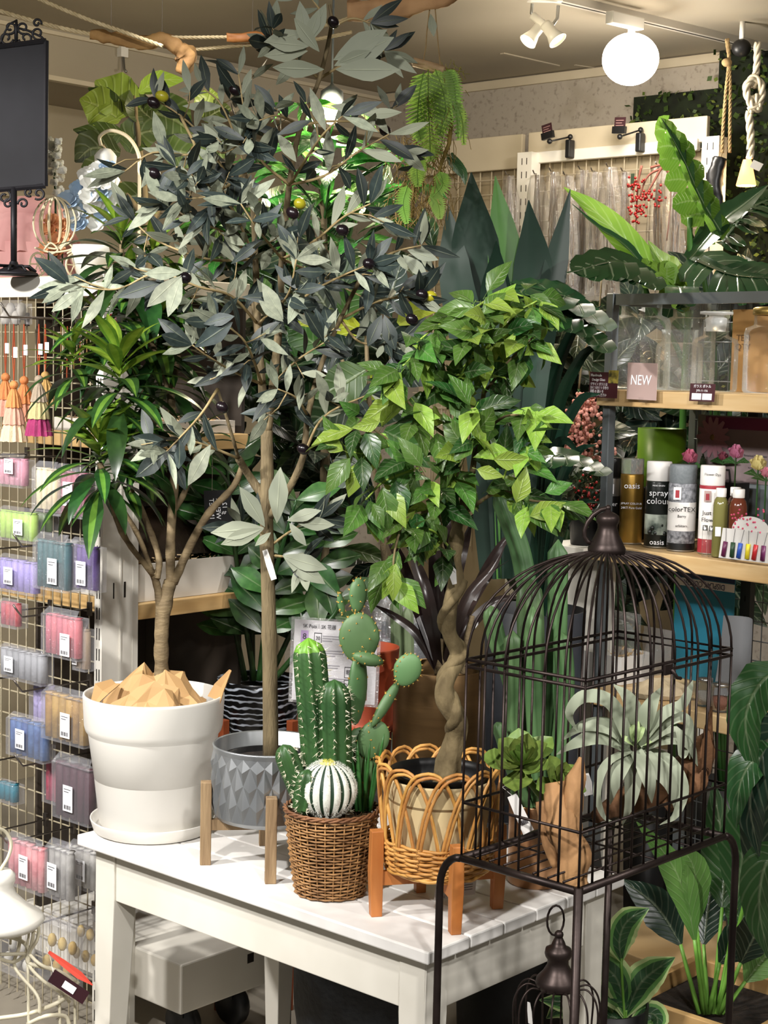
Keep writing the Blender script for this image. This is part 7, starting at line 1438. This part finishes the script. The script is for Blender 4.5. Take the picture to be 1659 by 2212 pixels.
hung('hanging_driftwood', 'short brown stick tied into the rope garland', [(490, 80, 0), (545, 79, 0), (600, 84, 0)], [9, 11, 9], RD, m_st, 4., ((545, 74),))
hung('hanging_driftwood', 'long pale driftwood beam under the ceiling above the hanging fern', [(750, 22, 0), (820, 20, 0), (890, 12, 0), (950, 2, 0), (990, -12, 0)], [20, 24, 18, 16, 10], 3.55, pm('pale_driftwood', '#8f6a48', '#bd9468', .8, scale=10, bump=.9, bscale=28), 7., ((800, 4), (940, -4)))
# ---- hanging fern on a log
FD_ = 3.55; hf = thing('hanging_fern', 'fern and moss bundle hanging on strings from a cut log', 'plant', V(940, 480, FD_)); k = ms(FD_)
MB().tube([V(922, 70, FD_), V(920, 100, FD_), V(915, 130, FD_)], .0014, 5).build('string', m_jute, hf); MB().tube([V(940, 18, FD_), V(945, 80, FD_), V(952, 150, FD_)], .0014, 5).build('string', m_jute, hf); MB().tube([V(928, 20, FD_), V(922, 70, FD_)], .0014, 5).build('string', m_jute, hf)
for i, (y, r) in enumerate(((130, 6), (138, 6), (133, 7))): MB().tube([V(893, y, FD_ + .01 * i), V(925, y + 8, FD_), V(960, y + 18, FD_ - .01 * i)], r * k, 8).build('log_stick', pm('cut_log', '#a0835f', '#c3a882', .8, bump=.5, scale=20), hf, True)
m_fern = pm('fern_green', '#6b9432', '#8bb04a', .5, tl=.35, rand=.2)
def frond(c, w, D, n=17):
    pts = pxpath(c, D, 8); N = len(pts); mb = MB().tube(pts, .0012, 4)
    for i in range(1, N):
        f = i / N; t = (pts[i] - pts[i - 1]).normalized(); s = t.cross(CAMN(pts[i])).normalized(); ln = w * k * math.sin(math.pi * min(1, .25 + f * .75)) ** .8 + .003
        for sd in (1, -1): d = (s * sd + t * .45).normalized(); mb.blade([pts[i], pts[i] + d * ln * .5, pts[i] + d * ln], [.0028, .0026, .0006], CAMN(pts[i]), .1, 2)
    mb.build('frond', m_fern, hf, True)
for c, w in (([(925, 150), (925, 220), (928, 290), (930, 345)], 46), ([(940, 150), (955, 190), (962, 240), (950, 290)], 34), ([(915, 155), (905, 210), (902, 270), (908, 300)], 26), ([(905, 330), (900, 360), (902, 400)], 22), ([(965, 150), (980, 180), (985, 230), (990, 300)], 16), ([(985, 220), (998, 260), (1002, 310)], 12), ([(950, 370), (955, 400), (935, 425)], 18), ([(930, 420), (945, 440), (950, 470)], 16), ([(880, 400), (870, 440), (878, 480)], 16)): frond(c, w, FD_ - .02)
m_root = pm('brown_roots', '#6d5a2c', '#927c42', .9, rand=.2); m = MB()
for _ in range(240):
    x, y = rnd.gauss(945, 20), rnd.uniform(150, 440); p = V(x, y, FD_ + rnd.uniform(-.02, .03)); e = p + Vector((rnd.gauss(0, .012), rnd.gauss(0, .01), -rnd.uniform(.01, .05))); m.tube([p, lerp(p, e, .5) + rv(.006), e], .0008, 3, caps=False)
m.build('roots', m_root, hf, kind='stuff')
m = MB()
for _ in range(150):
    p = V(rnd.gauss(968, 14), rnd.uniform(145, 215), FD_ + rnd.uniform(-.01, .02)); e = p + rv(.018); m.tube([p, lerp(p, e, .5) + rv(.008), e], .0007, 3, caps=False)
m.build('moss_curl', pm('yellow_moss', '#7d7a2c', '#989440', .9), hf, kind='stuff')
MB().tube([V(968, 220, FD_), V(975, 260, FD_), V(970, 310, FD_), V(955, 350, FD_), V(940, 400, FD_)], [.004, .006, .005, .004, .002], 7).build('stem_core', m_root, hf, True)
m = MB()
for _ in range(420):      # dried moss veil behind
    x, y = rnd.gauss(900, 30), rnd.uniform(290, 480); p = V(x, y, FD_ + .05 + rnd.uniform(-.03, .05)); e = p + Vector((rnd.gauss(0, .012), rnd.gauss(0, .01), -rnd.uniform(.01, .03))); m.tube([p, e], .0009, 3, caps=False)
m.build('moss_veil', m_root, hf, kind='stuff')
MB().tube([V(940, 300, FD_ + .02), V(910, 330, FD_ + .04), V(895, 400, FD_ + .05), V(890, 470, FD_ + .05)], .0035, 5).build('veil_stem', m_root, hf, True)
for (c, w) in (([(975, 330), (1000, 370), (1005, 400)], 9), ([(985, 290), (998, 270), (1005, 240)], 8), ([(965, 340), (985, 360), (1000, 385)], 10)): big(hf, c, FD_, w, m_pl, .2)
# ================================================================= hanging things right: ropes, lamp, dark mask
D = 4.95; jr = thing('jute_loop', 'looped jute rope hanging from the ceiling at right', 'rope', V(1568, 330, D))
for dx in (0, 9): rope('', '', [(1572 - dx * .3, 84), (1575, 130), (1568 + dx, 200), (1562 + dx * 1.6, 280), (1560 + dx * 1.8, 330)], D, 4, m_jute, parent=jr)
MB().ball(V(1570, 135, D), .016, 10, 8, (1, 1, .8)).build('knot', m_jute, jr, True)
kr = thing('knotted_rope', 'thick white rope with a big knot above the warm lamp', 'rope', V(1624, 345, D)); m_wrope = pm('white_rope', '#c9bfa8', '#d8cfba', .8, scale=30)
rope('', '', [(1636, 92), (1635, 140), (1628, 190)], D, 8, m_wrope, parent=kr); rope('', '', [(1618, 240), (1622, 300), (1620, 342)], D, 9, m_wrope, parent=kr); rope('', '', [(1618, 240), (1642, 220), (1645, 185), (1628, 168), (1612, 190), (1622, 225), (1640, 235), (1630, 205)], D - .01, 8.5, m_wrope, parent=kr)
wl = thing('warm_cone_lamp', 'small glowing cone lamp below the knotted rope', 'lamp', V(1612, 408, D)); p = V(1614, 345, D); m_cone = pm('warm_cone', '#ffb566', None, emit=1.6)
MB().lathe([(.012, 0), (.014, -.006), (.03, -.075), (.028, -.078), (.012, -.01)], p, 24).build('shade', m_cone, wl, True); MB().tube([p, p + UP * .03], .004, 6).build('cap', m_black, wl); MB().tube([p + UP * .03, V(1618, 335, D)], .003, 5).build('chain', m_black, wl); MB().quadbox(V(1628, 345, D - .02), Vector((.03, 0, -.012)), Vector((-.012, 0, -.022)), Vector((0, .001, 0))).build('tag', m_tag, wl); lamp(p - UP * .09, 3, (1, .75, .4), .02)
mb, _ = drift('', [V(1555, 340, 4.9), V(1548, 370, 4.9), V(1545, 420, 4.9), V(1550, 470, 4.9)], [.02, .025, .028, .02], m_black, '', False, seed=21.); mb.build('dark_carving', m_black, thing('dark_wood_carving', 'dark carved figure hanging in front of the white slotted post', 'ornament', V(1548, 450, 4.9)), True); 
dk_ = [o for o in bpy.data.objects if o.name == 'dark_wood_carving'][0]; MB().tube([V(1555, 345, 4.9), V(1562, 325, 4.94)], .0014, 4).build('string', m_jute, dk_)
# ================================================================= clip holders and wrapped bundles on the rack
def clipcard(px, py, w, h, bx_, by_, label, ang):
    p = RW(bx_, by_, OFF + .03); t = thing('clip_card', label, 'sign', p, 'clip cards on the rack')
    ax = -L * math.cos(ang) + UP * math.sin(ang); ay = -L * -math.sin(ang) + UP * math.cos(ang); c = RW(px, py, OFF + .12); k = ms(c.y)
    MB().quadbox(c - ax * w / 2 * k, ax * w * k, ay * h * k, R * .0012).build('card', pm('plum_card', '#2d1519', '#371b20', .5), t)
    for i in range(3): MB().quadbox(c - ax * w * .36 * k + ay * h * k * (.25 + .22 * i) - R * .0008, ax * w * (.7 - .15 * (i % 2)) * k, ay * .0022, R * .0004).build('text_line', pm('dim_print', '#8a6a66', '#94736f', .6), t)
    MB().box(c - ay * .004, w * 1.15 * k, .012, .022, ax, R, ay).build('clamp', m_black, t); e = c + ax * w * .1 * k - ay * .025; MB().ball(e, .009, 10, 6).build('joint', m_black, t, True); f = p + UP * .04; MB().tube([e, f], .003, 6).build('arm', m_black, t, True); MB().ball(f, .009, 10, 6).build('joint', m_black, t, True); MB().box(p + UP * .0, .02, .03, .06, L, R).build('grip', m_black, t, bevel=.004)
clipcard(1183, 290, 26, 22, 1231, 322, 'dark clip card left on the white rack rail', .2); clipcard(1338, 278, 28, 24, 1383, 308, 'dark clip card right on the white rack rail', -.06)
m_cel = film('cellophane', '#6d6152', .22, .2); m_dry = pm('dried_branches', '#4a3c2c', '#6d5a44', .9, scale=30); m_dry2 = pm('dried_grey', '#6a6256', '#8b8274', .9, scale=30)
for i, (x, y0, y1, w) in enumerate(((1160, 378, 640, 30), (1195, 372, 640, 28), (1225, 380, 660, 30), (1258, 368, 640, 26), (1285, 372, 650, 30), (1318, 362, 640, 30), (1350, 372, 650, 26), (1425, 360, 640, 30), (1455, 372, 640, 26), (1100, 380, 640, 26))):
    off = OFF + .10 + .05 * (i % 3); top = RW(x, y0, off); bot = RW(x, y1, off); k = ms(top.y)
    t = thing('wrapped_branches', ['grey cellophane bundle of dry twigs at the left post', 'brown cellophane bundle second from the left post', 'wide dull cellophane bundle above the snake plant', 'narrow cellophane bundle of dark twigs', 'shiny cellophane bundle in the rack middle', 'pale cellophane bundle left of the red berries', 'thin cellophane bundle touching the red berries', 'brown cellophane bundle right of the red berries', 'last cellophane bundle beside the right slotted post', 'cellophane bundle behind the snake plant tips'][i], 'bundle', bot, 'wrapped bundles on the rack')
    for _ in range(18): a_ = top + L * rnd.uniform(-.006, .006); b_ = bot + L * rnd.uniform(-w, w) * .5 * k + R * rnd.uniform(-.01, .01) + UP * rnd.uniform(0, .1); MB().tube([a_, lerp(a_, b_, .5) + rv(.012), b_], .0028, 4).build('twig', rnd.choice((m_dry, m_dry2)), t)
    mb = MB(); n = 14
    for j in range(9):
        f = j / 8; c = lerp(top, bot, f); r_ = (.006 + (w * k * 1.05 - .006) * min(1, .45 + f * 2.2))
        for q in range(n): a_ = 2 * math.pi * q / n; rr = r_ * (1 + .25 * noise.noise(Vector((math.cos(a_) * 2, math.sin(a_) * 2 + i * 7, f * 6)))); mb.v.append(c + L * math.cos(a_) * rr + R * math.sin(a_) * rr * .5)
    for j in range(8):
        for q in range(n): mb.face(j * n + q, j * n + (q + 1) % n, (j + 1) * n + (q + 1) % n, (j + 1) * n + q)
    mb.build('cellophane', m_cel, t, True)
    MB().tube([RW(x, y0 - 2, OFF - .01), RW(x - 6, y0 - 3, off + .03), RW(x - 9, y0 - 10, off + .045)], .0022, 5).build('peg', m_hook, t)
rb2 = thing('red_berry_branch', 'branches with red berries hanging in front of the wrapped bundles', 'plant', RW(1390, 560, OFF + .25)); D = RW(1390, 450, OFF + .24).y
for c in ([(1386, 358), (1378, 400), (1374, 480)], [(1440, 360), (1400, 380), (1380, 430)], [(1445, 365), (1450, 430), (1440, 520)], [(1430, 360), (1408, 400), (1395, 420)], [(1405, 362), (1430, 358), (1448, 380)]): limb(rb2, c, D, 3, 1.6, pm('red_brown_twig', '#5d2f22', '#703c2c', .7), 'twig')
for _ in range(95): x, y = (rnd.gauss(1372, 10), rnd.choice((430, 455, 470, 395)) + rnd.gauss(0, 8)) if rnd.random() < .7 else (rnd.gauss(1410, 20), rnd.gauss(425, 12)); MB().ball(V(x, y, D - rnd.random() * .02), .0045, 7, 5).build('berry', pm('glossy_red', '#7a120e', '#8f1a15', .25), rb2, True)
MB().quadbox(RW(1363, 375, OFF + .26), -L * .012, -UP * .05, R * .001).build('green_tag', pm('green_tag', '#1f2c1c', '#2a3826', .5), rb2)
# ================================================================= things on top of the gondola: chalkboard, carriage, flowers, tulle
GT = GTOP + .001
BD = GC.y + .16; m_bi = pm('black_iron', '#17161a', '#222126', .5, metal=.3); m_slate = pm('slate_black', '#1d1d21', '#25252a', .8, scale=6)
cbp = V(28, 570, BD); cbp = Vector((cbp.x, cbp.y, GT)); cbd = thing('chalkboard_stand', 'black chalkboard on a scrolled iron stand at the upper left', 'sign', cbp)
a, b = V(-60, 108, BD), V(100, 88, BD); c = V(-60, 415, BD); MB().quadbox(a, b - a, Vector((0, 0, c.z - a.z)), Vector((0, .012, 0))).build('slate', m_slate, cbd)
for p_, q_ in ((a, b), (V(100, 88, BD), V(98, 402, BD)), (c, V(98, 402, BD))): MB().tube([p_, q_], .006, 6).build('frame_bar', m_bi, cbd)
MB().tube([V(30, 405, BD), Vector((V(30, 405, BD).x, BD, GT + .01))], .007, 10).build('pole', m_bi, cbd, True); pp = Vector((V(30, 405, BD).x, BD, GT)); MB().lathe([(.001, 0), (.055, 0), (.052, .006), (.03, .012), (.012, .02), (.008, .03)], pp, 30).build('base', m_bi, cbd, True)
for i in range(8): an = i * math.pi / 4; d = Vector((math.cos(an), math.sin(an), 0)); MB().tube([pp + d * .012 + UP * .02, pp + d * .035 + UP * .02, pp + d * .05 + UP * .008], .003, 5).build('base_leaf', m_bi, cbd, True)
def scroll(cx, cy, r, a0, turns, sx=1, name='scroll'):
    pts = []
    for i in range(22): t = i / 21; an = a0 + sx * turns * 2 * math.pi * t; pts.append(V(cx + math.cos(an) * r * (1 - .75 * t), cy + math.sin(an) * r * (1 - .75 * t), BD))
    MB().tube(pts, .0028, 6).build(name, m_bi, cbd, True)
MB().tube([V(35, 98, BD), V(35, 60, BD), V(36, 42, BD)], [.004, .005, .002], 6).build('finial', m_bi, cbd, True)
for (x, y, r, a0, s) in ((22, 60, 14, 1.8, -1), (50, 60, 14, 1.3, 1), (14, 82, 16, .2, 1), (56, 82, 16, 2.9, -1), (82, 72, 15, 1.0, 1), (80, 50, 10, .3, -1), (10, 425, 16, 4.5, 1), (50, 440, 12, 3., 1), (84, 418, 14, 2.2, -1), (18, 440, 12, 0, -1), (62, 415, 10, 1, 1)): scroll(x, y, r, a0, 1.15, s)
MB().tube([V(36, 44, BD), V(20, 52, BD), V(10, 70, BD), V(0, 98, BD)], .0026, 5).build('scroll', m_bi, cbd, True); MB().tube([V(36, 60, BD), V(60, 66, BD), V(90, 80, BD), V(100, 90, BD)], .0026, 5).build('scroll', m_bi, cbd, True)
# wire carriage
KD = GC.y + .22; ca = thing('wire_carriage', 'cream wire pumpkin carriage on the gondola top', 'ornament', Vector((V(130, 580, KD).x, KD, GT))); m_cw = pm('cream_wire2', '#d9ccac', '#cdbf9d', .4)
for s, ry in ((1., 62), (.6, 62), (.25, 62), (-.3, 62), (-.7, 62)):
    MB().tube([V(118 + math.cos(t * math.pi / 12) * 46 * s, 482 + math.sin(t * math.pi / 12) * ry * .9, KD + .04 * math.cos(s * 1.5) * math.sin(t * math.pi / 12)) for t in range(24)], .0024, 5, closed=True).build('hoop', m_cw, ca, True)
for (x, r) in ((82, 24), (160, 24)):
    c = V(x, 556, KD); k = ms(KD); c.z = GT + r * k + .003
    MB().tube([c + Vector((math.cos(t * math.pi / 10) * r * k * .6, math.cos(t * math.pi / 10) * r * k * .6, math.sin(t * math.pi / 10) * r * k)) for t in range(20)], .0026, 5, closed=True).build('wheel', m_cw, ca, True)
    for i in range(6): an = i * math.pi / 3; MB().tube([c, c + Vector((math.cos(an) * r * k * .6, math.cos(an) * r * k * .6, math.sin(an) * r * k))], .0016, 4).build('spoke', m_cw, ca)
for c in ([(75, 535), (110, 545), (150, 540), (165, 530)], [(95, 540), (110, 525), (125, 540), (110, 550)], [(130, 540), (145, 525), (158, 538), (145, 548)]): limb(ca, c, KD, 2.2, 2.2, m_cw, 'scroll_wire', 6, 5)
m_org = pm('apricot_petal', '#d08a58', '#e3b088', .6, tl=.2); fl1 = thing('apricot_flowers', 'apricot paper flowers inside the wire carriage', 'flower', Vector((V(118, 560, KD).x, KD + .04, GT)))
def blossom(par, c, r, mat, n=9):
    for i in range(n):
        an = i * 2.4; t = i / n; d = Vector((math.cos(an) * (.4 + .6 * t), -.5 + math.sin(an) * .6 * (.4 + t), math.sin(an) * (.4 + .6 * t) + .15)).normalized()
        MB().blade([c, c + d * r * .6, c + d * r], [r * .15, r * .45, r * .15], Vector((0, -1, .3)) + rv(.3), .1, 2, .2).build('petal', mat, par, True)
for x, y in ((105, 500), (122, 520), (135, 490), (100, 540), (125, 545), (112, 480), (140, 520)): blossom(fl1, V(x, y, KD + .04), .022, m_org)
for x, y in ((105, 500), (135, 490), (122, 520)): p = V(x, y, KD + .05); MB().tube([p, Vector((p.x, p.y, GT))], .002, 4).build('stem', m_f3, fl1)
m_blu = pm('pale_blue_petal', '#8fa9c4', '#b9cbdc', .6, tl=.2); m_wh = pm('white_petal', '#dcdcd6', '#e9e9e3', .6, tl=.2)
HD = GC.y + .24; bq_ = thing('blue_bouquet', 'pale blue and white hydrangea bouquet on the gondola top', 'flower', Vector((V(195, 580, HD).x, HD, GT)))
for (x, y, m, r) in ((150, 440, m_blu, .032), (175, 415, m_blu, .03), (200, 400, m_wh, .034), (220, 425, m_blu, .03), (180, 460, m_blu, .03), (205, 450, m_wh, .032), (235, 400, m_wh, .03), (160, 470, m_wh, .028), (225, 470, m_blu, .028), (195, 430, m_wh, .03), (245, 440, m_wh, .028), (190, 385, m_wh, .028), (170, 490, m_blu, .028), (210, 490, m_wh, .028), (235, 370, m_blu, .026), (215, 375, m_wh, .03)): blossom(bq_, V(x, y, HD + rnd.uniform(-.02, .02)), r, m, 10)
MB().lathe([(.001, 0.001), (.03, 0.001), (.045, .06), (.042, .075), (.001, .07)], Vector((V(195, 580, HD).x, HD, GT)), 20).build('vase', m_wh, bq_, True)
lt = thing('white_lantern', 'white lantern jar on a curved cream hook behind the bouquet', 'lamp', Vector((V(268, 560, HD).x, HD + .06, GT))); LD = HD + .06
limb(lt, [(300, 590), (301, 380), (298, 330), (275, 295), (240, 282), (216, 295), (218, 315)], LD, 4, 4, m_cw, 'hook', 6, 7); p = V(228, 320, LD); MB().lathe([(.001, 0), (.012, -.002), (.02, -.01), (.026, -.018), (.024, -.045), (.016, -.052), (.012, -.06), (.001, -.06)], p, 20).build('jar', m_wh, lt, True); MB().tube([p, V(218, 312, LD)], .002, 4).build('loop', m_cw, lt)
pb_ = V(300, 590, LD); MB().lathe([(.001, 0), (.04, 0), (.04, .006), (.001, .008)], Vector((pb_.x, pb_.y, GT)), 20).build('foot', m_cw, lt, True); MB().tube([Vector((pb_.x, pb_.y, GT)), V(300, 585, LD)], .0035, 6).build('hook_base', m_cw, lt)
wf = thing('white_flower_spike', 'tall spike of white blossoms behind the chalkboard', 'flower', Vector((V(120, 560, KD + .12).x, KD + .12, GT)))
for _ in range(34): y = rnd.uniform(305, 420); blossom(wf, V(110 + (y - 300) * .16 + rnd.gauss(0, 9), y, KD + .12 + rnd.uniform(-.02, .02)), .014, m_wh, 6)
MB().tube([Vector((V(120, 560, KD + .12).x, KD + .12, GT)), V(120, 420, KD + .12), V(112, 310, KD + .12)], .003, 5).build('stem', m_f3, wf)
# pink tulle dress
m_tul = pm('pink_tulle', '#c58f8c', '#d5a5a0', .8, tl=.4, scale=12); TD = GC.y + .42; tu = thing('pink_tulle_skirt', 'gathered pink tulle skirt lying behind the chalkboard pole', 'fabric', Vector((V(60, 580, TD).x, TD, GT)))
for lay, (z0, z1, r0, r1) in enumerate(((.17, .06, .08, .13), (.085, .0, .12, .15))):
    mb = MB(); S = 72; c = Vector((V(62, 580, TD).x, TD, GT + .002))
    for i in range(6):
        f = i / 5
        for j in range(S): a_ = 2 * math.pi * j / S; r_ = lerp(r0, r1, f) * (1 + .08 * f * math.sin(j * math.pi / 2.4 + lay)); mb.v.append(c + Vector((math.cos(a_) * r_, math.sin(a_) * r_ * .7, lerp(z0, z1, f) + (.004 * math.sin(j * 1.3) if f > .9 and z1 > .01 else 0))))
    for i in range(5):
        for j in range(S): mb.face(i * S + j, i * S + (j + 1) % S, (i + 1) * S + (j + 1) % S, (i + 1) * S + j)
    mb.build('ruffle', m_tul, tu, True)
MB().ball(Vector((V(62, 580, TD).x, TD, GT + .16)), .09, 20, 10, (1, .7, .45)).build('bodice', m_tul, tu, True)
# ================================================================= lettering becomes mesh
_dg = bpy.context.evaluated_depsgraph_get()
for o in TEXTS:
    me = bpy.data.meshes.new_from_object(o.evaluated_get(_dg)); nm = o.name; par = o.parent; M = o.matrix_basis.copy(); cu = o.data
    bpy.data.objects.remove(o); bpy.data.curves.remove(cu)
    n = bpy.data.objects.new(nm.split('.')[0], me); COL.objects.link(n); n.parent = par; n.matrix_basis = M
